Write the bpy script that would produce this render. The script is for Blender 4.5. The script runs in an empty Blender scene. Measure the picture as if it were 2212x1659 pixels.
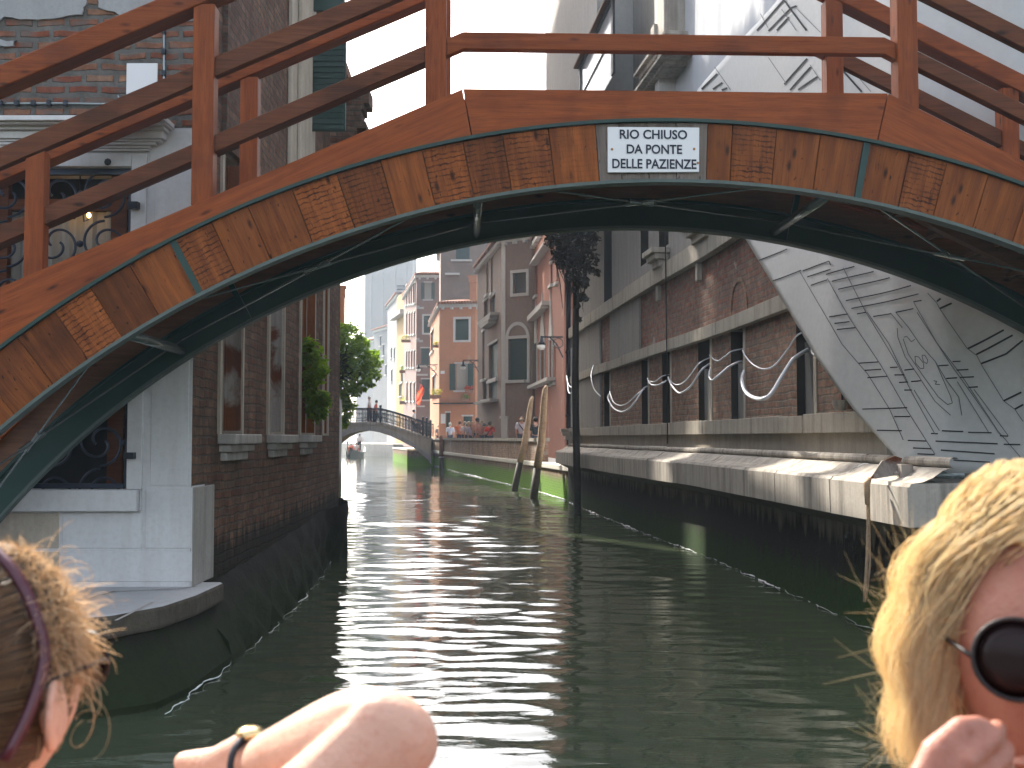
import bpy, bmesh, math, random
import numpy as np
from mathutils import Vector, Matrix
random.seed(7); np.random.seed(7)
S = bpy.context.scene
COL = S.collection
R = math.radians
PI = math.pi
# ------------------------------------------------------------------ camera
F, CU, CV, H = 2400.0, 1106.0, 829.5, 1.8        # focal length and centre in the photo's 2212 px frame; eye height
TH = math.atan(116.5 / F)
CT, ST = math.cos(TH), math.sin(TH)
cam = bpy.data.cameras.new('camera'); camo = bpy.data.objects.new('camera', cam); COL.objects.link(camo)
camo.location = (0, 0, H); camo.rotation_euler = (PI / 2 + TH, 0, 0)
cam.sensor_width = 36; cam.lens = F / 2212 * 36
cam.clip_start = 0.05; cam.clip_end = 3000
cam.dof.use_dof = True; cam.dof.focus_distance = 9.0; cam.dof.aperture_fstop = 9.0
S.camera = camo
# ------------------------------------------------------------------ light
SUN_AZ, SUN_EL = R(30), R(39)                    # azimuth to the left of the view axis
w = bpy.data.worlds.new('World'); S.world = w; w.use_nodes = True
nt = w.node_tree; nt.nodes.clear()
sky = nt.nodes.new('ShaderNodeTexSky'); sky.sky_type = 'NISHITA'; sky.sun_disc = False
sky.sun_elevation = SUN_EL; sky.sun_rotation = -SUN_AZ
sky.air_density = 0.9; sky.dust_density = 4.6; sky.ozone_density = 0.4
bg = nt.nodes.new('ShaderNodeBackground'); bg.inputs['Strength'].default_value = 0.15
wo = nt.nodes.new('ShaderNodeOutputWorld')
hs = nt.nodes.new('ShaderNodeHueSaturation'); hs.inputs['Saturation'].default_value = 0.5      # thin white overcast haze in the sky
nt.links.new(sky.outputs[0], hs.inputs['Color']); nt.links.new(hs.outputs[0], bg.inputs[0]); nt.links.new(bg.outputs[0], wo.inputs[0])
sl = bpy.data.lights.new('sun', 'SUN'); sl.energy = 3.1; sl.angle = R(0.55); sl.color = (1.0, 0.93, 0.82)
so = bpy.data.objects.new('sun', sl); COL.objects.link(so); so.location = (-20, 35, 40)
sd = Vector((-math.sin(SUN_AZ) * math.cos(SUN_EL), math.cos(SUN_AZ) * math.cos(SUN_EL), math.sin(SUN_EL)))
so.rotation_euler = sd.to_track_quat('Z', 'Y').to_euler()
S.view_settings.view_transform = 'Standard'; S.view_settings.look = 'None'
S.view_settings.gamma = 1.0; S.view_settings.exposure = 2.2
S.cycles.max_bounces = 8; S.cycles.volume_bounces = 1; S.cycles.transparent_max_bounces = 8
S.cycles.sample_clamp_indirect = 6.0
S.cycles.caustics_reflective = False; S.cycles.caustics_refractive = False
# ------------------------------------------------------------------ projection helpers
def ray(u, v):
    x = (u - CU) / F; y = -(v - CV) / F
    return Vector((x, CT - y * ST, ST + y * CT))
def at(u, v, Y):
    d = ray(u, v); t = Y / d.y
    return Vector((d.x * t, Y, H + d.z * t))
def W(u, v, z=0.0):
    d = ray(u, v); t = (z - H) / d.z
    return Vector((d.x * t, d.y * t, z))
def on_plane(u, v, p, n):
    d = ray(u, v); o = Vector((0, 0, H)); t = (p - o).dot(n) / d.dot(n)
    return o + d * t
def zat(v, Y, u=CU): return at(u, v, Y).z
# ------------------------------------------------------------------ mesh builder
class MB:
    def __init__(s): s.v = []; s.f = []; s.m = []; s.fuv = {}
    def add(s, vs, fs, mi=0, uvs=None):
        b = len(s.v); s.v += [tuple(p) for p in vs]
        for k, f in enumerate(fs):
            if uvs: s.fuv[len(s.f)] = uvs[k]
            s.f.append([b + i for i in f]); s.m.append(mi)
        return s
    def box(s, a, b, mi=0, X=None):
        x0, y0, z0 = a; x1, y1, z1 = b
        vs = [Vector(p) for p in ((x0,y0,z0),(x1,y0,z0),(x1,y1,z0),(x0,y1,z0),(x0,y0,z1),(x1,y0,z1),(x1,y1,z1),(x0,y1,z1))]
        if X: vs = [X @ p for p in vs]
        return s.add(vs, [(0,3,2,1),(4,5,6,7),(0,1,5,4),(1,2,6,5),(2,3,7,6),(3,0,4,7)], mi)
    def prism(s, pts, off, mi=0):
        n = len(pts); off = Vector(off)
        vs = [Vector(p) for p in pts] + [Vector(p) + off for p in pts]
        fs = [tuple(range(n))[::-1], tuple(range(n, 2 * n))] + [(i, (i + 1) % n, n + (i + 1) % n, n + i) for i in range(n)]
        return s.add(vs, fs, mi)
    def strip(s, A, B, C, D, mi=0):
        """closed bar between four equally long polylines (corner lines of the bar)"""
        n = len(A); vs = []
        for i in range(n): vs += [A[i], B[i], C[i], D[i]]
        fs = [(3, 2, 1, 0), tuple(4 * (n - 1) + k for k in range(4))]
        for i in range(n - 1):
            for k in range(4):
                fs.append((4 * i + k, 4 * i + (k + 1) % 4, 4 * i + 4 + (k + 1) % 4, 4 * i + 4 + k))
        return s.add(vs, fs, mi)
    def tube(s, pts, r, n=8, mi=0, cap=True, squash=1.0):
        pts = [Vector(p) for p in pts]; k = len(pts)
        rs = r if hasattr(r, '__len__') else [r] * k
        b = []; up = None
        for i, p in enumerate(pts):
            t = (pts[min(i + 1, k - 1)] - pts[max(i - 1, 0)]).normalized()
            if up is None:
                up = Vector((0, 0, 1)) if abs(t.z) < 0.9 else Vector((1, 0, 0))
            a = t.cross(up).normalized(); up2 = a.cross(t).normalized(); up = up2
            for j in range(n):
                an = 2 * PI * j / n
                b.append(p + (a * math.cos(an) + up2 * math.sin(an) * squash) * rs[i])
        fs = []
        for i in range(k - 1):
            for j in range(n):
                fs.append((i * n + j, i * n + (j + 1) % n, (i + 1) * n + (j + 1) % n, (i + 1) * n + j))
        if cap: fs += [tuple(range(n))[::-1], tuple((k - 1) * n + j for j in range(n))]
        return s.add(b, fs, mi)
    def lathe(s, prof, c=(0, 0, 0), n=16, mi=0):
        c = Vector(c); vs = []
        for (r, z) in prof:
            for j in range(n):
                an = 2 * PI * j / n; vs.append(c + Vector((r * math.cos(an), r * math.sin(an), z)))
        k = len(prof); fs = []
        for i in range(k - 1):
            for j in range(n):
                fs.append((i * n + j, i * n + (j + 1) % n, (i + 1) * n + (j + 1) % n, (i + 1) * n + j))
        fs += [tuple(range(n))[::-1], tuple((k - 1) * n + j for j in range(n))]
        return s.add(vs, fs, mi)
    def ball(s, c, r, n=10, mi=0, sc=(1, 1, 1)):
        c = Vector(c); prof = [(r * math.sin(PI * (i + .15) / (n // 2 + .3)), -r * math.cos(PI * (i + .15) / (n // 2 + .3))) for i in range(n // 2 + 1)]
        b0 = len(s.v); s.lathe(prof, (0, 0, 0), n, mi)
        for i in range(b0, len(s.v)):
            p = s.v[i]; s.v[i] = (c.x + p[0] * sc[0], c.y + p[1] * sc[1], c.z + p[2] * sc[2])
        return s
    def build(s, name, mats, parent=None, smooth=False, bevel=0.0):
        me = bpy.data.meshes.new(name); me.from_pydata(s.v, [], s.f)
        if not isinstance(mats, (list, tuple)): mats = [mats]
        for m in mats: me.materials.append(m)
        me.polygons.foreach_set('material_index', s.m)
        uv = me.uv_layers.new(name='UVMap')
        co = np.array(s.v, dtype=np.float64) if s.v else np.zeros((0, 3))
        nrm = np.empty(len(me.polygons) * 3); me.polygons.foreach_get('normal', nrm); nrm = nrm.reshape(-1, 3)
        out = np.zeros((len(me.loops), 2)); li = np.empty(len(me.loops), dtype=np.int64); me.loops.foreach_get('vertex_index', li)
        ls = np.empty(len(me.polygons), dtype=np.int64); me.polygons.foreach_get('loop_start', ls)
        lt = np.empty(len(me.polygons), dtype=np.int64); me.polygons.foreach_get('loop_total', lt)
        pi = np.repeat(np.arange(len(ls)), lt); n = nrm[pi]; p = co[li]
        tx, ty = -n[:, 1], n[:, 0]; l = np.hypot(tx, ty) + 1e-9; tx, ty = tx / l, ty / l
        flat = np.abs(n[:, 2]) > 0.75
        out[:, 0] = np.where(flat, p[:, 0], p[:, 0] * tx + p[:, 1] * ty); out[:, 1] = np.where(flat, p[:, 1], p[:, 2])
        for k, us in s.fuv.items():
            for j, q in enumerate(us): out[ls[k] + j] = q
        uv.data.foreach_set('uv', out.ravel())
        if smooth: me.polygons.foreach_set('use_smooth', [True] * len(me.polygons))
        o = bpy.data.objects.new(name, me); COL.objects.link(o)
        if bevel:
            b = o.modifiers.new('bevel', 'BEVEL'); b.width = bevel; b.segments = 2; b.limit_method = 'ANGLE'; b.angle_limit = R(40)
        if parent is not None: put(o, parent)
        return o
WM = {}
def world_m(o):
    m = Matrix.LocRotScale(o.location, o.rotation_euler, o.scale)
    if o.parent is not None: m = world_m(o.parent) @ o.matrix_parent_inverse @ m
    return m
def put(o, parent):
    o.parent = parent; o.matrix_parent_inverse = world_m(parent).inverted()
def tag(o, label=None, cat=None, group=None, kind=None):
    if label: o['label'] = label
    if cat: o['category'] = cat
    if group: o['group'] = group
    if kind: o['kind'] = kind
    return o
def thing(name, label, cat, loc=(0, 0, 0), group=None, rz=0):
    o = bpy.data.objects.new(name, None); COL.objects.link(o); o.location = loc; o.rotation_euler = (0, 0, rz)
    o.empty_display_size = 0.2
    return tag(o, label, cat, group)
def copy_tree(o, parent=None):
    c = o.copy(); COL.objects.link(c)
    if parent is not None: c.parent = parent
    for ch in [x for x in bpy.data.objects if x.parent == o]: copy_tree(ch, c)
    return c
# ------------------------------------------------------------------ materials
class NT:
    def __init__(s, name):
        s.m = bpy.data.materials.new(name); s.m.use_nodes = True; s.t = s.m.node_tree
        s.b = s.t.nodes['Principled BSDF']; s.out = s.t.nodes['Material Output']
    def n(s, typ, **kw):
        x = s.t.nodes.new(typ)
        for k, v in kw.items():
            if k in x.inputs: x.inputs[k].default_value = v
            else: setattr(x, k, v)
        return x
    def l(s, a, b): s.t.links.new(a, b)
    def coord(s, kind='UV'):
        return s.n('ShaderNodeTexCoord').outputs[kind]
    def pos(s): return s.n('ShaderNodeNewGeometry').outputs['Position']
    def mapping(s, src, sc=(1, 1, 1), loc=(0, 0, 0), rot=(0, 0, 0)):
        m = s.n('ShaderNodeMapping'); m.inputs['Scale'].default_value = sc; m.inputs['Location'].default_value = loc
        m.inputs['Rotation'].default_value = rot; s.l(src, m.inputs['Vector']); return m.outputs[0]
    def noise(s, src, scale=5, detail=4, rough=0.55, dist=0.0):
        x = s.n('ShaderNodeTexNoise'); x.inputs['Scale'].default_value = scale; x.inputs['Detail'].default_value = detail
        x.inputs['Roughness'].default_value = rough; x.inputs['Distortion'].default_value = dist
        s.l(src, x.inputs['Vector']); return x.outputs['Fac']
    def ramp(s, src, stops):
        x = s.n('ShaderNodeValToRGB'); e = x.color_ramp.elements
        while len(e) < len(stops): e.new(0.5)
        for i, (p, c) in enumerate(stops):
            e[i].position = p; e[i].color = (c[0], c[1], c[2], 1) if hasattr(c, '__len__') else (c, c, c, 1)
        s.l(src, x.inputs[0]); return x.outputs[0]
    def mix(s, fac, a, b, typ='MIX'):
        x = s.n('ShaderNodeMix', data_type='RGBA', blend_type=typ)
        for i, q in ((0, fac), (6, a), (7, b)):
            if isinstance(q, (int, float)): x.inputs[i].default_value = q if i == 0 else (q, q, q, 1)
            elif isinstance(q, (tuple, list)): x.inputs[i].default_value = (q[0], q[1], q[2], 1)
            else: s.l(q, x.inputs[i])
        return x.outputs[2]
    def math(s, op, a, b=0.0, c=None):
        x = s.n('ShaderNodeMath', operation=op)
        for i, q in enumerate((a, b) if c is None else (a, b, c)):
            if isinstance(q, (int, float)): x.inputs[i].default_value = q
            else: s.l(q, x.inputs[i])
        return x.outputs[0]
    def bump(s, h, strength=0.4, dist=0.02):
        x = s.n('ShaderNodeBump'); x.inputs['Strength'].default_value = strength; x.inputs['Distance'].default_value = dist
        s.l(h, x.inputs['Height']); s.l(x.outputs[0], s.b.inputs['Normal']); return x
    def col(s, c):
        if isinstance(c, (tuple, list)): s.b.inputs['Base Color'].default_value = (c[0], c[1], c[2], 1)
        else: s.l(c, s.b.inputs['Base Color'])
    def set(s, rough=0.8, metal=0.0, spec=0.3):
        s.b.inputs['Roughness'].default_value = rough; s.b.inputs['Metallic'].default_value = metal
        s.b.inputs['Specular IOR Level'].default_value = spec; return s
def zof(N):
    x = N.n('ShaderNodeSeparateXYZ'); N.l(N.pos(), x.inputs[0]); return x.outputs[2]
def tide(N, base, lo=0.42, hi=1.0, green=(0.05, 0.13, 0.012), wet=(0.018, 0.017, 0.013), pw=1.0):
    """algae below the tide mark and the dark wet band above it, with ragged edges"""
    P = N.pos(); st = N.noise(N.mapping(P, (3.5, 3.5, 0.35)), 2.2, 5, 0.6)
    z = zof(N)
    zz = N.math('ADD', z, N.math('MULTIPLY', N.math('SUBTRACT', st, 0.5), 0.75))
    f1 = N.math('MULTIPLY', N.ramp(N.math('DIVIDE', zz, 2.0), [(0, 1), (hi / 2 - 0.03, 1), (hi / 2 + 0.05, 0)]), 0.92 * pw)
    g = N.noise(P, 14, 4, 0.7)
    gc = N.mix(g, tuple(c * 0.35 for c in green), tuple(c * 1.5 for c in green))
    f2 = N.ramp(N.math('DIVIDE', zz, 2.0), [(0, 1), (lo / 2 - 0.06, 0.9), (lo / 2 + 0.05, 0)])
    return N.mix(f2, N.mix(f1, base, wet), gc)
def m_brick(name, c1, c2, mortar, bw=0.25, bh=0.075, ms=0.011, bumpy=0.6, plaster=None, pth=0.6, dirt=0.5, tidal=None, stain=None):
    N = NT(name).set(0.9, 0, 0.15); uv = N.coord('UV')
    wob = N.n('ShaderNodeTexNoise'); wob.inputs['Scale'].default_value = 4.5; N.l(uv, wob.inputs['Vector'])
    v2 = N.n('ShaderNodeVectorMath', operation='SCALE'); N.l(wob.outputs['Color'], v2.inputs[0]); v2.inputs['Scale'].default_value = 0.055
    v3 = N.n('ShaderNodeVectorMath', operation='ADD'); N.l(uv, v3.inputs[0]); N.l(v2.outputs[0], v3.inputs[1])
    b = N.n('ShaderNodeTexBrick'); N.l(v3.outputs[0], b.inputs['Vector'])
    b.inputs['Scale'].default_value = 1.0; b.inputs['Brick Width'].default_value = bw; b.inputs['Row Height'].default_value = bh
    b.inputs['Mortar Size'].default_value = ms; b.inputs['Mortar Smooth'].default_value = 0.35
    b.inputs['Color1'].default_value = (*c1, 1); b.inputs['Color2'].default_value = (*c2, 1); b.inputs['Mortar'].default_value = (*mortar, 1)
    P = N.pos()
    n1 = N.noise(P, 1.3, 5, 0.65); n2 = N.noise(P, 9, 4, 0.7)
    c = N.mix(1.0, b.outputs['Color'], N.ramp(n2, [(0.3, 0.55), (0.7, 1.35)]), 'MULTIPLY')
    cell = N.noise(N.mapping(uv, (1 / bw, 1 / bh, 1)), 0.9, 1, 0.5)
    c = N.mix(N.math('MULTIPLY', N.ramp(cell, [(0.52, 0), (0.66, 1)]), 0.7), c, mortar)
    c = N.mix(N.math('MULTIPLY', N.ramp(n1, [(0.45, 0), (0.7, 1)]), dirt), c, (0.045, 0.036, 0.03))
    h = N.math('SUBTRACT', 1.0, b.outputs['Fac'])
    hh = N.math('ADD', N.math('MULTIPLY', h, 0.7), N.math('MULTIPLY', n2, 0.6))
    if stain:
        st = N.noise(N.mapping(P, (2.5, 2.5, 0.18)), 2, 4, 0.6)
        c = N.mix(N.math('MULTIPLY', N.ramp(st, [(0.5, 0), (0.72, 1)]), 0.7), c, stain)
    if plaster:
        pn = N.noise(P, 0.75, 6, 0.62, 0.4); pf = N.ramp(pn, [(pth, 0), (pth + 0.025, 1)])
        c = N.mix(pf, c, N.mix(n2, tuple(q * 0.75 for q in plaster), tuple(q * 1.1 for q in plaster)))
        hh = N.mix(pf, hh, N.math('ADD', 0.85, N.math('MULTIPLY', n2, 0.2)))
    if tidal: c = tide(N, c, *tidal)
    N.col(c); N.bump(hh, bumpy, 0.02); return N.m
def m_plaster(name, c, var=0.25, streak=0.4, scol=(0.07, 0.06, 0.05), bumpy=0.25, scale=1.5, patch=None, pth=0.62, tidal=None, rough=0.88):
    N = NT(name).set(rough, 0, 0.2); P = N.pos()
    n1 = N.noise(P, scale, 6, 0.65, 0.3); n2 = N.noise(P, scale * 9, 4, 0.65)
    col = N.mix(n1, tuple(q * (1 - var) for q in c), tuple(min(1, q * (1 + var)) for q in c))
    col = N.mix(N.math('MULTIPLY', N.ramp(n2, [(0.45, 0), (0.75, 1)]), 0.3), col, tuple(q * 0.6 for q in c))
    if patch:
        col = N.mix(N.ramp(N.noise(P, 0.9, 6, 0.6, 0.5), [(pth, 0), (pth + 0.04, 1)]), col, patch)
    st = N.noise(N.mapping(P, (3.0, 3.0, 0.2)), 2.5, 5, 0.65)
    col = N.mix(N.math('MULTIPLY', N.ramp(st, [(0.45, 0), (0.75, 1)]), streak), col, scol)
    if tidal: col = tide(N, col, *tidal)
    N.col(col); N.bump(N.math('ADD', n1, N.math('MULTIPLY', n2, 0.5)), bumpy, 0.02); return N.m
def m_plain(name, c, rough=0.6, metal=0.0, spec=0.4, var=0.15, scale=8):
    N = NT(name).set(rough, metal, spec)
    n = N.noise(N.pos(), scale, 4, 0.6)
    N.col(N.mix(n, tuple(q * (1 - var) for q in c), tuple(min(1.0, q * (1 + var)) for q in c))); N.bump(n, 0.08, 0.01); return N.m
def m_wood(name, ca, cb, dark, rough=0.42, saw=0.0, grain=1.0, island=0.35, spec=0.4):
    """grain runs along UV.x"""
    N = NT(name).set(rough, 0, spec); uv = N.coord('UV')
    isl = N.n('ShaderNodeNewGeometry').outputs['Random Per Island']
    off = N.n('ShaderNodeCombineXYZ'); N.l(N.math('MULTIPLY', isl, 37.0), off.inputs[0]); N.l(N.math('MULTIPLY', isl, 91.0), off.inputs[1])
    ad = N.n('ShaderNodeVectorMath', operation='ADD'); N.l(uv, ad.inputs[0]); N.l(off.outputs[0], ad.inputs[1]); q = ad.outputs[0]
    g1 = N.noise(N.mapping(q, (1.6 * grain, 26 * grain, 1)), 1.0, 5, 0.6, 0.6)
    g2 = N.noise(N.mapping(q, (6, 110, 1)), 1.0, 3, 0.6)
    big = N.noise(q, 2.2, 3, 0.5)
    c = N.mix(N.ramp(g1, [(0.3, 0), (0.7, 1)]), ca, cb)
    c = N.mix(N.math('MULTIPLY', N.ramp(g2, [(0.5, 0), (0.7, 1)]), 0.45), c, dark)
    c = N.mix(N.math('MULTIPLY', N.ramp(big, [(0.52, 0), (0.72, 1)]), 0.55), c, dark)
    kn = N.n('ShaderNodeTexVoronoi'); kn.inputs['Scale'].default_value = 1.0; N.l(N.mapping(q, (3.2, 9.0, 1)), kn.inputs['Vector'])
    c = N.mix(N.ramp(kn.outputs['Distance'], [(0.06, 0.9), (0.17, 0)]), c, tuple(x * 0.35 for x in dark))
    c = N.mix(1.0, c, N.ramp(isl, [(0, 1 - island), (1, 1 + island)]), 'MULTIPLY')
    h = g1
    if saw:
        wv = N.n('ShaderNodeTexWave'); wv.inputs['Scale'].default_value = 8.5; wv.inputs['Distortion'].default_value = 3.2; wv.inputs['Detail'].default_value = 3; wv.inputs['Detail Scale'].default_value = 2.5
        N.l(q, wv.inputs['Vector'])
        f = N.math('MULTIPLY', N.math('MULTIPLY', N.ramp(wv.outputs['Fac'], [(0.0, 1), (0.3, 0)]), N.ramp(N.noise(q, 9.0, 3, 0.6), [(0.38, 0.15), (0.6, 1)])), N.ramp(N.math('FRACT', N.math('MULTIPLY', isl, 7.13)), [(0.35, 0), (0.5, saw)]))
        c = N.mix(f, c, tuple(x * 0.3 for x in dark))
        sp = N.noise(N.mapping(q, (16, 40, 1)), 1.0, 2, 0.5)
        c = N.mix(N.ramp(sp, [(0.66, 0), (0.72, 0.9)]), c, tuple(x * 0.35 for x in dark))
    N.col(c); N.bump(N.math('ADD', h, g2), 0.25, 0.01); return N.m
def m_tile(name):
    N = NT(name).set(0.85, 0, 0.2); uv = N.coord('UV')
    wv = N.n('ShaderNodeTexWave'); wv.inputs['Scale'].default_value = 1.6; wv.inputs['Distortion'].default_value = 0.3; N.l(uv, wv.inputs['Vector'])
    n = N.noise(N.pos(), 4, 4, 0.7)
    c = N.mix(n, (0.2, 0.075, 0.045), (0.42, 0.21, 0.13)); c = N.mix(N.ramp(wv.outputs['Fac'], [(0.0, 0.7), (0.35, 0)]), c, (0.05, 0.025, 0.02))
    N.col(c); N.bump(wv.outputs['Fac'], 0.9, 0.06); return N.m
def m_leaf(name, c1, c2, trans=0.5):
    N = NT(name).set(0.45, 0, 0.35)
    isl = N.n('ShaderNodeNewGeometry').outputs['Random Per Island']; cl = N.noise(N.pos(), 1.6, 2, 0.5)
    c = N.mix(N.math('ADD', N.math('MULTIPLY', isl, 0.6), N.math('MULTIPLY', cl, 0.4)), c1, c2); N.col(c)
    t = N.n('ShaderNodeBsdfTranslucent'); N.l(N.mix(1.0, c, (1.5, 1.7, 0.6), 'MULTIPLY'), t.inputs[0])
    mx = N.n('ShaderNodeMixShader'); mx.inputs[0].default_value = trans
    N.l(N.b.outputs[0], mx.inputs[1]); N.l(t.outputs[0], mx.inputs[2]); N.l(mx.outputs[0], N.out.inputs['Surface']); return N.m
def m_cloth(name, c, trans=0.0, var=0.12):
    N = NT(name).set(0.9, 0, 0.15); n = N.noise(N.pos(), 14, 4, 0.6)
    cc = N.mix(n, tuple(q * (1 - var) for q in c), tuple(min(1, q * (1 + var)) for q in c)); N.col(cc)
    N.bump(n, 0.2, 0.01)
    if trans:
        t = N.n('ShaderNodeBsdfTranslucent'); N.l(cc, t.inputs[0]); mx = N.n('ShaderNodeMixShader'); mx.inputs[0].default_value = trans
        N.l(N.b.outputs[0], mx.inputs[1]); N.l(t.outputs[0], mx.inputs[2]); N.l(mx.outputs[0], N.out.inputs['Surface'])
    return N.m
def m_skin(name, c):
    N = NT(name).set(0.5, 0, 0.4); P = N.pos(); n = N.noise(P, 95, 4, 0.7); n2 = N.noise(P, 14, 4, 0.6)
    cc = N.mix(n2, tuple(q * 0.78 for q in c), tuple(q * 1.15 for q in c))
    N.col(N.mix(N.math('MULTIPLY', N.ramp(n, [(0.5, 0), (0.7, 1)]), 0.55), cc, (c[0] * 0.75, c[1] * 0.55, c[2] * 0.5)))
    N.b.inputs['Subsurface Weight'].default_value = 0.25; N.b.inputs['Subsurface Radius'].default_value = (0.02, 0.007, 0.004); N.b.inputs['Subsurface Scale'].default_value = 0.4
    N.bump(N.math('ADD', n, N.noise(P, 320, 3, 0.6)), 0.4, 0.0025); return N.m
def m_hair(name, c1, c2, trans=0.45):
    N = NT(name).set(0.38, 0, 0.5); isl = N.n('ShaderNodeNewGeometry').outputs['Random Per Island']
    c = N.mix(isl, c1, c2); N.col(c); t = N.n('ShaderNodeBsdfTranslucent'); N.l(c, t.inputs[0])
    mx = N.n('ShaderNodeMixShader'); mx.inputs[0].default_value = trans
    N.l(N.b.outputs[0], mx.inputs[1]); N.l(t.outputs[0], mx.inputs[2]); N.l(mx.outputs[0], N.out.inputs['Surface']); return N.m
def m_glass(name, c=(0.03, 0.035, 0.04), rough=0.08):
    return m_plain(name, c, rough, 0.0, 0.6, 0.3, 2)
def m_emit(name, c, s):
    N = NT(name); N.b.inputs['Emission Color'].default_value = (*c, 1); N.b.inputs['Emission Strength'].default_value = s; N.col(c); return N.m

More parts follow.
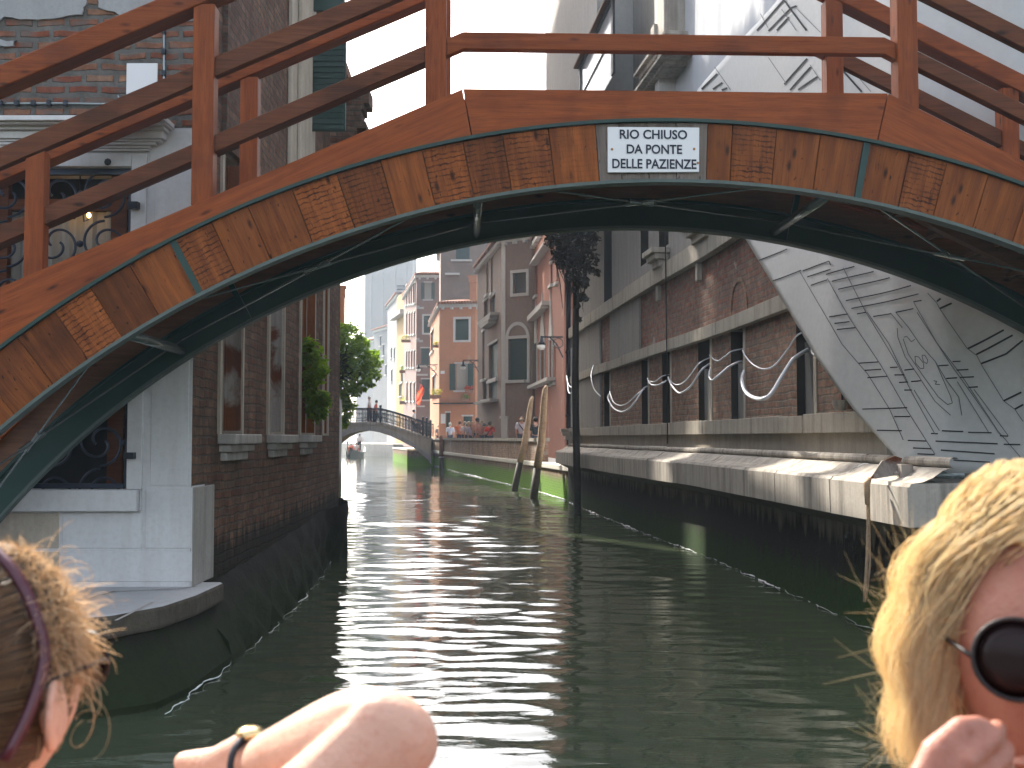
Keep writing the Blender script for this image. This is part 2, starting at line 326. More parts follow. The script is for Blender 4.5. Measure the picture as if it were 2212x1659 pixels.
BR = (0.30, 0.10, 0.045); BR2 = (0.42, 0.21, 0.12); MO = (0.34, 0.31, 0.27)
M = dict(
 brick_house=m_brick('old red brick with wide mortar', (0.17, 0.05, 0.028), (0.25, 0.13, 0.08), (0.115, 0.108, 0.098), 0.27, 0.093, 0.026, 0.9, None, 0, 0.35),
 brick_side=m_brick('weathered brown brick', (0.13, 0.055, 0.034), (0.2, 0.115, 0.07), (0.10, 0.08, 0.062), 0.26, 0.08, 0.012, 0.7, None, 0, 0.5, (0.35, 0.9, (0.03, 0.06, 0.012)), (0.05, 0.035, 0.025)),
 brick_pal=m_brick('palace brown brick', (0.25, 0.13, 0.085), (0.32, 0.20, 0.14), (0.20, 0.165, 0.13), 0.26, 0.085, 0.012, 0.8, None, 0, 0.35),
 brick_red=m_brick('palace red brick', (0.24, 0.092, 0.06), (0.24, 0.145, 0.105), (0.17, 0.14, 0.115), 0.26, 0.085, 0.012, 0.8, (0.33, 0.28, 0.24), 0.62, 0.45),
 brick_quay=m_brick('quay brick', (0.30, 0.16, 0.10), (0.34, 0.20, 0.13), (0.30, 0.25, 0.2), 0.25, 0.08, 0.012, 0.5, (0.33, 0.28, 0.24), 0.6, 0.4, (0.62, 0.75, (0.13, 0.28, 0.02), (0.12, 0.11, 0.09), 0.35), (0.12, 0.09, 0.07)),
 stone_white=m_plaster('white istrian stone', (0.56, 0.56, 0.56), 0.12, 0.3, (0.35, 0.32, 0.29), 0.15, 2.5),
 stone_warm=m_plaster('stained warm stone', (0.42, 0.37, 0.30), 0.3, 0.35, (0.16, 0.13, 0.10), 0.25, 3),
 stone_grey=m_plaster('grey weathered stone', (0.36, 0.34, 0.31), 0.25, 0.5, (0.10, 0.09, 0.075), 0.3, 3),
 stone_ledge=m_plaster('streaked pale ledge stone', (0.37, 0.335, 0.29), 0.3, 0.85, (0.10, 0.088, 0.075), 0.25, 3),
 stone_sill=m_plaster('mottled string course stone', (0.38, 0.34, 0.28), 0.25, 0.55, (0.09, 0.08, 0.065), 0.3, 2.5),
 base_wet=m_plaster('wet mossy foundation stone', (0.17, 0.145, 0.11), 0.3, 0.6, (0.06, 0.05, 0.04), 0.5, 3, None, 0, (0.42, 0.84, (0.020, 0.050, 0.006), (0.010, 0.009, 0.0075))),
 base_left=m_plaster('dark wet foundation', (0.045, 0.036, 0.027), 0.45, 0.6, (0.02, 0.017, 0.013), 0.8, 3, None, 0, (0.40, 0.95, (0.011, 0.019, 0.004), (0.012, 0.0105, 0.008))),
 plaster_grey=m_plaster('grey palace plaster', (0.26, 0.245, 0.225), 0.2, 0.5, (0.14, 0.12, 0.10), 0.2, 1.2, (0.24, 0.17, 0.12), 0.66),
 plaster_pale=m_plaster('pale upper plaster', (0.36, 0.355, 0.34), 0.12, 0.3, (0.22, 0.21, 0.2), 0.15, 1.0),
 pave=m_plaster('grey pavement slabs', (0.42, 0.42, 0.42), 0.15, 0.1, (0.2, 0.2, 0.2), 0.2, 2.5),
 pave_lit=m_plaster('quay paving painted sunlit pale', (0.6, 0.57, 0.52), 0.12, 0.1, (0.3, 0.27, 0.24), 0.2, 2.5),  # paler copy of the paving, with its sunlight put into the colour
 house_red=m_plaster('terracotta render', (0.29, 0.12, 0.08), 0.18, 0.3, (0.25, 0.13, 0.09), 0.15, 0.9, (0.38, 0.2, 0.14), 0.64),
 house_brown=m_plaster('grey brown render', (0.22, 0.16, 0.13), 0.2, 0.35, (0.16, 0.12, 0.10), 0.15, 0.7, (0.30, 0.16, 0.10), 0.62),
 house_orange=m_plaster('orange render', (0.42, 0.19, 0.10), 0.2, 0.3, (0.33, 0.15, 0.09), 0.15, 0.8, (0.42, 0.26, 0.18), 0.62),
 house_tall=m_plaster('tall house brick render', (0.19, 0.145, 0.12), 0.25, 0.35, (0.18, 0.13, 0.11), 0.2, 0.9, (0.22, 0.16, 0.13), 0.55),
 house_pink=m_plaster('pinkish brick render', (0.22, 0.14, 0.12), 0.15, 0.2, (0.26, 0.17, 0.13), 0.15, 0.9),
 house_ochre=m_plaster('ochre render', (0.34, 0.22, 0.09), 0.12, 0.2, (0.4, 0.26, 0.13), 0.15, 0.8),
 house_white=m_plaster('whitewashed render', (0.26, 0.26, 0.26), 0.15, 0.25, (0.3, 0.27, 0.24), 0.15, 0.8),
 house_grey=m_plaster('far grey render', (0.19, 0.19, 0.19), 0.15, 0.2, (0.3, 0.27, 0.24), 0.15, 0.8),
 tower=m_plaster('bell tower brick', (0.26, 0.2, 0.17), 0.12, 0.25, (0.28, 0.2, 0.16), 0.2, 0.5),
 trim=m_plaster('white window trim', (0.50, 0.49, 0.47), 0.12, 0.2, (0.3, 0.28, 0.25), 0.1, 4),
 shutter=m_plain('dark green shutter paint', (0.022, 0.045, 0.036), 0.6, 0, 0.3, 0.35, 5),
 shutter_blue=m_plain('pale green shutter paint', (0.12, 0.2, 0.18), 0.6, 0, 0.3, 0.3, 5),
 glass=m_glass('dark window glass'),
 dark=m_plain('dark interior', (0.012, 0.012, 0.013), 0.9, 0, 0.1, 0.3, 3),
 tile=m_tile('terracotta roof tiles'),
 iron=m_plain('dark wrought iron', (0.018, 0.022, 0.03), 0.5, 0.4, 0.4, 0.3, 20),
 iron_blue=m_plain('blue black iron', (0.014, 0.022, 0.042), 0.45, 0.3, 0.5, 0.3, 20),
 rust=m_plaster('rusty iron', (0.13, 0.045, 0.018), 0.45, 0.6, (0.035, 0.018, 0.012), 0.4, 6, (0.30, 0.27, 0.24), 0.50),
 rust_orange=m_plaster('orange rust', (0.2, 0.07, 0.022), 0.35, 0.5, (0.06, 0.03, 0.015), 0.3, 6),
 steel_green=m_plain('green painted steel', (0.008, 0.036, 0.029), 0.45, 0.0, 0.3, 0.25, 6),
 steel_pale=m_plain('weathered green flange', (0.06, 0.085, 0.075), 0.6, 0.0, 0.5, 0.35, 10),
 steel_tube=m_plain('galvanised tube', (0.22, 0.25, 0.25), 0.25, 0.7, 0.5, 0.3, 10),
 wood=m_wood('varnished red brown timber', (0.165, 0.037, 0.009), (0.27, 0.068, 0.0165), (0.07, 0.016, 0.0055), 0.5, 0, 1.0, 0.22, 0.12),
 wood_dark=m_wood('weathered dark rail timber', (0.085, 0.027, 0.011), (0.16, 0.055, 0.024), (0.032, 0.013, 0.008), 0.55, 0, 1.0, 0.2, 0.12),
 plank=m_wood('sawn facing planks', (0.115, 0.031, 0.007), (0.25, 0.074, 0.0155), (0.04, 0.011, 0.004), 0.55, 0.9, 0.8, 0.36, 0.12),
 plank_grey=m_wood('grey unvarnished planks', (0.10, 0.075, 0.06), (0.2, 0.16, 0.13), (0.05, 0.035, 0.03), 0.7, 0.6, 0.8, 0.2),
 deck=m_wood('bridge deck boards', (0.13, 0.05, 0.02), (0.22, 0.09, 0.04), (0.06, 0.025, 0.012), 0.6, 0, 1.0, 0.3),
 pole=m_wood('bleached mooring timber', (0.27, 0.18, 0.11), (0.40, 0.29, 0.19), (0.12, 0.075, 0.045), 0.8, 0, 0.8, 0.1, 0.2),
 pole_dark=m_wood('black wet timber', (0.022, 0.017, 0.012), (0.05, 0.037, 0.026), (0.01, 0.008, 0.006), 0.7, 0, 0.8, 0.1, 0.3),
 pole_red=m_wood('reddish fender timber', (0.2, 0.09, 0.055), (0.28, 0.14, 0.09), (0.09, 0.045, 0.03), 0.8, 0, 0.8, 0.1, 0.2),
 white_paint=m_plain('white enamel', (0.62, 0.62, 0.62), 0.35, 0, 0.5, 0.03, 6),
 ink=m_plain('blue black lettering', (0.012, 0.014, 0.028), 0.5, 0, 0.3, 0.1, 6),
 ochre_rust=m_plain('rust spot', (0.35, 0.17, 0.06), 0.9, 0, 0.1, 0.3, 60),
 cable=m_plain('white plastic cable', (0.62, 0.63, 0.66), 0.22, 0, 0.6, 0.05, 10),
 black_wire=m_plain('black wire', (0.01, 0.01, 0.01), 0.6, 0, 0.3, 0.1, 10),
 sheet=m_cloth('grey scaffold sheet', (0.47, 0.47, 0.46), 0.06, 0.10),
 sheet_white=m_cloth('white scaffold sheet', (0.40, 0.41, 0.43), 0.05, 0.05),
 sheet_ink=m_plain('printed black line', (0.05, 0.05, 0.053), 0.9, 0, 0.1, 0.1, 10),
 sheet_thin=m_plain('printed grey line', (0.16, 0.16, 0.165), 0.9, 0, 0.1, 0.1, 10),
 leaf=m_leaf('tree leaves', (0.04, 0.085, 0.013), (0.22, 0.30, 0.04), 0.6),
 leaf_dark=m_leaf('dark creeper leaves', (0.008, 0.014, 0.006), (0.03, 0.045, 0.015), 0.2),
 leaf_yellow=m_leaf('yellow flowering plant', (0.10, 0.12, 0.02), (0.45, 0.34, 0.05), 0.4),
 creeper_dead=m_leaf('dry dark creeper', (0.012, 0.010, 0.008), (0.045, 0.035, 0.024), 0.15),
 bark=m_plain('bark', (0.06, 0.045, 0.035), 0.95, 0, 0.1, 0.4, 14),
 curtain=m_cloth('beige curtain', (0.36, 0.34, 0.30), 0.2),
 red_flag=m_cloth('red flag', (0.75, 0.10, 0.04), 0.5),
 skin=m_skin('skin', (0.56, 0.33, 0.24)), skin_far=m_plain('far skin', (0.5, 0.28, 0.2), 0.6),
 reveal=m_plain('sooty shaded reveal', (0.035, 0.03, 0.026), 0.9, 0, 0.1, 0.4, 4),  # soot and the shade inside the openings in one dark colour
 render_brown=m_brick('dark brown old wall', (0.10, 0.045, 0.03), (0.16, 0.09, 0.06), (0.09, 0.07, 0.055), 0.26, 0.08, 0.012, 0.8, None, 0, 0.5),
 rough_edge=m_plaster('rough dark broken stone edge', (0.10, 0.085, 0.065), .5, .5, (.03, .026, .02), 1.0, 9),
 patch=m_plaster('old render remains', (0.30, 0.30, 0.30), .2, .4, (.2, .19, .18), .3, 4),
 edge_glint=m_plain('water edge painted as sky glint', (0.62, 0.66, 0.66), 0.12, 0, 0.6, 0.1, 30),  # pale colour stands in for sky reflected along the waterline
 lamp_glass=m_plain('milky lamp glass', (0.8, 0.8, 0.78), 0.2, 0, 0.6, 0.05, 5),
)
# ================================================================== SETTING
# ---- wall builder with real openings: Q(s, z, o) maps along / up / outward to a point
def wall_holes(mb, Q, s0, s1, z0, z1, holes, breaks=(), depth=0.22, mi=0, rmi=None, back=None):
    """holes: (sa, sb, za, zb[, depth]); reveals go inwards; back = MB that receives the closing panes"""
    ss = sorted(set([s0, s1] + [b for b in breaks if s0 < b < s1] + [x for h in holes for x in h[:2] if s0 < x < s1]))
    zs = sorted(set([z0, z1] + [x for h in holes for x in h[2:4] if z0 < x < z1]))
    for a, b in zip(ss, ss[1:]):
        for c, d in zip(zs, zs[1:]):
            ms, mz = (a + b) / 2, (c + d) / 2
            if any(h[0] <= ms <= h[1] and h[2] <= mz <= h[3] for h in holes): continue
            mb.add([Q(a, c, 0), Q(b, c, 0), Q(b, d, 0), Q(a, d, 0)], [(0, 1, 2, 3)], mi)
    r = mi if rmi is None else rmi
    for h in holes:
        a, b, c, d = h[:4]; e = h[4] if len(h) > 4 else depth
        f = [Q(a, c, 0), Q(b, c, 0), Q(b, d, 0), Q(a, d, 0)]; k = [Q(a, c, -e), Q(b, c, -e), Q(b, d, -e), Q(a, d, -e)]
        mb.add(f + k, [(0, 4, 5, 1), (1, 5, 6, 2), (2, 6, 7, 3), (3, 7, 4, 0)], r)
        if back is not None: back.add(k, [(0, 1, 2, 3)], 0)
def qbox(mb, Q, a, b, c, d, o0, o1, mi=0, n=1):
    """box standing on a wall face between offsets o0..o1"""
    for i in range(n):
        p, q = a + (b - a) * i / n, a + (b - a) * (i + 1) / n
        vs = [Q(p, c, o0), Q(q, c, o0), Q(q, d, o0), Q(p, d, o0), Q(p, c, o1), Q(q, c, o1), Q(q, d, o1), Q(p, d, o1)]
        fs = [(0, 3, 2, 1), (4, 5, 6, 7), (0, 1, 5, 4), (2, 3, 7, 6)]
        if i == 0: fs.append((3, 0, 4, 7))
        if i == n - 1: fs.append((1, 2, 6, 5))
        mb.add(vs, fs, mi)
class Face:
    """vertical flat face from plan point A to B (left to right as seen from outside)"""
    def __init__(s, A, B):
        s.A = Vector((A[0], A[1], 0)); s.B = Vector((B[0], B[1], 0)); d = s.B - s.A; s.L = d.length; s.d = d / s.L
        s.n = Vector((s.d.y, -s.d.x, 0))
    def Q(s, a, z, o): return s.A + s.d * a + s.n * o + Vector((0, 0, z))
    def sz(s, u, v):
        p = on_plane(u, v, s.A, s.n); return (p - s.A).dot(s.d), p.z
    def rect(s, u0, v0, u1, v1):
        a, z1 = s.sz(u0, (v0 + v1) / 2)[0], s.sz((u0 + u1) / 2, v0)[1]; b, z0 = s.sz(u1, (v0 + v1) / 2)[0], s.sz((u0 + u1) / 2, v1)[1]
        return (min(a, b), max(a, b), z0, z1)

# ---- water -------------------------------------------------------
def water():
    ys = [3.0]
    while ys[-1] < 150: ys.append(ys[-1] + max(0.018, 0.0042 * ys[-1]))
    ys = np.array(ys); nx = 340
    half = 0.62 * ys + 1.5; t = np.linspace(-1, 1, nx)
    X = half[:, None] * t[None, :] * 1.0; Y = np.repeat(ys[:, None], nx, 1)
    dy = np.maximum(0.018, 0.0042 * ys)[:, None]; dx = (2 * half / nx)[:, None]
    Z = np.zeros_like(X); rng = np.random.default_rng(5)
    env = 0.75 + 0.35 * np.sin(X * 0.9 + 1.3 + 0.35 * Y) * np.sin(Y * 0.37 + 0.5)
    for i in range(64):
        lam = math.exp(rng.uniform(math.log(0.11), math.log(1.05))); th = rng.normal(0.06, 0.30)
        k = 2 * PI / lam; kx, ky = k * math.sin(th), k * math.cos(th)
        amp = 0.0098 * lam / (2 * PI) * (1.15 if lam > 0.2 else 0.9)
        fade = np.clip((lam / np.maximum(dy * 1.0, dx * abs(math.sin(th)) + 1e-6) - 2.5) / 3.0, 0, 1)
        ph = rng.uniform(0, 2 * PI)
        wob = 0.35 * np.sin(X * 0.8 + i) * np.sin(Y * 0.55 + 1.7 * i)
        Z += amp * fade * (1 + .8 * np.clip((Y - 8) / 9, 0, 1) + .9 * np.clip((Y - 16) / 10, 0, 1)) * np.sin(kx * X + ky * Y + ph + wob * 2) * env
    Z += 0.003 * np.sin(2 * PI * Y / 3.1 + 0.5 * X) + 0.002 * np.sin(2 * PI * (Y * .9 + X * .4) / 2.3)
    ny = len(ys)
    v = np.stack([X, Y, Z], -1).reshape(-1, 3)
    idx = np.arange(ny * nx).reshape(ny, nx)
    f = np.stack([idx[:-1, :-1], idx[:-1, 1:], idx[1:, 1:], idx[1:, :-1]], -1).reshape(-1, 4)
    base = np.array([[-1500, -1500, -.05], [1500, -1500, -.05], [1500, 1500, -.05], [-1500, 1500, -.05]])
    nv = len(v); v = np.concatenate([v, base]); f = np.concatenate([f, [[nv, nv + 1, nv + 2, nv + 3]]])
    me = bpy.data.meshes.new('water'); me.vertices.add(len(v)); me.vertices.foreach_set('co', v.ravel())
    me.loops.add(f.size); me.loops.foreach_set('vertex_index', f.ravel()); me.polygons.add(len(f))
    me.polygons.foreach_set('loop_start', np.arange(len(f)) * 4); me.polygons.foreach_set('loop_total', np.full(len(f), 4))
    me.polygons.foreach_set('use_smooth', np.ones(len(f), dtype=bool)); me.update(); me.validate()
    N = NT('green canal water').set(0.035, 0, 0.5); N.b.inputs['IOR'].default_value = 1.33
    P = N.pos(); n1 = N.noise(P, 0.5, 3, 0.5)
    N.col(N.mix(n1, (0.033, 0.044, 0.025), (0.045, 0.056, 0.032)))
    a = N.noise(N.mapping(P, (0.9, 4.0, 1)), 2.6, 3, 0.5, 0.4); b = N.noise(N.mapping(P, (1.6, 5.0, 1)), 8.0, 2, 0.5)
    N.bump(N.math('ADD', a, N.math('MULTIPLY', b, 0.3)), 0.22, 0.012)
    me.materials.append(N.m)
    o = bpy.data.objects.new('water', me); COL.objects.link(o); tag(o, kind='structure')
water()
# the wet meniscus where the water meets the walls: a thin wavy lip, coloured pale to imitate reflected sky
def lip(pts, r=.009, step=.05):
    mb = MB(); P = []
    for a, b in zip(pts, pts[1:]):
        n = max(1, int(math.dist(a, b) / step))
        for i in range(n): f = i / n; P.append((a[0] + (b[0] - a[0]) * f, a[1] + (b[1] - a[1]) * f))
    Q = []; rr = []
    for k, (x, y) in enumerate(P):
        Q.append((x + .018 * math.sin(k * .31) + .012 * math.sin(k * .83 + 1) + random.uniform(-.006, .006), y, .012 + .008 * math.sin(k * .47))); rr.append(r * (.35 + .9 * random.random()) * max(.15, .6 + .8 * math.sin(k * .11) * math.sin(k * .037 + 1)) * (.6 + y * .035))
    mb.tube(Q, rr, 6); o = mb.build('water_edge', M['edge_glint'], smooth=True); tag(o, kind='structure')
# ---- left pavement in front of the house (the bridge lands on it) ----------------
PZ = 0.6                                                            # its height above the water
FY = 9.03                                                           # plane of the house front
mb = MB()
out = [(-30, 7.22), (-4.6, 7.22), (-3.6, 7.26), (-3.1, 7.36), (-2.72, 7.62), (-2.5, 8.05), (-2.42, 8.6), (-2.40, 9.35), (-30, 9.35)]
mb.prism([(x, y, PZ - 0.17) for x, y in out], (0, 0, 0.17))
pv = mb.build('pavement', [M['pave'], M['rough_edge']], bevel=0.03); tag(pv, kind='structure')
for p_ in pv.data.polygons: p_.material_index = 0 if p_.normal.z > .5 else 1
mb = MB(); inn = [(-30, 7.30), (-4.55, 7.30), (-3.5, 7.34), (-2.98, 7.5), (-2.66, 7.8), (-2.5, 8.15), (-2.46, 9.35), (-30, 9.35)]
low = [(-30, 7.12), (-4.5, 7.12), (-3.3, 7.14), (-2.62, 7.22), (-2.36, 7.45), (-2.27, 7.9), (-2.25, 9.35), (-30, 9.35)]
nk = len(inn); vs = [(x, y, -2.0) for x, y in low] + [(x, y, 0.05) for x, y in low] + [(x, y, PZ - .172) for x, y in inn]
mb.add(vs, [(i, (i + 1) % nk, nk + (i + 1) % nk, nk + i) for i in range(nk)] + [(nk + i, nk + (i + 1) % nk, 2 * nk + (i + 1) % nk, 2 * nk + i) for i in range(nk)] + [tuple(range(2 * nk, 3 * nk))])
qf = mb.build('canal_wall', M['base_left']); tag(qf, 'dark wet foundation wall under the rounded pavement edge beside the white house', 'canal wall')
mb = MB()
for (ua, va, ub, vb) in ((230, 1278, 380, 1272), (385, 1272, 425, 1266), (330, 1300, 250, 1340), (250, 1276, 180, 1296)):
    a, b = W(ua, va, PZ + .004), W(ub, vb, PZ + .004); d = (b - a).normalized(); n = Vector((-d.y, d.x, 0)) * 0.012
    mb.add([a - n, b - n, b + n, a + n], [(0, 1, 2, 3)])
jl = mb.build('pavement_joint', M['stone_grey']); tag(jl, kind='structure')
# ---- right quay and landing --------------------------------------------------------
QZ = 1.0
qedge = [(1.75, 31.2), (1.50, 32.2), (0.80, 37.6), (0.63, 38.6), (-1.15, 48.5), (-3.4, 61.5), (-5.7, 75.8)]
mb = MB(); far = [(-5.9, 78), (3, 78), (14, 50), (14, 31)]
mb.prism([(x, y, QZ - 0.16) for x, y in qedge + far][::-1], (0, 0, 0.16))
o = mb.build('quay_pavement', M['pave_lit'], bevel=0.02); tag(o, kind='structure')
# quay wall face: bricks above stones above algae
mb = MB()
for (x0, y0), (x1, y1) in zip(qedge[1:], qedge[2:]):
    nn = 4
    for i in range(nn):
        a = (x0 + (x1 - x0) * i / nn + .06, y0 + (y1 - y0) * i / nn); b = (x0 + (x1 - x0) * (i + 1) / nn + .06, y0 + (y1 - y0) * (i + 1) / nn)
        mb.add([(a[0], a[1], -1.5), (a[0], a[1], QZ - .16), (b[0], b[1], QZ - .16), (b[0], b[1], -1.5)], [(0, 1, 2, 3)])
a, b = qedge[0], qedge[1]
mb.add([(a[0] + .3, a[1], -1.5), (a[0] + .3, a[1], QZ - .16), (b[0] + .06, b[1], QZ - .16), (b[0] + .06, b[1], -1.5)], [(0, 1, 2, 3)])
mb.add([(-5.64, 75.8, -1.5), (-5.64, 75.8, QZ - .16), (3, 78, QZ - .16), (3, 78, -1.5)], [(0, 1, 2, 3)])
o = mb.build('quay_wall', M['brick_quay']); tag(o, 'far right canal wall with a bright green band of algae at the waterline', 'quay wall')
# parapet on the quay
t = thing('parapet', 'low brick parapet with a pale stone coping in front of the walking tourists', 'parapet', (0.7, 37.8, QZ))
body = MB(); cop = MB(); pe = [(0.86, 37.4)] + qedge[3:]
A = [(x + .05, y) for x, y in pe]; B = [(x + .36, y + .06) for x, y in pe]
body.strip([(x, y, QZ - .01) for x, y in A], [(x, y, QZ - .01) for x, y in B], [(x, y, 1.68) for x, y in B], [(x, y, 1.68) for x, y in A])
cop.strip([(x - .06, y - .05, 1.682) for x, y in A], [(x + .06, y, 1.682) for x, y in B], [(x + .06, y, 1.80) for x, y in B], [(x - .06, y - .05, 1.80) for x, y in A])
body.build('wall', M['brick_quay'], t); cop.build('coping', M['stone_ledge'], t)

# ================================================================== LEFT HOUSE
def P9(u, v): return at(u, v, FY)
cx = P9(418, 700).x                                                 # corner of front and canal side
hz = lambda v: zat(v, FY)
house = thing('brick_house', 'old brick house with white stone ground floor and barred windows at the left bank', 'house', (cx, FY, PZ))
fx = lambda u: P9(u, 800).x
win = (fx(-330), fx(279), hz(1057), hz(362))
front = Face((-14.0, FY), (cx, FY)); sx = lambda x: x + 14.0
# white ground floor: courses of stones round the big window
st = MB(); bk = MB()
ztop = hz(277)
hole = (sx(win[0]), sx(win[1]), win[2], win[3], 0.42)
wall_holes(st, front.Q, 0, front.L, PZ - .2, ztop, [hole], (), 0.42)
st.build('stone_base', M['stone_white'], house)
up = MB(); wall_holes(up, front.Q, 0, front.L, ztop, 7.6, [], ())
up.build('brick_wall', M['brick_house'], house)
# white render patches left on the brick: thin raised skins with ragged edges
pm = MB()
def ragged(poly, n=5, amp=5):
    o = []
    for i in range(len(poly)):
        a, b = poly[i], poly[(i + 1) % len(poly)]
        for k in range(n):
            f = k / n; o.append((a[0] + (b[0] - a[0]) * f + random.uniform(-amp, amp), a[1] + (b[1] - a[1]) * f + random.uniform(-amp, amp)))
    return o
for poly in ([(-40, -60), (190, -60), (186, 10), (180, 34), (100, 44), (8, 40), (-20, 60), (-40, 60)], [(206, -60), (440, -60), (425, 46), (370, 52), (335, 66), (300, 44), (215, 20)], [(-60, 88), (36, 88), (30, 98), (0, 104), (-60, 108)]):
    pts = [P9(u, v) + Vector((0, -0.002, 0)) for u, v in ragged(poly, 5, 3)]
    pm.prism(pts, (0, -0.02, 0))
pm.build('render_patch', M['patch'], house)
# stones drawn by real joints: shallow dark grooves are separate slabs standing 6 mm proud
sl_ = MB()
def slab(mb, u0, v0, u1, v1, o=0.008, y=FY, gap=0.006, o0=-0.004):
    a, b = at(u0, v1, y), at(u1, v0, y); mb.box((a.x + gap, y - o, a.z + gap), (b.x - gap, y - o0, b.z - gap))
for r in ((323, 353, 417, 1050), (323, 281, 417, 350), (312, 1052, 417, 1186), (133, 1106, 309, 1186), (133, 1190, 417, 1258)): slab(sl_, *r)
sl_.build('stone_block', M['stone_white'], house, bevel=0.004)
sb = MB()
for r in ((-120, 1106, 130, 1186), (-160, 1190, 130, 1258)): slab(sb, *r, o=0.006)
x = sb.build('stone_block', M['stone_warm'], house, bevel=0.004); tag(x, 'brownish stained stone blocks left of the white ones')
# cornice over the window
cor = MB()
for (uR, v0, v1, o) in ((369, 268.5, 279, 0.26), (366, 279.3, 283, 0.22), (359, 283.3, 290, 0.15), (353, 290.3, 306, 0.11), (346, 306.3, 311, 0.085), (334, 311.3, 317.3, 0.07), (321, 317.6, 323, 0.05), (318, 323.3, 328, 0.035)):
    cor.box((fx(-330) - .5, FY - o, hz(v1)), (fx(uR), FY + .01, hz(v0)))
cor.build('cornice', M['stone_white'], house, bevel=0.006)
# window: stone surround, sill, iron frame, timber sash, curtain
wn = MB(); wn.box((fx(-330), FY + .41, win[2]), (win[1], FY + .415, win[3]))
pane = wn.build('window', M['dark'], house)
su = MB(); jw = fx(312) - fx(279)
su.box((win[1] + .001, FY - .03, hz(1057) - 0.0), (win[1] + jw, FY + .01, hz(333)))
su.box((win[0] - .2, FY - .03, hz(361)), (win[1], FY + .01, hz(333)))
su.build('surround', M['stone_white'], pane, bevel=0.005)
sil = MB(); sil.box((win[0] - .3, FY - .10, hz(1103)), (fx(308), FY + .35, hz(1057.5))); sil.box((fx(309), FY - .04, hz(1104)), (win[1] + jw, FY + .01, hz(1058)))
sil.build('sill', M['stone_white'], pane, bevel=0.008)
sa = MB()
for u in (237, -20, -260):
    a = fx(u) * (FY + .3) / FY; sa.box((a, FY + .27, win[2]), (a + .13, FY + .34, win[3]))
sa.box((win[0], FY + .28, hz(437)), (fx(262), FY + .35, hz(414)))
sa.build('sash', M['wood_dark'], pane)
cu = MB(); pts = []
n = 90; x0, x1 = fx(-330), fx(242)
for i in range(n):
    xx = x0 + (x1 - x0) * i / (n - 1); pts.append((xx, FY + .375 + 0.018 * math.sin(i * 0.9) + 0.01 * math.sin(i * 2.3)))
za, zb = hz(640), hz(438)
for (p, q) in zip(pts, pts[1:]): cu.add([(p[0], p[1], za), (q[0], q[1], za), (q[0], q[1], zb), (p[0], p[1], zb)], [(0, 1, 2, 3)])
cu.build('curtain', M['curtain'], pane, smooth=True)
gr = MB(); gy = FY + .06
def gb(x0, z0, x1, z1, r=0.016): gr.tube([(x0, gy, z0), (x1, gy, z1)], r, 6)
gr.box((win[0], gy - .03, hz(375)), (win[1] - .002, gy + .02, hz(363)))
gr.box((fx(268), gy - .02, win[2] + .01), (win[1] - .006, gy + .02, hz(376)))
gr.box((win[0], gy - .02, win[2] + .005), (fx(267), gy + .015, win[2] + .045))
def scroll(cx_, cz_, r, a0, turns, sgn, rr=0.011):
    pts = []; N_ = 30
    for i in range(N_ + 1):
        f = i / N_; a = a0 + sgn * turns * 2 * PI * f; q = r * (1 - 0.80 * f ** 1.4)
        pts.append((cx_ + q * math.cos(a), gy, cz_ + q * math.sin(a)))
    gr.tube(pts, rr, 6)
m_u = (fx(268) - fx(160)); xs0 = fx(214)
zc = [hz(362 + 54 + 108 * k) for k in range(7)]
for i in range(-1, 5):
    xx = xs0 - i * m_u * 0.98
    for k, z in enumerate(zc):
        r = m_u * 0.47
        scroll(xx, z, r, PI / 2, 0.80, 1); scroll(xx, z, r, -PI / 2, 0.80, 1)
        gr.ball((xx + m_u * .49, gy, z), .03, 8)
gr.build('grille', M['iron_blue'], pane)
for v in (445.4, 982.0):
    hk = MB(); hk.box((win[1], FY - .10, hz(v + 9)), (fx(300), FY - .035, hz(v - 5)))
    hk.build('hinge', M['iron'], pane)
for u, v in ((43, 350), (120, 350), (236, 352)): hl = MB(); hl.ball(P9(u, v) + Vector((0, -.035, 0)), .03, 8, sc=(1, .5, 1)); hl.build('dark_hole_spot', M['iron'], house)  # dark flattened balls added where the frieze has holes
# warm bulbs of a chandelier behind the panes
ch = thing('chandelier', 'small chandelier with two warm glowing bulbs seen behind the window grille', 'chandelier', at(172, 452, FY + .22))
bulb_m = m_emit('warm bulb', (1.0, 0.55, 0.16), 5.0)
for u, v, r in ((150.5, 455, .022), (192, 465, .017)): bm_ = MB(); bm_.ball(at(u, v, FY + .22), r, 10, sc=(1, 1, 1.3)); bm_.build('bulb', bulb_m, ch)
ca = MB(); c0 = at(172, 452, FY + .22)
for p in (at(150.5, 455, FY + .22), at(192, 465, FY + .22)): ca.tube([c0 + Vector((0, 0, .16)), (c0 + p) / 2 + Vector((0, 0, -.08)), p - Vector((0, 0, .035))], .006, 6)
ca.tube([c0 + Vector((0, 0, .16)), c0 + Vector((0, 0, .9))], .006, 6); ca.build('arm', M['iron'], ch)
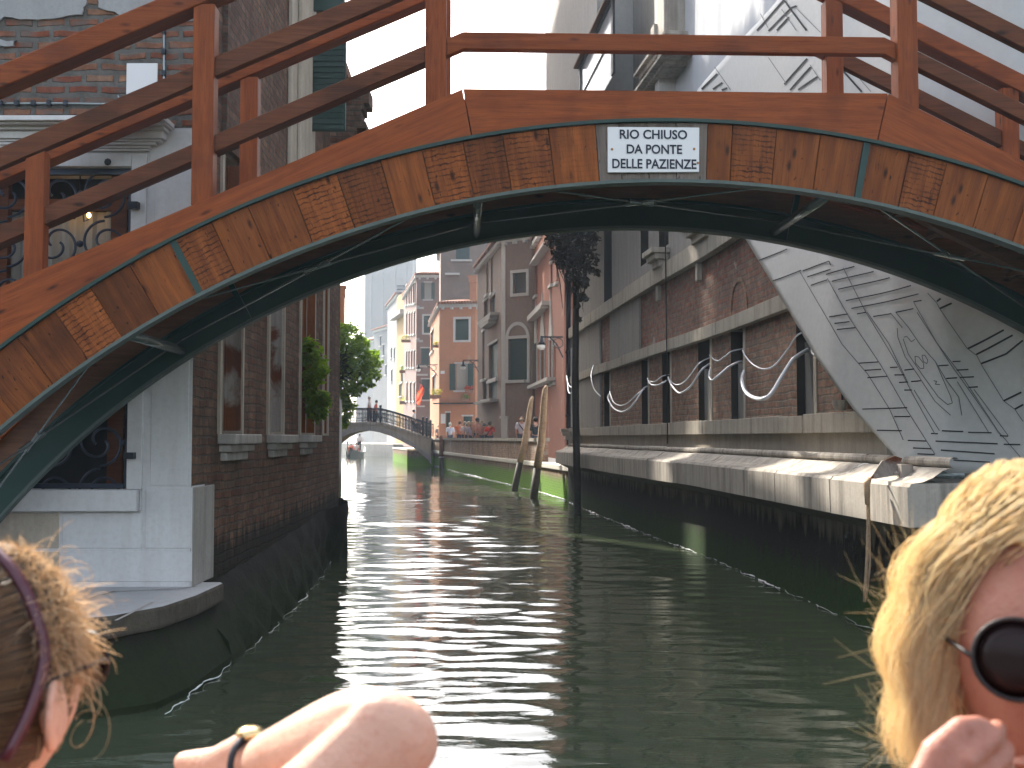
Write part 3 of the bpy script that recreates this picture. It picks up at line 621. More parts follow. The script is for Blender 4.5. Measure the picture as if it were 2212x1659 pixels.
# blank white plaque and the clipped conduit on the brick
pq = MB(); a, b = P9(274, 206), P9(342, 138); pq.box((a.x, FY - .02, a.z), (b.x, FY - .002, b.z)); o = pq.build('plaque', M['white_paint'], bevel=0.004)
tag(o, 'blank white plaque screwed to the brick wall above the cornice', 'plaque')
cdt = thing('conduit', 'thin grey cable clipped along the brick wall above the cornice', 'conduit', P9(356, 120))
c_ = MB(); k_ = MB()
path = [(-60, 224.5), (130, 224.5), (240, 226), (255, 224), (259, 214), (256, 206)]; c_.tube([P9(u, v) + Vector((0, -.016, 0)) for u, v in path], .011, 6)
path = [(355.5, -40), (355.5, 210), (352, 221), (343, 223.5), (334, 219), (330, 212)]; c_.tube([P9(u, v) + Vector((0, -.016, 0)) for u, v in path], .011, 6)
for u, v in ((3, 224.5), (38, 224.5), (74, 224.5), (108, 224.5), (144, 224.6), (355.5, 25), (355.5, 68), (355.5, 113), (355.5, 160)):
    p = P9(u, v); k_.box((p.x - .016, FY - .036, p.z - .022), (p.x + .016, FY - .002, p.z + .022))
c_.build('wire', M['steel_tube'], cdt, smooth=True); k_.build('clip', M['iron'], cdt)
# ---- canal side of the house, gently bending away
side = [(cx, FY), (-2.585, 10.6), (-2.60, 12.2), (-2.63, 14), (-2.70, 16), (-2.78, 17.9)]
ssum = [0]
for p, q in zip(side, side[1:]): ssum.append(ssum[-1] + math.dist(p, q))
def QS(s, z, o):
    i = max(0, min(len(side) - 2, next((k for k in range(len(ssum) - 1) if s <= ssum[k + 1]), len(side) - 2)))
    f = (s - ssum[i]) / (ssum[i + 1] - ssum[i]); x = side[i][0] + (side[i + 1][0] - side[i][0]) * f; y = side[i][1] + (side[i + 1][1] - side[i][1]) * f
    d = Vector((side[i + 1][0] - side[i][0], side[i + 1][1] - side[i][1], 0)).normalized()
    return Vector((x, y, z)) + Vector((d.y, -d.x, 0)) * o
def s_of(u):
    lo, hi = 0.0, ssum[-1]
    for _ in range(40):
        m = (lo + hi) / 2; p = QS(m, 0, 0)
        if CU + F * p.x / p.y / (1.0) < u: lo = m
        else: hi = m
    return lo
def z_of(u, v): return zat(v, QS(s_of(u), 0, 0).y)
sb_, back = MB(), MB()
zs0, zs1 = z_of(510, 938), 5.6
spec = [(474, 489), (578, 592), (647, 660), (697, 706)]
holes = []
for (ua, ub) in spec:
    a = s_of(ua); holes.append((a, a + {474: .74, 578: .80, 647: 1.15, 697: .5}[ua], zs0, 4.35, 0.3))
# upper floor openings
holes += [(s_of(640), s_of(640) + 1.0, 5.55, 7.0, .3)]
wall_holes(sb_, QS, 0, ssum[-1], 0.5, 7.6, holes, ssum, 0.3, 0, 1, back)
sb_.add([QS(ssum[-1], .7, 0), QS(ssum[-1], 7.6, 0), Vector((-14, 17.9, 7.6)), Vector((-14, 17.9, .7))], [(3, 2, 1, 0)])
sb_.add([Vector((-14, FY, 7.6)), QS(0, 7.6, 0), QS(ssum[-1], 7.6, 0), Vector((-14, 17.9, 7.6))], [(0, 1, 2, 3)])
sb_.build('canal_side_wall', [M['brick_side'], M['stone_warm']], house)
back.build('window_back', M['dark'], house)
# corner stones
cq = MB(); qbox(cq, QS, 0.0, 0.34, hz(277) - 5.8, hz(1050), .003, .012); cq.build('corner_stone', M['stone_white'], house)
cq = MB(); qbox(cq, QS, -0.0, 0.62, PZ, hz(1053), .004, .02); x = cq.build('corner_stone', M['stone_grey'], house, bevel=.01); x['label'] = 'grey weathered stone at the foot of the corner'
# sills on brackets
for (ua, ub) in spec[:3]:
    sm = MB(); a = s_of(ua) - .06; L = 0.98 if ua < 640 else .86
    qbox(sm, QS, a, a + L, zs0 - .09, zs0, 0, .17); qbox(sm, QS, a + .05, a + L - .05, zs0 - .16, zs0 - .092, 0, .11); qbox(sm, QS, a + .1, a + L - .1, zs0 - .24, zs0 - .162, 0, .06)
    sm.build('window_sill', M['stone_grey'], house, bevel=.01)
# stone jambs, and rusty iron shutters standing half open from the far jamb
for k, (ua, ub) in enumerate(spec[:4]):
    jm = MB(); a = s_of(ua); L = {474: .74, 578: .80, 647: 1.15, 697: .5}[ua]
    qbox(jm, QS, a - .07, a - .001, zs0, 4.4, -.02, .025); qbox(jm, QS, a + L + .001, a + L + .05, zs0, 4.4, -.02, .02); jm.build('window_jamb', M['stone_warm'], house)
    for j, (off, wd, ang, mt) in enumerate({474: ((.26, .15, 82, 'rust'),), 578: ((.24, .125, 82, 'rust'),), 647: ((.25, .06, 80, 'rust_orange'), (.75, .10, 80, 'rust_orange')), 697: ((.2, .06, 80, 'rust_orange'),)}[ua]):
        sh = MB(); p0 = QS(a + off, 0, -.03); d = (QS(a + .1, 0, 0) - QS(a, 0, 0)).normalized(); nrm = Vector((d.y, -d.x, 0))
        e = d * math.cos(R(ang)) + nrm * math.sin(R(ang)); th = d * .025
        def sq(f0, f1, z0, z1, t0, t1):
            P_ = [p0 + e * (wd * f0) + th * t0, p0 + e * (wd * f1) + th * t0, p0 + e * (wd * f1) + th * t1, p0 + e * (wd * f0) + th * t1]
            sh.prism([q + Vector((0, 0, z0)) for q in P_], (0, 0, z1 - z0))
        sq(0, 1, zs0 + .03, 4.3, 0, .4)
        for f in (0.0, .88): sq(f, f + .12, zs0 + .03, 4.3, -.5, -.02)
        for z in (zs0 + .35, zs0 + .95, zs0 + 1.5, zs0 + 2.05): sq(.14, .86, z, z + .05, -.6, -.02)
        sh.build('shutter', M[mt], house)
# plinth, bulging with age; sits on the water
pl = MB(); NS = 46; prof_z = [-1.5, 0.0, .25, .5, .72, .84]
wl = [(-2.27, 7.6), (-2.24, 9.2), (-2.26, 10.4), (-2.32, 12), (-2.44, 14), (-2.62, 16), (-2.66, 17.6), (-2.86, 18.3)]
def wlx(y):
    for (xa, ya), (xb, yb) in zip(wl, wl[1:]):
        if y <= yb: return xa + (xb - xa) * (y - ya) / (yb - ya)
    return wl[-1][0]
rows = []
for i in range(NS + 1):
    f = i / NS; s = ssum[-1] * f; top = QS(s, 0, .02); y = top.y; row = []
    for z in prof_z:
        zz = z * (.66 + .34 * f) if z > 0 else z; g = max(0, min(1, 1 - z / .84)) ** 0.8 if z > 0 else 1.0
        x = top.x + (wlx(y) - top.x) * g + 0.035 * (math.sin(7 * s + 9 * z) + .6 * math.sin(17.3 * s + 4 * z)) * (0.3 + g) * (1 if z > -.5 else 0) + (.16 * math.exp(-((y - 17.0) / .7) ** 2) * (0.5 + z) if z > 0 else .1 * math.exp(-((y - 17.0) / .7) ** 2))
        row.append((x, y, zz if z < .8 else zz))
    rows.append(row)
vs = [p for r in rows for p in r]; k = len(prof_z); fs = []
for i in range(NS):
    for j in range(k - 1): fs.append((i * k + j, (i + 1) * k + j, (i + 1) * k + j + 1, i * k + j + 1))
pl.add(vs, fs)
e = rows[0]; pl.add(list(e) + [(-2.9, 9.03, e[-1][2]), (-2.9, 9.03, e[0][2])], [tuple(range(k))[::-1] + (k + 1, k)][:1]); pl.add([rows[0][-1], rows[0][-1]], []); e = rows[-1]; pl.add(list(e) + [(-9, 18.2, e[0][2]), (-9, 18.2, e[-1][2])], [tuple(range(k)) + (k + 1, k)])
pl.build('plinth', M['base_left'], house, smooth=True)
lip([(wlx(y) + .02, y) for y in np.arange(7.3, 18.2, .4)], .0055)
# upper part seen over the bridge: stone pilaster, tall dark shutter standing open
pi_ = MB(); qbox(pi_, QS, s_of(614), s_of(668), 4.4, 7.55, .004, .05); qbox(pi_, QS, s_of(627), s_of(652), 4.4, 7.55, .052, .10)
pi_.build('pilaster', M['stone_warm'], house, bevel=.01)
pr = MB(); qbox(pr, QS, s_of(470), s_of(528), 4.4, 7.55, .004, .05); pr.build('render_strip', M['render_brown'], house)
du = MB()
pA = QS(s_of(672), 0, .03)
def dsh(mb, z0, z1, px, wd, y):
    p = at(px, 300, y); mb.box((p.x, y, z0), (p.x + wd, y + .05, z1))
dsh(du, zat(282, 14.2), zat(40, 14.2), 669, .46, 14.2); dsh(du, zat(22, 14.25), zat(-160, 14.25), 669, .44, 14.25)
for z in np.arange(zat(280, 14.2), zat(45, 14.2), .075):
    p = at(669, 300, 14.2); du.box((p.x + .03, 14.185, z), (p.x + .43, 14.199, z + .045))
o = du.build('shutter', M['shutter'], house); o['label'] = 'tall dark green shutter standing open from the canal side wall'
kx = MB(); p = at(740, 190, 16.4); q = at(797, 190, 16.4)
for (ul, ur, v0, v1) in ((700, 797, 190, 222), (700, 785, 222.3, 236), (700, 779, 236.3, 250), (700, 782, 250.3, 262), (700, 790, 262.3, 276), (700, 770, 276.3, 300), (700, 764, 300.3, 330)):
    kx.box((at(ul, v0, 16.4).x, 16.4, zat(v1, 16.4)), (at(ur, v0, 16.4).x, 16.9, zat(v0, 16.4)))
kx.build('chimney_corbel', M['brick_side'], house)
rf = MB(); rf.prism([(-14.3, FY - .3, 7.61), (cx + .2, FY - .3, 7.61), (-2.65, 18.1, 7.61), (-14.3, 18.1, 7.61)], (0, 0, .16)); rf.add([(-14.3, FY - .3, 7.78), (cx + .2, FY - .3, 7.78), (-2.65, 18.1, 7.78), (-14.3, 18.1, 7.78), (-8.5, 12.5, 8.9), (-8.5, 14.5, 8.9)], [(0, 1, 4), (1, 2, 5, 4), (2, 3, 5), (3, 0, 4, 5)]); rf.build('roof', M['tile'], house)
# climbing plant in the third window
def leaves(mb, c, r, n, size, flat=1.0, seed=None, sc=(1, 1, 1)):
    for _ in range(n):
        d = Vector((random.gauss(0, 1), random.gauss(0, 1), random.gauss(0, 1))).normalized() * (random.random() ** 0.45)
        p = Vector(c) + Vector((d.x * r * sc[0], d.y * r * sc[1], d.z * r * sc[2]))
        a = Vector((random.gauss(0, 1), random.gauss(0, 1), random.gauss(0, .7))).normalized(); b = a.orthogonal().normalized()
        b = (b * math.cos(random.random() * 6) + a.cross(b) * math.sin(random.random() * 6)).normalized()
        s = size * random.uniform(.6, 1.3); mid = p + a.cross(b) * s * .18
        mb.add([p - a * s, mid + b * s * .48, p + a * s, mid - b * s * .48], [(0, 1, 2, 3)])
t = thing('window_plant', 'green climbing plant hanging out of the rusty barred window', 'plant', at(676, 905, 14.0))
lf = MB(); sm = MB()
cl = [(668, 745, .11), (676, 765, .16), (683, 785, .17), (688, 805, .15), (676, 815, .14), (668, 840, .11), (672, 868, .13), (684, 880, .15), (690, 862, .09), (697, 858, .09), (705, 868, .06), (682, 895, .12), (692, 893, .10), (662, 775, .07)]
for (u, v, r) in cl: leaves(lf, at(u, v, 13.9), r, 85, .05)
pts = [at(u, v, 13.95) for u, v in ((680, 905), (676, 870), (670, 840), (678, 805), (678, 770), (668, 740))]; sm.tube(pts, .008, 5)
lf.build('foliage', M['leaf'], t); sm.build('stem', M['bark'], t)
# ================================================================== PALAZZO on the right
BP = [(3.55, 7.4), (3.46, 9.4), (3.375, 10.46), (3.195, 13.3), (2.94, 17.0), (2.59, 20.1), (2.20, 24.2), (1.84, 28.0), (1.57, 31.5), (1.46, 33.0)]
def spl(y):
    """smooth plan curve of the foundation at the water"""
    n = len(BP)
    for i in range(n - 1):
        if y <= BP[i + 1][1] or i == n - 2:
            x0, y0 = BP[i]; x1, y1 = BP[i + 1]
            m0 = ((x1 - BP[i - 1][0]) / (y1 - BP[i - 1][1])) if i > 0 else (x1 - x0) / (y1 - y0)
            m1 = ((BP[i + 2][0] - x0) / (BP[i + 2][1] - y0)) if i < n - 2 else (x1 - x0) / (y1 - y0)
            h = y1 - y0; t = (y - y0) / h
            return (2*t**3 - 3*t*t + 1) * x0 + (t**3 - 2*t*t + t) * h * m0 + (-2*t**3 + 3*t*t) * x1 + (t**3 - t*t) * h * m1
def QP(y, z, o):
    d = (spl(y + .05) - spl(y - .05)) / .1; n = Vector((-1, d, 0)).normalized()
    return Vector((spl(y) + .15, y, z)) + n * o
def y_of(u, o=0.0):
    lo, hi = 5.0, 33.0
    for _ in range(50):
        m = (lo + hi) / 2; p = QP(m, 0, o)
        if CU + F * p.x / p.y > u: lo = m
        else: hi = m
    return lo
def pz(u, v, o=0.0): return zat(v, QP(y_of(u, o), 0, o).y)
Y0, Y1, YW = 9.0, 31.4, 10.7         # ledge end, far end, wall end
JO = 0.75
KN = [Y0 + (Y1 - Y0) * i / 30 for i in range(31)]
pal = thing('palazzo', 'long weathered brick palazzo with stone ledge and blind windows along the right bank', 'palazzo', (3.3, 18, 0))
ZL, ZB, ZR, ZS0, ZS1 = 1.44, 1.09, 1.64, 1.85, 2.06
Z10, Z11, Z20, Z21, ZTOP = 3.33, 3.53, 4.60, 4.90, 13.5
def curve_bar(mb, o0, o1, z0, z1, ya=Y0, yb=Y1, mi=0, jag=0.0, zf=None):
    ks = [ya] + [k for k in KN if ya < k < yb] + [yb]
    jz = [random.uniform(-jag, jag) for _ in ks]
    mb.strip([QP(y, z0, o0) for y in ks], [QP(y, z0, o1) for y in ks], [QP(y, z1 + j, o1) for y, j in zip(ks, jz)], [QP(y, z1 + j, o0) for y, j in zip(ks, jz)], mi)
# foundation in the water: big stones with a ragged tide line
fb = MB(); curve_bar(fb, -.6, .15, -1.6, ZB - .12); fb.build('foundation', M['base_wet'], pal)
lip([(QP(y, 0, .16).x, y) for y in np.arange(9.0, 31.5, .5)], .009)
lip([(x + .04, y) for x, y in qedge[1:]], .012, .2)
fb2 = MB()
# sloping underside of the ledge
ks = KN
fb2.strip([QP(y, ZB - .13, .05) for y in ks], [QP(y, ZB - .13, .17) for y in ks], [QP(y, ZB, .44) for y in ks], [QP(y, ZB, .05) for y in ks]); fb2.build('ledge_underside', M['base_wet'], pal)
# ledge stones, butted one after another
n = 13; ya = Y0 - .1
for i in range(n):
    lb = MB(); a = ya + (Y1 + .25 - ya) * i / n; b = ya + (Y1 + .25 - ya) * (i + 1) / n - .012; j = random.uniform(-.006, .006); jo = random.uniform(-.012, .012)
    kk = [a, (a + b) / 2, b]
    lb.strip([QP(y, ZB + .002, .03) for y in kk], [QP(y, ZB + .002 + j, .485 + jo) for y in kk], [QP(y, ZL - .03 + j, .49 + jo) for y in kk], [QP(y, ZL - .03, .03) for y in kk])
    lb.strip([QP(y, ZL - .029, .03) for y in kk], [QP(y, ZL - .029 + j, .475 + jo) for y in kk], [QP(y, ZL + j, .455 + jo) for y in kk], [QP(y, ZL, .03) for y in kk])
    # ogee top
    pr = [(.43, ZL + .001), (.36, ZL + .012), (.28, ZL + .045), (.20, ZL + .10), (.15, ZL + .12), (.02, ZL + .121)]
    for (oa, za), (ob, zb) in zip(pr, pr[1:]):
        lb.add([QP(y, za + j, oa) for y in kk] + [QP(y, zb + j, ob) for y in kk], [(0, 1, 4, 3), (1, 2, 5, 4)])
    rr = .045; prr = [(.10 + rr * math.cos(q), ZL + .165 + j + rr * math.sin(q)) for q in np.linspace(-1.4, 2.4, 8)]
    for (oa, za), (ob, zb) in zip(prr, prr[1:]):
        lb.add([QP(y, za, oa) for y in kk] + [QP(y, zb, ob) for y in kk], [(0, 1, 4, 3), (1, 2, 5, 4)])
    lb.build('ledge_stone', M['stone_ledge'], pal)
# plinth panels and sill course
pb = MB(); curve_bar(pb, -.3, .025, ZL + .12, ZS0, YW - .3); pb.build('plinth', M['stone_warm'], pal)
yy = YW - .3; 
while yy < Y1 - .2:
    L = random.uniform(.7, 1.7); e = min(Y1, yy + L); sc = MB()
    curve_bar(sc, -.3, .11 + random.uniform(-.008, .01), ZS0 + .002, ZS1 + random.uniform(-.012, .012), yy, e - .008); sc.build('sill_stone', M['stone_sill'], pal, bevel=.008); yy = e
for (z0, z1, o) in ((Z10, Z11, .10), (Z20, Z21, .13)):
    yy = YW - .02
    while yy < Y1 - .2:
        L = random.uniform(1.0, 2.2); e = min(Y1, yy + L); sc = MB()
        curve_bar(sc, -.3, o + random.uniform(-.006, .01), z0, z1 + random.uniform(-.008, .008), yy, e - .006); sc.build('string_course', M['stone_sill'], pal, bevel=.008); yy = e
# ground floor wall with tall dark slots
def slots(defs): 
    r = []
    for (ua, ub, z0, z1, d) in defs:
        a, b = sorted((y_of(ua), y_of(ub))); r.append((a, b, z0, z1, d))
    return r
wb, back = MB(), MB()
g = slots([(1305, 1318, ZS1, Z10, .4), (1386.5, 1401, ZS1, Z10, .4), (1431, 1449, ZS1, Z10, .4), (1509, 1536, ZS1, Z10, .4), (1580, 1608, ZS1, Z10, .4), (1722, 1760, ZS1, Z10, .4), (1845, 1885, ZS1, Z10, .4)])
def QPf(s, z, o): return QP(-s, z, o)                                # along the wall from far to near
H_ = lambda L: [(-b, -a, c, d, e) for a, b, c, d, e in L]
brk = [-k for k in KN]
wall_holes(wb, QPf, -Y1, -YW, ZS1 - .02, Z10 + .02, H_([(a, b, ZS1 + .0, Z10 - .0, d) for a, b, c, e, d in g]), brk, .4, 0, 1, back)
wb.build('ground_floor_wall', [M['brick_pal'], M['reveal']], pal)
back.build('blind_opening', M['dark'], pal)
# worn stone blocks in the lower part of the openings and tan jamb strips at their near side
for k, (a, b, z0, z1, d) in enumerate(g):
    jm = MB(); qbox(jm, QPf, -a + .004, -a + .10, ZS1 + .0, Z10 - .003, .002, .014); 
    jm.build('jamb_strip', M['stone_warm'], pal)
    if k >= 3:
        st_ = MB(); wdt = (b - a) * (.45 if k > 3 else .7); hgt = random.uniform(.45, .75)
        pts = [QPf(-b, ZS1, -.1), QPf(-b + wdt, ZS1, -.1), QPf(-b + wdt * .8, ZS1 + hgt * .6, -.1), QPf(-b + wdt * .6, ZS1 + hgt, -.1), QPf(-b, ZS1 + hgt * 1.25, -.1)]
        st_.prism(pts, (QPf(-b, 0, -.38) - QPf(-b, 0, -.1))); st_.build('worn_block', M['plaster_grey'], pal)
# first zone above: brick with a plaster flue and a bricked arch
wb2 = MB(); wall_holes(wb2, QPf, -Y1, -YW, Z11 - .02, Z20 + .02, [], brk); wb2.build('middle_wall', M['brick_red'], pal)
fl = MB(); a, b = sorted((y_of(1322), y_of(1386))); curve_bar(fl, .003, .045, Z11 + .01, Z20 - .003, a, b); fl.build('plaster_panel', M['plaster_grey'], pal)
ap = MB(); a, b = sorted((y_of(1576), y_of(1622))); m_ = (a + b) / 2; r_ = (b - a) * .36
for i in range(14):
    t0, t1 = PI * i / 14, PI * (i + 1) / 14; zc_ = Z11 + .02
    vs = []
    for tt, rr in ((t0, r_), (t1, r_), (t1, r_ + .07), (t0, r_ + .07)): vs.append((m_ + rr * math.cos(tt), zc_ + rr * math.sin(tt) * 1.15))
    ap.add([QP(y, z, .004) for y, z in vs] + [QP(y, z, .015) for y, z in vs], [(4, 5, 6, 7), (7, 6, 5, 4), (0, 1, 5, 4), (1, 2, 6, 5), (2, 3, 7, 6), (3, 0, 4, 7)])
ap.build('blind_arch', M['brick_pal'], pal)
# upper floor: grey plaster, tall slots
wb3, back3 = MB(), MB()
g3 = slots([(1306, 1323, Z21 + .05, 7.2, .45), (1386, 1403, Z21 + .3, 7.2, .45), (1426, 1447, Z21 + .35, 7.2, .45), (1506, 1532, Z21 + .5, 7.2, .45)])
wall_holes(wb3, QPf, -Y1, -YW, Z21 - .02, ZTOP, H_(g3), brk, .45, 0, 1, back3)
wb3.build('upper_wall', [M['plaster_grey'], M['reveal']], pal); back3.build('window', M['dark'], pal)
# little stone brackets on the second course
for (ua, ub) in ((1428, 1450), (1516, 1556)):
    cb = MB(); a, b = sorted((y_of(ua), y_of(ub))); zt = Z21 + .02
    for k, (o, h) in enumerate(((.34, .10), (.27, .10), (.19, .12))): curve_bar(cb, .0, o, zt + .26 - .1 * k - h, zt + .26 - .1 * k - .002, a + .05 * k, b - .05 * k)
    cb.build('bracket', M['stone_sill'], pal, bevel=.01)
    cs = MB(); a2 = b; qbox(cs, QPf, -b - .02, -b + .10, Z20 - .30, Z20 - .01, .0, .09); cs.build('bracket', M['stone_sill'], pal, bevel=.02)
# far end: corner strips, upper storey jutting out, little stone cornice
en = MB(); curve_bar(en, .003, .05, ZS1, Z20, y_of(1300), Y1); en.build('corner_strip', M['plaster_grey'], pal)
ec = MB(); 
ec.add([QP(Y1, -1.6, .15), QP(Y1, ZB, .15), QP(Y1, ZB, -4), QP(Y1, -1.6, -4)], [(0, 1, 2, 3)])
ec.add([QP(Y1, ZB, 0), QP(Y1, ZTOP, 0), QP(Y1, ZTOP, -8), QP(Y1, ZB, -8)], [(0, 1, 2, 3)])
ec.add([QP(YW, ZB, 0), QP(YW, ZTOP, 0), QP(YW, ZTOP, -8), QP(YW, ZB, -8)], [(3, 2, 1, 0)])
ec.build('end_wall', M['plaster_grey'], pal)
ju = MB(); ya_ = y_of(1372); 
curve_bar(ju, .002, JO, 7.9, ZTOP, ya_, Y1 + .1); 
for k in range(4): curve_bar(ju, .002, JO - .02 - .16 * k, 7.9 - .14 * (k + 1), 7.9 - .14 * k - .003, ya_, Y1 + .06)
# leave a recess for the glazed window in the jutting storey
ju.build('jettied_storey', M['plaster_pale'], pal)
a, b = sorted((y_of(1258, JO), y_of(1332, JO)))
wi = MB(); qbox(wi, QPf, -b, -a, zat(230, (a + b) / 2), zat(86, (a + b) / 2), JO+.005, JO+.02); pn2 = wi.build('window_pane', m_glass('pane painted as sky reflection', (0.55, 0.57, 0.6), 0.15), pal)  # pale base colour imitates the white sky mirrored in the glass
fr2 = MB(); zb_, zt_ = zat(230, (a + b) / 2), zat(86, (a + b) / 2)
qbox(fr2, QPf, -b - .03, -b + .13, zb_, zt_, JO+.002, JO+.05); qbox(fr2, QPf, -a - .16, -a + .03, zb_, zt_, JO+.002, JO+.05); qbox(fr2, QPf, -b - .03, -a + .03, zt_, zt_ + .07, JO+.002, JO+.06); qbox(fr2, QPf, -b + .131, -a - .161, zat(152, (a + b) / 2), zat(149.5, (a + b) / 2), JO+.021, JO+.04)
fr2.build('frame', M['iron'], pn2)
hd2 = MB()
for k in range(7):
    f0, f1 = k / 7, (k + 1) / 7; qbox(hd2, QPf, -b - .12, -a + .1, zt_ + .075 + .28 * f0, zt_ + .075 + .28 * f1, JO+.003, JO+.01 + .16 * (1 - f1 ** 1.5))
hd2.build('window_hood', M['wood_dark'], pal)
co = MB()
for (ua, ub, v0, v1, o) in ((1372, 1440, 118, 126, .62), (1384, 1440, 126.3, 140, .55), (1352, 1440, 172, 178, .7), (1360, 1440, 178.3, 196, .6), (1410, 1418, 60, 118, .6), (1425, 1440, -60, 118, .55)):
    a, b = sorted((y_of(ua, o), y_of(ub, o))); m_ = (a + b) / 2; qbox(co, QPf, -b, -a, zat(v1, m_), zat(v0, m_), .1, o)
co.build('balcony_cornice', M['stone_ledge'], pal, bevel=.01)
for (ua, ub, o) in ((1419, 1428, .50),):
    dp = MB(); a, b = sorted((y_of(ua, o), y_of(ub, o))); qbox(dp, QPf, -b, -a, 7.4, ZTOP, .05, o); dp.build('pilaster', M['trim'], pal)
rf = MB(); rf.strip([QP(YW - .2, ZTOP + .01, .6), QP(18, ZTOP + .01, .6), QP(Y1 + .3, ZTOP + .01, .6)], [QP(YW - .2, ZTOP + .01, -8), QP(18, ZTOP + .01, -8), QP(Y1 + .3, ZTOP + .01, -8)], [QP(YW - .2, ZTOP + 1.8, -8), QP(18, ZTOP + 1.8, -8), QP(Y1 + .3, ZTOP + 1.8, -8)], [QP(YW - .2, ZTOP + .2, .6), QP(18, ZTOP + .2, .6), QP(Y1 + .3, ZTOP + .2, .6)])
rf.build('roof', M['tile'], pal)
# broken stone bowl and its iron pipe on the sill
bw = MB(); p = QP(y_of(1815, .1), ZS1 + .02, .1)
bw.lathe([(.04, 0), (.065, .025), (.078, .06), (.082, .105), (.07, .106), (.055, .06), (.01, .04)], p, 14); o = bw.build('stone_bowl', M['stone_ledge']); tag(o, 'small pale stone basin fixed to the brick wall above the ledge', 'basin')
bi = MB(); bi.tube([p + Vector((0.03, .02, .05)), p + Vector((.03, .02, .18))], .013, 8); bi.build('pipe', M['iron'], o)
# ledge end pieces: two scrolled stone brackets at the far corner
for (u, vs_) in ((1215, 915), (1268, 915)):
    sb2 = MB(); y = 29.4 if u > 1240 else Y1 - .02
    for k, (o_, h) in enumerate(((.36, .10), (.32, .1), (.24, .12), (.14, .12), (.09, .14))):
        zt = ZS1 - sum(q for _, q in ((.36, .10), (.32, .1), (.24, .12), (.14, .12), (.09, .14))[:k]); curve_bar(sb2, 0, o_, zt - h + .002, zt, y - .16, y + .16)
    sb2.build('scroll_bracket', M['stone_warm'], pal, bevel=.012)
# ---- long down pipe, dark post and dry creeper at the far corner
dp = MB(); y = Y1 + .12; x0 = QP(Y1, 0, .12)
dp.tube([(x0.x, x0.y + .1, 1.6), (x0.x, x0.y + .1, 9.0)], .075, 10)
for z in (2.4, 4.2, 6.0): dp.tube([(x0.x, x0.y + .1, z), (x0.x, x0.y + .1, z + .08)], .10, 10)
o = dp.build('drain_pipe', M['iron'], smooth=True); tag(o, 'tall black drain pipe at the far corner of the palazzo', 'drain pipe')
dp = MB(); x1 = QP(Y1 - .6, 0, .07); dp.box((x1.x - .07, x1.y - .05, 2.1), (x1.x + .05, x1.y + .05, 4.3)); o = dp.build('painted_sun_strip', M['trim']); put(o, pal)  # white strip added to imitate a sunlit strip of the wall
ps = MB(); pa, pb_ = W(1258, 1095), at(1251, 560, 26.2)
xx = at(1243, 900, 26.4).x
ps.tube([(xx + .06, 26.4, -1.0), (xx + .03, 26.4, 1.0), (xx, 26.4, 3.0), (xx + .02, 26.4, 5.6)], [.09, .09, .085, .075], 10)
o = ps.build('timber_post', M['pole_dark'], smooth=True); tag(o, 'thick black timber post rising from the water before the palazzo corner', 'post')
cr = thing('dry_creeper', 'dark withered creeper hanging at the top of the black timber post', 'creeper', at(1235, 620, 26.2))
lf = MB(); sm = MB()
for (u, v, r, n) in ((1196, 498, .22, 130), (1188, 520, .14, 70), (1210, 512, .28, 190), (1232, 505, .30, 200), (1255, 500, .30, 180), (1278, 508, .26, 130), (1206, 540, .20, 110), (1203, 558, .12, 50), (1222, 548, .24, 160), (1245, 540, .26, 170), (1266, 545, .24, 130), (1214, 572, .14, 60), (1236, 570, .20, 120), (1256, 575, .2, 110), (1272, 580, .14, 60), (1230, 596, .12, 60), (1248, 604, .15, 80), (1262, 610, .12, 60), (1241, 628, .09, 40), (1256, 640, .1, 45), (1246, 660, .06, 26), (1264, 645, .06, 26), (1252, 690, .05, 20), (1285, 560, .14, 50), (1290, 590, .08, 25)):
    leaves(lf, at(u, v, 26.2 + random.uniform(-.3, .3)), r, n, .07, sc=(1, .8, 1.2))
for k in range(26):
    u = random.uniform(1195, 1265); v = random.uniform(500, 570); L = random.uniform(30, 140); p0 = at(u, v, 26.2); p1 = at(u + (1248 - u) * .4 + random.uniform(-8, 8), v + L, 26.2)
    sm.tube([p0, (p0 + p1) / 2 + Vector((random.uniform(-.1, .1), 0, 0)), p1], [.018, .014, .006], 5)
lf.build('foliage', M['creeper_dead'], cr); sm.build('vine', M['bark'], cr)
# ---- the two white cables looping from opening to opening
def hang(mb, pts, r, n=22):
    """pts: (u, v, offset from the wall) smoothed"""
    P = [at(u, v, QP(y_of(u, o), 0, o).y) for u, v, o in pts]; out = []
    for i in range(len(P) - 1):
        p0, p1, p2, p3 = P[max(i - 1, 0)], P[i], P[i + 1], P[min(i + 2, len(P) - 1)]
        for k in range(n if i < len(P) - 2 else n + 1):
            t = k / n; out.append(0.5 * ((2 * p1) + (p2 - p0) * t + (2 * p0 - 5 * p1 + 4 * p2 - p3) * t * t + (3 * p1 - p0 - 3 * p2 + p3) * t ** 3))
    mb.tube(out, r, 7)
chi = thing('cable', 'thinner upper white cable hung in loops across the palazzo openings', 'cable', at(1612, 772, 14.5))
clo = thing('cable', 'thicker lower white cable sagging in bright loops across the palazzo openings', 'cable', at(1620, 850, 14.0))
mb = MB(); hang(mb, [(1224, 812, .3), (1228, 830, .35), (1238, 835, .35), (1249, 800, .2)], 0.0172); mb.build('loop', M['cable'], chi, smooth=True)
mb = MB(); hang(mb, [(1317, 846, .15), (1325, 868, .25), (1340, 876, .3), (1357, 870, .25), (1378, 850, .1), (1396, 838, -.1)], 0.0125); mb.build('loop', M['cable'], chi, smooth=True)
mb = MB(); hang(mb, [(1398, 817, -.1), (1403, 823, .15), (1415, 824, .2), (1430, 813, .1), (1445, 809, -.1)], 0.0101); mb.build('loop', M['cable'], chi, smooth=True)
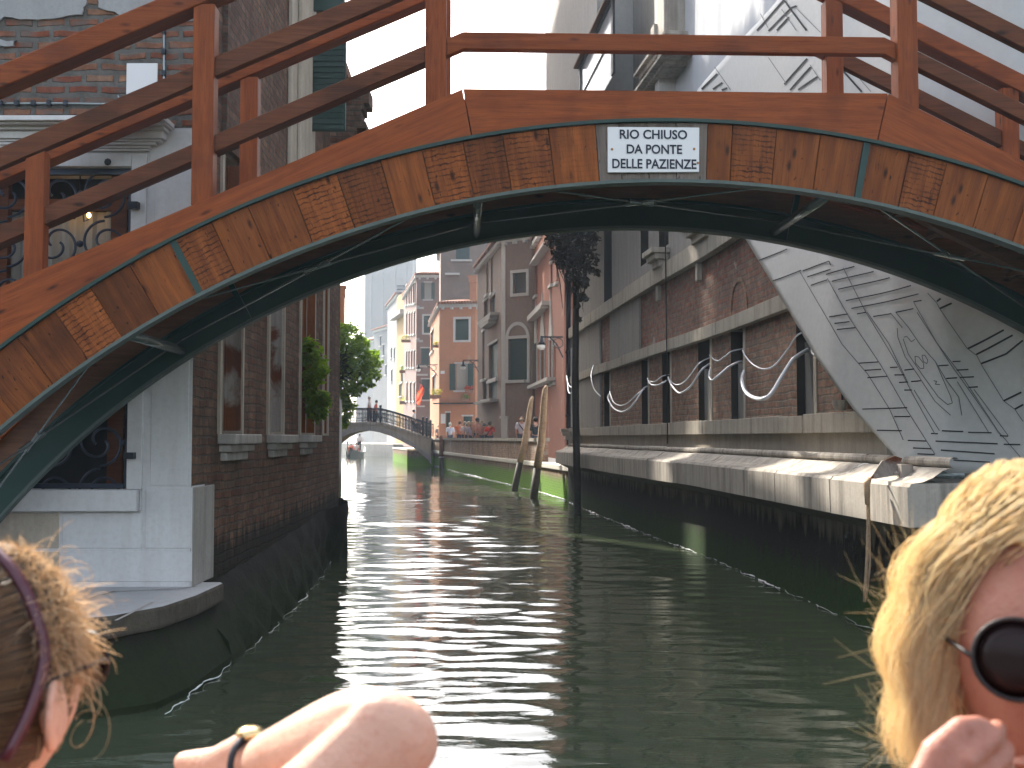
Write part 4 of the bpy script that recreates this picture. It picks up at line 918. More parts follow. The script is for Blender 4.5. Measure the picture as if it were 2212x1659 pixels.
mb = MB(); hang(mb, [(1443, 814, .0), (1455, 829, .2), (1472, 829, .25), (1490, 812, .2), (1510, 785, .1), (1535, 772, -.1)], 0.0101); mb.build('loop', M['cable'], chi, smooth=True)
mb = MB(); hang(mb, [(1533, 767, .0), (1543, 777, .2), (1553, 779, .25), (1566, 770, .2), (1580, 759, .1), (1606, 753, -.1)], 0.0101); mb.build('loop', M['cable'], chi, smooth=True)
mb = MB(); hang(mb, [(1604, 757, .05), (1612, 772, .25), (1628, 788, .35), (1648, 797, .35), (1672, 790, .25), (1700, 757, .1), (1722, 725, 0), (1745, 715, -.1)], 0.0109); mb.build('loop', M['cable'], chi, smooth=True)
mb = MB(); hang(mb, [(1226, 818, .3), (1228, 845, .4), (1236, 847, .4), (1250, 812, .2)], 0.0187); mb.build('loop', M['cable'], clo, smooth=True)
mb = MB(); hang(mb, [(1282, 790, .15), (1277, 812, .3), (1283, 840, .35), (1297, 856, .3)], 0.0140); mb.build('loop', M['cable'], clo, smooth=True)
mb = MB(); hang(mb, [(1315, 851, .1), (1314, 862, .25), (1324, 880, .35), (1340, 889, .4), (1356, 885, .35), (1372, 868, .25), (1390, 840, .05), (1400, 834, -.1)], 0.0164); mb.build('loop', M['cable'], clo, smooth=True)
mb = MB(); hang(mb, [(1399, 818, .05), (1405, 829, .2), (1420, 832, .25), (1440, 822, .1), (1450, 816, -.1)], 0.0148); mb.build('loop', M['cable'], clo, smooth=True)
mb = MB(); hang(mb, [(1443, 814, .05), (1450, 831, .25), (1465, 848, .3), (1477, 846, .3), (1495, 831, .2), (1515, 800, .1), (1536, 784, -.1)], 0.0156); mb.build('loop', M['cable'], clo, smooth=True)
mb = MB(); hang(mb, [(1535, 795, .05), (1532, 811, .25), (1537, 821, .3), (1548, 815, .3), (1570, 796, .15), (1590, 784, .05), (1607, 781, -.1)], 0.0156); mb.build('loop', M['cable'], clo, smooth=True)
mb = MB(); hang(mb, [(1607, 803, .1), (1603, 822, .35), (1610, 845, .45), (1628, 859, .5), (1650, 861, .5), (1668, 848, .4), (1690, 812, .25), (1715, 775, .1), (1745, 755, -.1)], 0.0250); mb.build('loop', M['cable'], clo, smooth=True)
mb = MB(); hang(mb, [(1757, 748, .2), (1756, 760, .3), (1765, 767, .35), (1785, 772, .3)], 0.0203); mb.build('loop', M['cable'], clo, smooth=True)
bwm = MB(); yb = y_of(1451, .06); bwm.tube([QP(yb, 1.7, .14), QP(yb, 3, .14), QP(yb, 7, .16)], .012, 6)
o = bwm.build('wire', M['black_wire']); tag(o, 'thin black wire running straight up the brick palazzo wall', 'wire')
# ---- scaffold sheets
YU = [(1380, 20.0), (1490, 17.0), (1560, 15.1), (1610, 13.85), (1700, 12.0), (1800, 10.7), (1930, 9.85), (2050, 9.5), (2212, 9.3), (2460, 9.2)]
def Yu(u):
    for (a, p), (b, q) in zip(YU, YU[1:]):
        if u <= b: return p + (q - p) * (u - a) / (b - a)
    return YU[-1][1]
def sheet_pt(u, v, o=0.0):
    p = at(u, v, Yu(u)); wv = .025 * math.sin(p.z * 2.1 + u * .012) + .03 * math.sin(u * .031 + p.z * .7); return p + Vector((-.5, -.86, 0)) * (o + wv)
def sheet_mesh(edge, top, bot, uR, n=64, m=60, pt=sheet_pt, o=0.0):
    """edge(v) gives the left edge; rows of constant v, columns up to uR"""
    mb = MB(); vs = []
    for i in range(m + 1):
        v = top + (bot(0) - top) * i / m
        for j in range(n + 1): vs.append(pt(edge(v) + (uR - edge(v)) * j / n, v, o))
    fs = [(i * (n + 1) + j, i * (n + 1) + j + 1, (i + 1) * (n + 1) + j + 1, (i + 1) * (n + 1) + j) for i in range(m) for j in range(n)]
    mb.add(vs, fs); return mb
ED = [(-160, 1815), (-10, 1690), (85, 1600), (195, 1510), (290, 1478), (400, 1540), (515, 1610), (650, 1690), (770, 1762), (880, 1842), (985, 1932), (1030, 1990)]
def edge_l(v):
    for (a, p), (b, q) in zip(ED, ED[1:]):
        if v <= b: return p + (q - p) * (v - a) / (b - a)
    return ED[-1][1]
sh = thing('scaffold_sheet', 'large grey scaffold sheet printed with a drawn facade, hanging over the palazzo', 'scaffold sheet', sheet_pt(1990, 1020))
mbs = sheet_mesh(edge_l, -160, lambda q: 1022, 2460); o = mbs.build('sheet', M['sheet'], sh, smooth=True); so_ = o.modifiers.new('thickness', 'SOLIDIFY'); so_.thickness = .008; so_.offset = 1
ik, th_ = MB(), MB()
def dl(mb, pts, wpx):
    """printed line following the sheet"""
    for (a, b) in zip(pts, pts[1:]):
        n = max(1, int(math.dist(a, b) / 14)); d = ((b[0] - a[0]) / math.dist(a, b), (b[1] - a[1]) / math.dist(a, b)); px, py = -d[1] * wpx / 2, d[0] * wpx / 2
        vs = []
        for i in range(n + 1):
            u, v = a[0] + (b[0] - a[0]) * i / n, a[1] + (b[1] - a[1]) * i / n
            vs += [sheet_pt(u - px, v - py, .016), sheet_pt(u + px, v + py, .016)]
        mb.add(vs, [(2 * i, 2 * i + 1, 2 * i + 3, 2 * i + 2) for i in range(n)])
C7 = lambda pts: [((2600 + x / 1.8437) * .6116, (800 + y / 1.8437) * .6116) for x, y in pts]
for l in ([(150, 222), (330, 145)], [(240, 355), (425, 285)], [(435, 290), (610, 228)], [(610, 228), (620, 255)], [(465, 330), (620, 282)], [(490, 385), (600, 350)], [(590, 315), (770, 260)], [(630, 360), (890, 290)], [(670, 412), (995, 330)], [(720, 485), (1140, 385)], [(755, 535), (1190, 440)], [(790, 570), (845, 558)], [(890, 585), (1005, 565)], [(1035, 557), (1155, 535)], [(1155, 490), (1210, 483)], [(615, 592), (735, 572)], [(650, 635), (745, 622)], [(665, 675), (785, 660)], [(805, 892), (925, 882)], [(840, 938), (945, 930)], [(860, 985), (985, 975)], [(1000, 918), (1050, 915)], [(1030, 966), (1095, 966)], [(1060, 1016), (1115, 1012)], [(1095, 1065), (1145, 1065)], [(1095, 935), (1160, 928)], [(1140, 1010), (1205, 1005)], [(1320, 908), (1385, 903)], [(1370, 990), (1440, 985)], [(1410, 880), (1460, 877)], [(1435, 935), (1510, 930)], [(1455, 982), (1545, 978)], [(1510, 1047), (1570, 1043)], [(830, 1190), (1115, 1180)], [(1030, 1238), (1135, 1238)], [(920, 1327), (1080, 1330)], [(1120, 1393), (1245, 1397)], [(1155, 1442), (1275, 1447)], [(1185, 1480), (1300, 1484)], [(1275, 1348), (1320, 1350)], [(1345, 1330), (1480, 1335)], [(1510, 1340), (1660, 1343)], [(1305, 1397), (1700, 1415)], [(1740, 1418), (1850, 1420)], [(1340, 1455), (1680, 1480)], [(1420, 1520), (1650, 1535)], [(1715, 1362), (1770, 1365)]): dl(ik, C7(l), 2.6)
for l in ([(1505, 795), (1745, 675)], [(1560, 832), (1805, 710)], [(1590, 892), (1760, 830), (1872, 745)], [(1740, 1135), (1860, 1080)], [(1815, 1190), (1872, 1160)], [(1310, 490), (1335, 470)], [(1330, 535), (1405, 500)]): dl(ik, C7(l), 4.0)
for l in ([(410, 285), (625, 640), (700, 770), (860, 960), (1000, 1190), (1090, 1390)], [(600, 340), (745, 600), (940, 900), (1090, 1160), (1300, 1480)], [(700, 270), (845, 560), (1050, 900), (1145, 1080), (1300, 1350)], [(850, 555), (990, 760), (1120, 1020)], [(1005, 565), (1080, 660)], [(1035, 557), (1120, 655)], [(1155, 490), (1310, 760), (1460, 960), (1700, 1330), (1850, 1500)], [(1180, 560), (1400, 900), (1720, 1360)], [(1250, 435), (1310, 500), (1330, 540), (1500, 790), (1565, 840), (1600, 910), (1740, 1135), (1815, 1190), (1870, 1270)], [(1045, 660), (1050, 720), (1100, 850), (1180, 960), (1300, 1140), (1400, 1230)], [(1120, 655), (1200, 770), (1300, 880), (1370, 1000), (1450, 1110), (1470, 1230)], [(1090, 720), (1110, 715), (1140, 750), (1165, 735)], [(1085, 730), (1120, 830), (1210, 960), (1320, 1110), (1380, 1160), (1410, 1150), (1400, 1110), (1300, 880)], [(1165, 845), (1170, 890), (1200, 925), (1225, 925), (1222, 890), (1190, 850), (1165, 845)], [(1212, 840), (1222, 880), (1245, 895), (1250, 870), (1230, 838), (1212, 840)], [(1290, 1005), (1310, 1010), (1300, 1028), (1330, 1030)], [(1545, 1060), (1770, 1362)], [(1440, 1010), (1640, 1340)], [(1160, 1065), (1330, 1330)]): dl(th_, C7(l), 1.8)
C3 = lambda pts: [((2300 + x / 1.6591) * .6116, (y / 1.6591) * .6116) for x, y in pts]
for l in ([(620, 180), (780, 10)], [(690, 185), (830, 55), (860, 45)], [(740, 185), (815, 110)], [(780, 0), (830, 70), (920, 190)], [(785, 500), (925, 355)], [(820, 535), (945, 405)], [(870, 535), (985, 460)], [(305, 530), (395, 440)], [(370, 530), (425, 490)], [(420, 535), (450, 520)], [(1115, 405), (1235, 540)]): dl(ik, C3(l), 4.2)
for l in ([(640, 80), (690, 170)], [(690, 340), (800, 500)], [(770, 60), (860, 190)], [(860, 60), (1000, 200)], [(380, 400), (470, 530)], [(1120, 345), (1290, 540)], [(940, 390), (1000, 480)]): dl(th_, C3(l), 1.6)
ik.build('printed_line', M['sheet_ink'], sh); th_.build('printed_line', M['sheet_thin'], sh)
# the whiter sheet higher on the facade, in narrow vertical folds
def white_pt(u, v, o=0.0):
    y = y_of(min(max(u, 1400), 1900), .25); p = at(u, v, y); return p + Vector((-1, 0, 0)) * (.010 * math.sin(u * .16) + .006 * math.sin(u * .41 + 1) + .02 * math.sin(u * .043) + o)
mbw = sheet_mesh(lambda v: 1440, -200, lambda q: 430, 1740, 90, 8, white_pt); o = mbw.build('scaffold_sheet', M['sheet_white'], smooth=True); so_ = o.modifiers.new('thickness', 'SOLIDIFY'); so_.thickness = .006
tag(o, 'white scaffold sheet in vertical folds behind the bridge railing', 'scaffold sheet')
# ---- clamp, tube and rope at the foot of the sheet
br_ = thing('scaffold_brace', 'rusty scaffold tube and clamp on the ledge at the foot of the sheet', 'scaffold', at(1925, 1040, 9.4))
tb = MB(); yq = 9.5
tb.tube([at(1945, 1023, yq), at(1998, 1024, yq), at(2080, 1027, yq)], .034, 10); tb.build('tube', M['steel_tube'], br_, smooth=True)
cl_ = MB(); p = at(1955, 1026, yq - .05); cl_.box((p.x - .05, p.y - .06, p.z - .10), (p.x + .05, p.y + .06, p.z + .09)); cl_.box((p.x - .09, p.y - .05, p.z - .135), (p.x + .09, p.y + .08, p.z - .10)); cl_.tube([p + Vector((-.1, 0, .01)), p + Vector((.02, 0, .01))], .018, 6)
cl_.build('clamp', M['rust'], br_, bevel=.006)
rd = MB(); rd.tube([at(2000, 1026, yq - .03), at(2012, 1027, yq - .03)], .038, 10); rd.build('end_cap', M['rust_orange'], br_)
gu = MB(); q0, q1 = at(1934, 985, 9.6), at(1880, 1034, 9.3)
gu.prism([q0, q0 + Vector((.06, 0, -.02)), (q0 + q1) / 2 + Vector((.10, 0, -.07)), q1 + Vector((.05, 0, 0)), q1, (q0 + q1) / 2 + Vector((-.01, 0, .05))], (0, .02, 0)); gu.build('rag', M['rust'], br_)
rp = MB(); a = at(1880, 1034, 9.4)
rp.tube([a, at(1873, 1050, 9.38), at(1875, 1120, 9.38), at(1873, 1200, 9.38), at(1867, 1300, 9.38)], .013, 6); rp.tube([at(1876, 1045, 9.39), at(1878, 1140, 9.38), at(1879, 1220, 9.38), at(1871, 1290, 9.38)], .010, 6)
rp.tube([at(1878, 1034, 9.39), at(1872, 1045, 9.36), at(1874, 1090, 9.36)], [.02, .03, .02], 7)
o = rp.build('rope', M['pole'], smooth=True); tag(o, 'frayed pale rope hanging from the ledge down to the water', 'rope')
# ================================================================== WOODEN BRIDGE over the camera's way
PSI = math.atan2(0.10, 2.76); EX = Vector((math.cos(PSI), math.sin(PSI), 0)); EY = Vector((-math.sin(PSI), math.cos(PSI), 0))
B0 = Vector((at(1452, 400, 7.31).x, 7.31, 0)); BW = 1.62
def L(s, t, z): return B0 + EX * s + EY * t + Vector((0, 0, z))
def bs(u, v, t=0.0):
    p = on_plane(u, v, B0 + EY * t, EY); return (p - B0).dot(EX), p.z
RB = 6.56; ZA = bs(1452, 397)[1]; ZC = ZA - RB; RT = bs(1452, 262)[1] - ZC
arc = lambda s, r: ZC + math.sqrt(max(0.0, r * r - s * s))
T1, T2, T3, T4 = bs(-400, 796), bs(1000, 195), bs(1915, 205), bs(3000, 748)
SL, SR = T1[0], T4[0]
def top(s):
    if s <= T2[0]: return T2[1] + (s - T2[0]) * (T2[1] - T1[1]) / (T2[0] - T1[0])
    if s <= T3[0]: return T2[1] + (s - T2[0]) * (T3[1] - T2[1]) / (T3[0] - T2[0])
    return T3[1] + (s - T3[0]) * (T4[1] - T3[1]) / (T4[0] - T3[0])
br = thing('wooden_bridge', 'varnished wooden footbridge on green steel arches spanning the canal overhead', 'bridge', L(0, 0, 0), rz=PSI)
smax = 5.35
sA = [-smax, bs(1000, 195)[0], bs(1915, 205)[0], smax]; sB = [-smax, bs(1019, 298)[0], bs(1892, 300)[0], smax]
def fascia(t0, t1, dz=0.0, flip=False):
    for k in range(3):
        n = 26; vs = []; mb = MB(); g = .004
        for i in range(n + 1):
            f = i / n; a = sA[k] + g + (sA[k + 1] - sA[k] - 2 * g) * f; b = sB[k] + g + (sB[k + 1] - sB[k] - 2 * g) * f
            zb = max(arc(b, RT + .012), PZ - .3) if abs(b) < RT else PZ - .3
            vs += [L(a, t0, top(a) + dz), L(a, t1, top(a) + dz), L(b, t1, min(zb, top(a) - .05)), L(b, t0, min(zb, top(a) - .05))]
        fs = [(0, 1, 2, 3), tuple(4 * n + q for q in (3, 2, 1, 0))]; us = [[(0, 0)] * 4] * 2
        sl = [0, (T2[1] - T1[1]) / (T2[0] - T1[0]), 0, 0][1] if k == 0 else (0 if k == 1 else (T4[1] - T3[1]) / (T4[0] - T3[0]))
        uvq = lambda p: ((p - B0).dot(EX), p.z - sl * (p - B0).dot(EX))
        for i in range(n):
            for q in range(4):
                f = (4 * i + q, 4 * i + 4 + q, 4 * i + 4 + (q + 1) % 4, 4 * i + (q + 1) % 4); fs.append(f); us.append([uvq(vs[j]) for j in f])
        mb.add(vs, fs, 0, us); mb.build('fascia_board', M['wood'], br)
fascia(-.03, .03); fascia(BW - .03, BW + .03)
def inner(t0, t1):
    for k in range(3):
        mb = MB(); a, b = sA[k] + .01, sA[k + 1] - .01
        mb.prism([L(a, t0, top(a) - .14), L(b, t0, top(b) - .14), L(b, t0, top(b) + .035), L(a, t0, top(a) + .035)], EY * (t1 - t0)); mb.build('stringer', M['wood'], br)
inner(.14, .18); inner(BW - .18, BW - .14)
def ring(t0, t1, r0, r1, mat, name, n=90, pr=br, s_lim=5.35):
    mb = MB(); ss = [-s_lim + 2 * s_lim * i / n for i in range(n + 1)]; g = [[], [], [], []]
    for s in ss:
        a = math.asin(s / 6.56)
        for q, (t, r) in enumerate(((t0, r0), (t1, r0), (t1, r1), (t0, r1))): g[q].append(L(r * math.sin(a), t, ZC + r * math.cos(a)))
    mb.strip(*g); return mb.build(name, M[mat], pr, smooth=False)
for (tt, nm) in ((0.0, 'front'), (BW, 'rear')):
    e = thing('arch_girder', None, None, L(0, tt, ZA)); put(e, br)
    sg = 1 if tt == 0 else -1
    ro_ = RT if not tt else RB + .235
    ring(tt - .02 if tt else .02, tt - .0 if tt else .04, RB + .024, ro_ - .012, 'steel_green', 'web', pr=e)
    ring(tt - .045, tt + .045, ro_ - .012, ro_ + .010, 'steel_green', 'top_flange', pr=e)
    ring(tt - .05, tt + .05, RB, RB + .022, 'steel_pale', 'bottom_flange', pr=e)
# sawn facing blocks between the flanges
def blocks(t0, t1, seams, mat, name):
    mb = MB()
    for (a0, a1) in seams:
        g = .0022; n = 3; vs = []
        for i in range(n + 1):
            a = a0 + g / 6.7 + (a1 - a0 - 2 * g / 6.7) * i / n; j = random.uniform(-.004, .004) if i == 0 else j
            for (t, r) in ((t0 + j, RB + .026), (t1, RB + .026), (t1, RT - .014), (t0 + j, RT - .014)): vs.append(L(r * math.sin(a), t, ZC + r * math.cos(a)))
        fs = [(3, 2, 1, 0), tuple(4 * n + q for q in range(4))]; us = [[(0, 0)] * 4] * 2
        for i in range(n):
            for q in range(4):
                fs.append((4 * i + q, 4 * i + (q + 1) % 4, 4 * i + 4 + (q + 1) % 4, 4 * i + 4 + q))
                w0, w1 = (a1 - a0) * 6.7 * i / n, (a1 - a0) * 6.7 * (i + 1) / n
                rr = (0, 0, .4, .4); us.append([(rr[q], w0), (rr[(q + 1) % 4], w0), (rr[(q + 1) % 4], w1), (rr[q], w1)])
        mb.add(vs, fs, 0, us)
    o = mb.build(name, M[mat], br, bevel=.003); return o
ang = lambda u, v: math.asin(bs(u, v)[0] / 6.76)
cent = lambda u: 330 if u > 900 else 330
s_list = [ang(u, v) for u, v in ((1096, 345), (1192, 340), (1290, 335))]
s_r = [ang(u, v) for u, v in ((1526, 330), (1578, 330), (1670, 330), (1762, 335), (1852, 345))]
right = [ang(1866, 345)]
while right[-1] < .86: right.append(right[-1] + .0405 + random.uniform(-.004, .005))
left = [s_list[0]]
while left[0] > -.90: left.insert(0, left[0] - .0405 - random.uniform(-.005, .006))
sm_ = left + s_list[1:]
blocks(-.018, .018, list(zip(sm_, sm_[1:])), 'plank', 'facing_block'); blocks(-.018, .018, list(zip(s_r, s_r[1:])), 'plank', 'facing_block'); blocks(-.018, .018, list(zip(right, right[1:])), 'plank', 'facing_block')
mid = [s_list[-1], ang(1340, 330), ang(1400, 330), ang(1460, 330), s_r[0]]
o = blocks(-.016, .018, list(zip(mid, mid[1:])), 'plank_grey', 'facing_block'); o['label'] = 'greyed unvarnished blocks behind the white sign'
ring(BW + .047, BW + .07, RB + .026, RT + .02, 'deck', 'rear_facing')
# joint plates of the steel arch
for a in (ang(1859, 345), -ang(1859, 345) - .30):
    for t0 in (-.026, BW - .06):
        mb = MB(); pts = [L(r * math.sin(q), t0, ZC + r * math.cos(q)) for r, q in ((RB + .023, a - .0032), (RB + .023, a + .0032), (RT - .013, a + .0032), (RT - .013, a - .0032))]; mb.prism(pts, EY * .03); mb.build('joint_plate', M['steel_green'], br)
# cross tubes and bracing rods
ct = [bs(1812, 437)[0] , bs(1032, 448)[0], bs(255, 772)[0], bs(255, 772)[0] - 1.7, bs(1812, 437)[0] + 2.2]
ctz = [(s, arc(s, RB + .075)) for s in ct]
for (s, z) in ctz:
    mb = MB(); mb.tube([L(s, .045, z), L(s, BW - .02, z)], .036, 12); mb.build('cross_tube', M['steel_tube'], br, smooth=True)
for i in range(len(ctz)):
    order = sorted(ctz)
for (a, b) in zip(order, order[1:]):
    for (ta, tb_) in ((.06, BW - .06), (BW - .06, .06)):
        mb = MB(); p, q = L(a[0], ta, a[1] + .08), L(b[0], tb_, b[1] + .08); m1, m2 = p.lerp(q, .46), p.lerp(q, .54); mb.tube([p, m1], .008, 6); mb.tube([m1, m2], .017, 8); mb.tube([m2, q], .008, 6); mb.build('bracing_rod', M['steel_tube'], br)
# deck boards and steps
dk = MB(); s = -5.2
while s < 5.2:
    z = top(s + .15) - .17
    flat = T2[0] < s < T3[0] - .2
    w_ = .145 if flat else .33
    if flat: dk.box((s, .034, z), (s + w_ - .008, BW - .034, z + .035), 0, Matrix.Translation(B0) @ Matrix.Rotation(PSI, 4, 'Z'))
    else:
        up_ = z; dk.box((s, .034, up_ + .02), (s + w_ + .02, BW - .034, up_ + .055), 0, Matrix.Translation(B0) @ Matrix.Rotation(PSI, 4, 'Z'))
        nx_ = top(s + w_ + .15) - .17; dk.box((s + w_ - .02 if nx_ > up_ else s + w_ + .021, .036, min(up_, nx_) - .0), (s + w_ if nx_ > up_ else s + w_ + .04, BW - .036, max(up_, nx_) + .019), 0, Matrix.Translation(B0) @ Matrix.Rotation(PSI, 4, 'Z'))
    s += w_
dk.build('deck', M['deck'], br)
# longitudinal joists under the deck
for t0 in (.45, BW - .53):
    for k in range(3):
        mb = MB(); a, b = sA[k] + .02, sA[k + 1] - .02; a, b = max(a, -4.6), min(b, 4.6)
        mb.prism([L(a, t0, top(a) - .30), L(b, t0, top(b) - .30), L(b, t0, top(b) - .175), L(a, t0, top(a) - .175)], EY * .08); mb.build('joist', M['deck'], br)
# railings, front and rear
HL, HM, HH = .365, .875, 1.40
posts = [bs(-350, 560)[0], bs(436, 430)[0], bs(941, 210)[0], bs(1962, 220)[0], bs(2420, 450)[0], bs(2420, 450)[0] + 1.5]
pw = .069
def beam(mb, s0, s1, h, hh, t0, t1):
    xs = [s0] + [q for q in (T2[0], T3[0]) if s0 < q < s1] + [s1]
    g = [[L(s, t0, top(s) + h - hh) for s in xs], [L(s, t1, top(s) + h - hh) for s in xs], [L(s, t1, top(s) + h + hh) for s in xs], [L(s, t0, top(s) + h + hh) for s in xs]]
    mb.strip(*g)
for t0 in (0.0, BW - .14):
    rear = t0 > 0
    for i, s in enumerate(posts):
        mb = MB(); ff = -.012 if not rear else -.008
        mb.prism([L(s - pw, t0 + ff, top(s) - .16 if rear else max(top(s - pw), top(s + pw)) * 0 + top(s) - .02), L(s + pw, t0 + ff, top(s) - .02), L(s + pw, t0 + ff, top(s) + 1.32), L(s - pw, t0 + ff, top(s) + 1.32)], EY * .135)
        o = mb.build('post', M['wood'], br, bevel=.006)
        md = o.data.uv_layers[0].data
        for q in md: q.uv = (q.uv[1], q.uv[0])
    ss = bs(71, 560)[0]
    if not rear:
        mb = MB(); mb.prism([L(ss - .062, t0 + .0, top(ss) - .03), L(ss + .062, t0 + .0, top(ss) - .03), L(ss + .062, t0 + .0, top(ss + .06) + HM - .085), L(ss - .062, t0 + .0, top(ss - .06) + HM - .085)], EY * .10); o = mb.build('baluster', M['wood'], br, bevel=.006)
        for q in o.data.uv_layers[0].data: q.uv = (q.uv[1], q.uv[0])
    for (a, b) in zip(posts, posts[1:]):
        for h, hh, mt, tt in ((HL, .058, 'wood_dark', .02), (HM, .066, 'wood_dark', .01)):
            mid_flat = a > T2[0] - .6 and b < T3[0] + .6
            mb = MB(); beam(mb, a + pw + .001, b - pw - .001, (HL - .02 if mid_flat and h == HL else h), hh, t0 + tt, t0 + tt + .075); mb.build('rail', M['wood'] if mid_flat else M[mt], br, bevel=.006)
    for (a, b) in ((posts[0] - .8, T2[0]), (T2[0], T3[0]), (T3[0], posts[-1] + .8)):
        mb = MB(); beam(mb, a + .002, b - .002, HH, .078, t0 - .025, t0 + .15); mb.build('handrail', M['wood'], br, bevel=.01)
# ---- the white sign screwed on the blocks
sg = thing('canal_sign', 'white rectangular canal sign with blue capitals on the bridge planks', 'sign', L(bs(1410, 326)[0], -.03, bs(1410, 326)[1]))
c = [bs(1311, 277), bs(1508.5, 278.5), bs(1508, 374.5), bs(1311.5, 375.5)]
mb = MB(); mb.prism([L(s, -.036, z) for s, z in c][::-1], EY * .012); mb.build('plate', M['white_paint'], sg, bevel=.004)
def lettering(txt, u0, u1, vt, vb, name='lettering'):
    cu = bpy.data.curves.new(name, 'FONT'); cu.body = txt; cu.size = 1.0; cu.extrude = .0; cu.offset = 0.022; cu.resolution_u = 4
    to = bpy.data.objects.new(name, cu); COL.objects.link(to); bpy.context.view_layer.update()
    me = bpy.data.meshes.new_from_object(to.evaluated_get(bpy.context.evaluated_depsgraph_get())); bpy.data.objects.remove(to)
    xs = [v.co.x for v in me.vertices]; ys = [v.co.y for v in me.vertices]; x0, x1, y0, y1 = min(xs), max(xs), min(ys), max(ys)
    A, Bq = bs(u0, vb), bs(u1, vt)
    for v in me.vertices:
        fx_, fy_ = (v.co.x - x0) / (x1 - x0), (v.co.y - y0) / (y1 - y0); v.co = L(A[0] + (Bq[0] - A[0]) * fx_, -.0395, A[1] + (Bq[1] - A[1]) * fy_)
    me.materials.clear(); me.materials.append(M['ink']); o = bpy.data.objects.new(name, me); COL.objects.link(o); put(o, sg)
lettering('RIO CHIUSO', 1337, 1482, 284.5, 303); lettering('DA PONTE', 1352, 1471, 316, 335); lettering('DELLE PAZIENZE', 1321, 1502, 347.5, 366.5)
mb = MB()
for u, v, r in ((1320.5, 325.5, .009), (1497, 325, .009), (1505, 355, .009)):
    s, z = bs(u, v); mb.ball(L(s, -.037, z), r, 8, sc=(1, .3, 1))
mb.build('screw', M['ochre_rust'], sg)
# ================================================================== FAR SIDE: poles, bridge, houses
def leaning(name, label, cat, group, base, topp, r0, r1, n=9, mat='pole', dark=None, tag_=True):
    t = thing(name, label, cat, (base.x, base.y, 0), group)
    d = topp - base; sub = base - d * (1.2 / d.length)
    f = .18
    if dark:
        m = base + d * dark
        mb = MB(); mb.tube([sub, base, m], [r0, r0, r0 + (r1 - r0) * dark], n); mb.build('wet_foot', M['pole_dark'], t, smooth=True)
        a = m + d * .0005
    else: a = sub
    mb = MB(); ks = [a + (topp - a) * q + Vector((.03 * math.sin(q * 5), 0, 0)) * (1 if 0 < q < 1 else 0) for q in (0, .3, .6, .85, .95, 1)]
    mb.tube(ks, [r0 * .98, r0 * .97, (r0 + r1) / 2, r1, r1 * .85, r1 * .45], n); mb.build('shaft', M[mat], t, smooth=True)
    return t
leaning('mooring_pole', 'shorter leaning mooring pole, the left one of the pair in the water', 'mooring pole', 'mooring poles before the quay', W(1111, 1060), at(1151.5, 857, 38.2), .115, .085, dark=.30)
leaning('mooring_pole', 'taller leaning mooring pole, the right one of the pair in the water', 'mooring pole', 'mooring poles before the quay', W(1153, 1076), at(1181, 833, 33.9), .125, .10, dark=.26)
for (u, v, vt, lab) in ((954, 1012, 940, 'short reddish fender post with a white ring beside the far end of the quay wall'), (1030.5, 1026, 940, 'short reddish fender post with a white ring at the middle of the quay wall')):
    b = W(u, v); tp = at(u + 1, vt, b.y); t = thing('fender_post', lab, 'post', (b.x, b.y, 0), 'fender posts along the quay wall'); vm = v - (v - vt) * (.36 if u < 1000 else .47)
    mz = at(u, vm, b.y).z
    mb = MB(); mb.tube([(b.x, b.y, -1.2), (b.x, b.y, mz - .07)], .16, 9); mb.build('wet_foot', M['pole_dark'], t, smooth=True)
    mb = MB(); mb.tube([(b.x, b.y, mz - .068), (b.x, b.y, mz)], .175, 9); mb.build('white_ring', M['white_paint'], t)
    mb = MB(); mb.tube([(b.x, b.y, mz + .002), (b.x, b.y, tp.z - .1), (b.x, b.y, tp.z)], [.165, .16, .1], 9); mb.build('shaft', M['pole_red'], t, smooth=True)

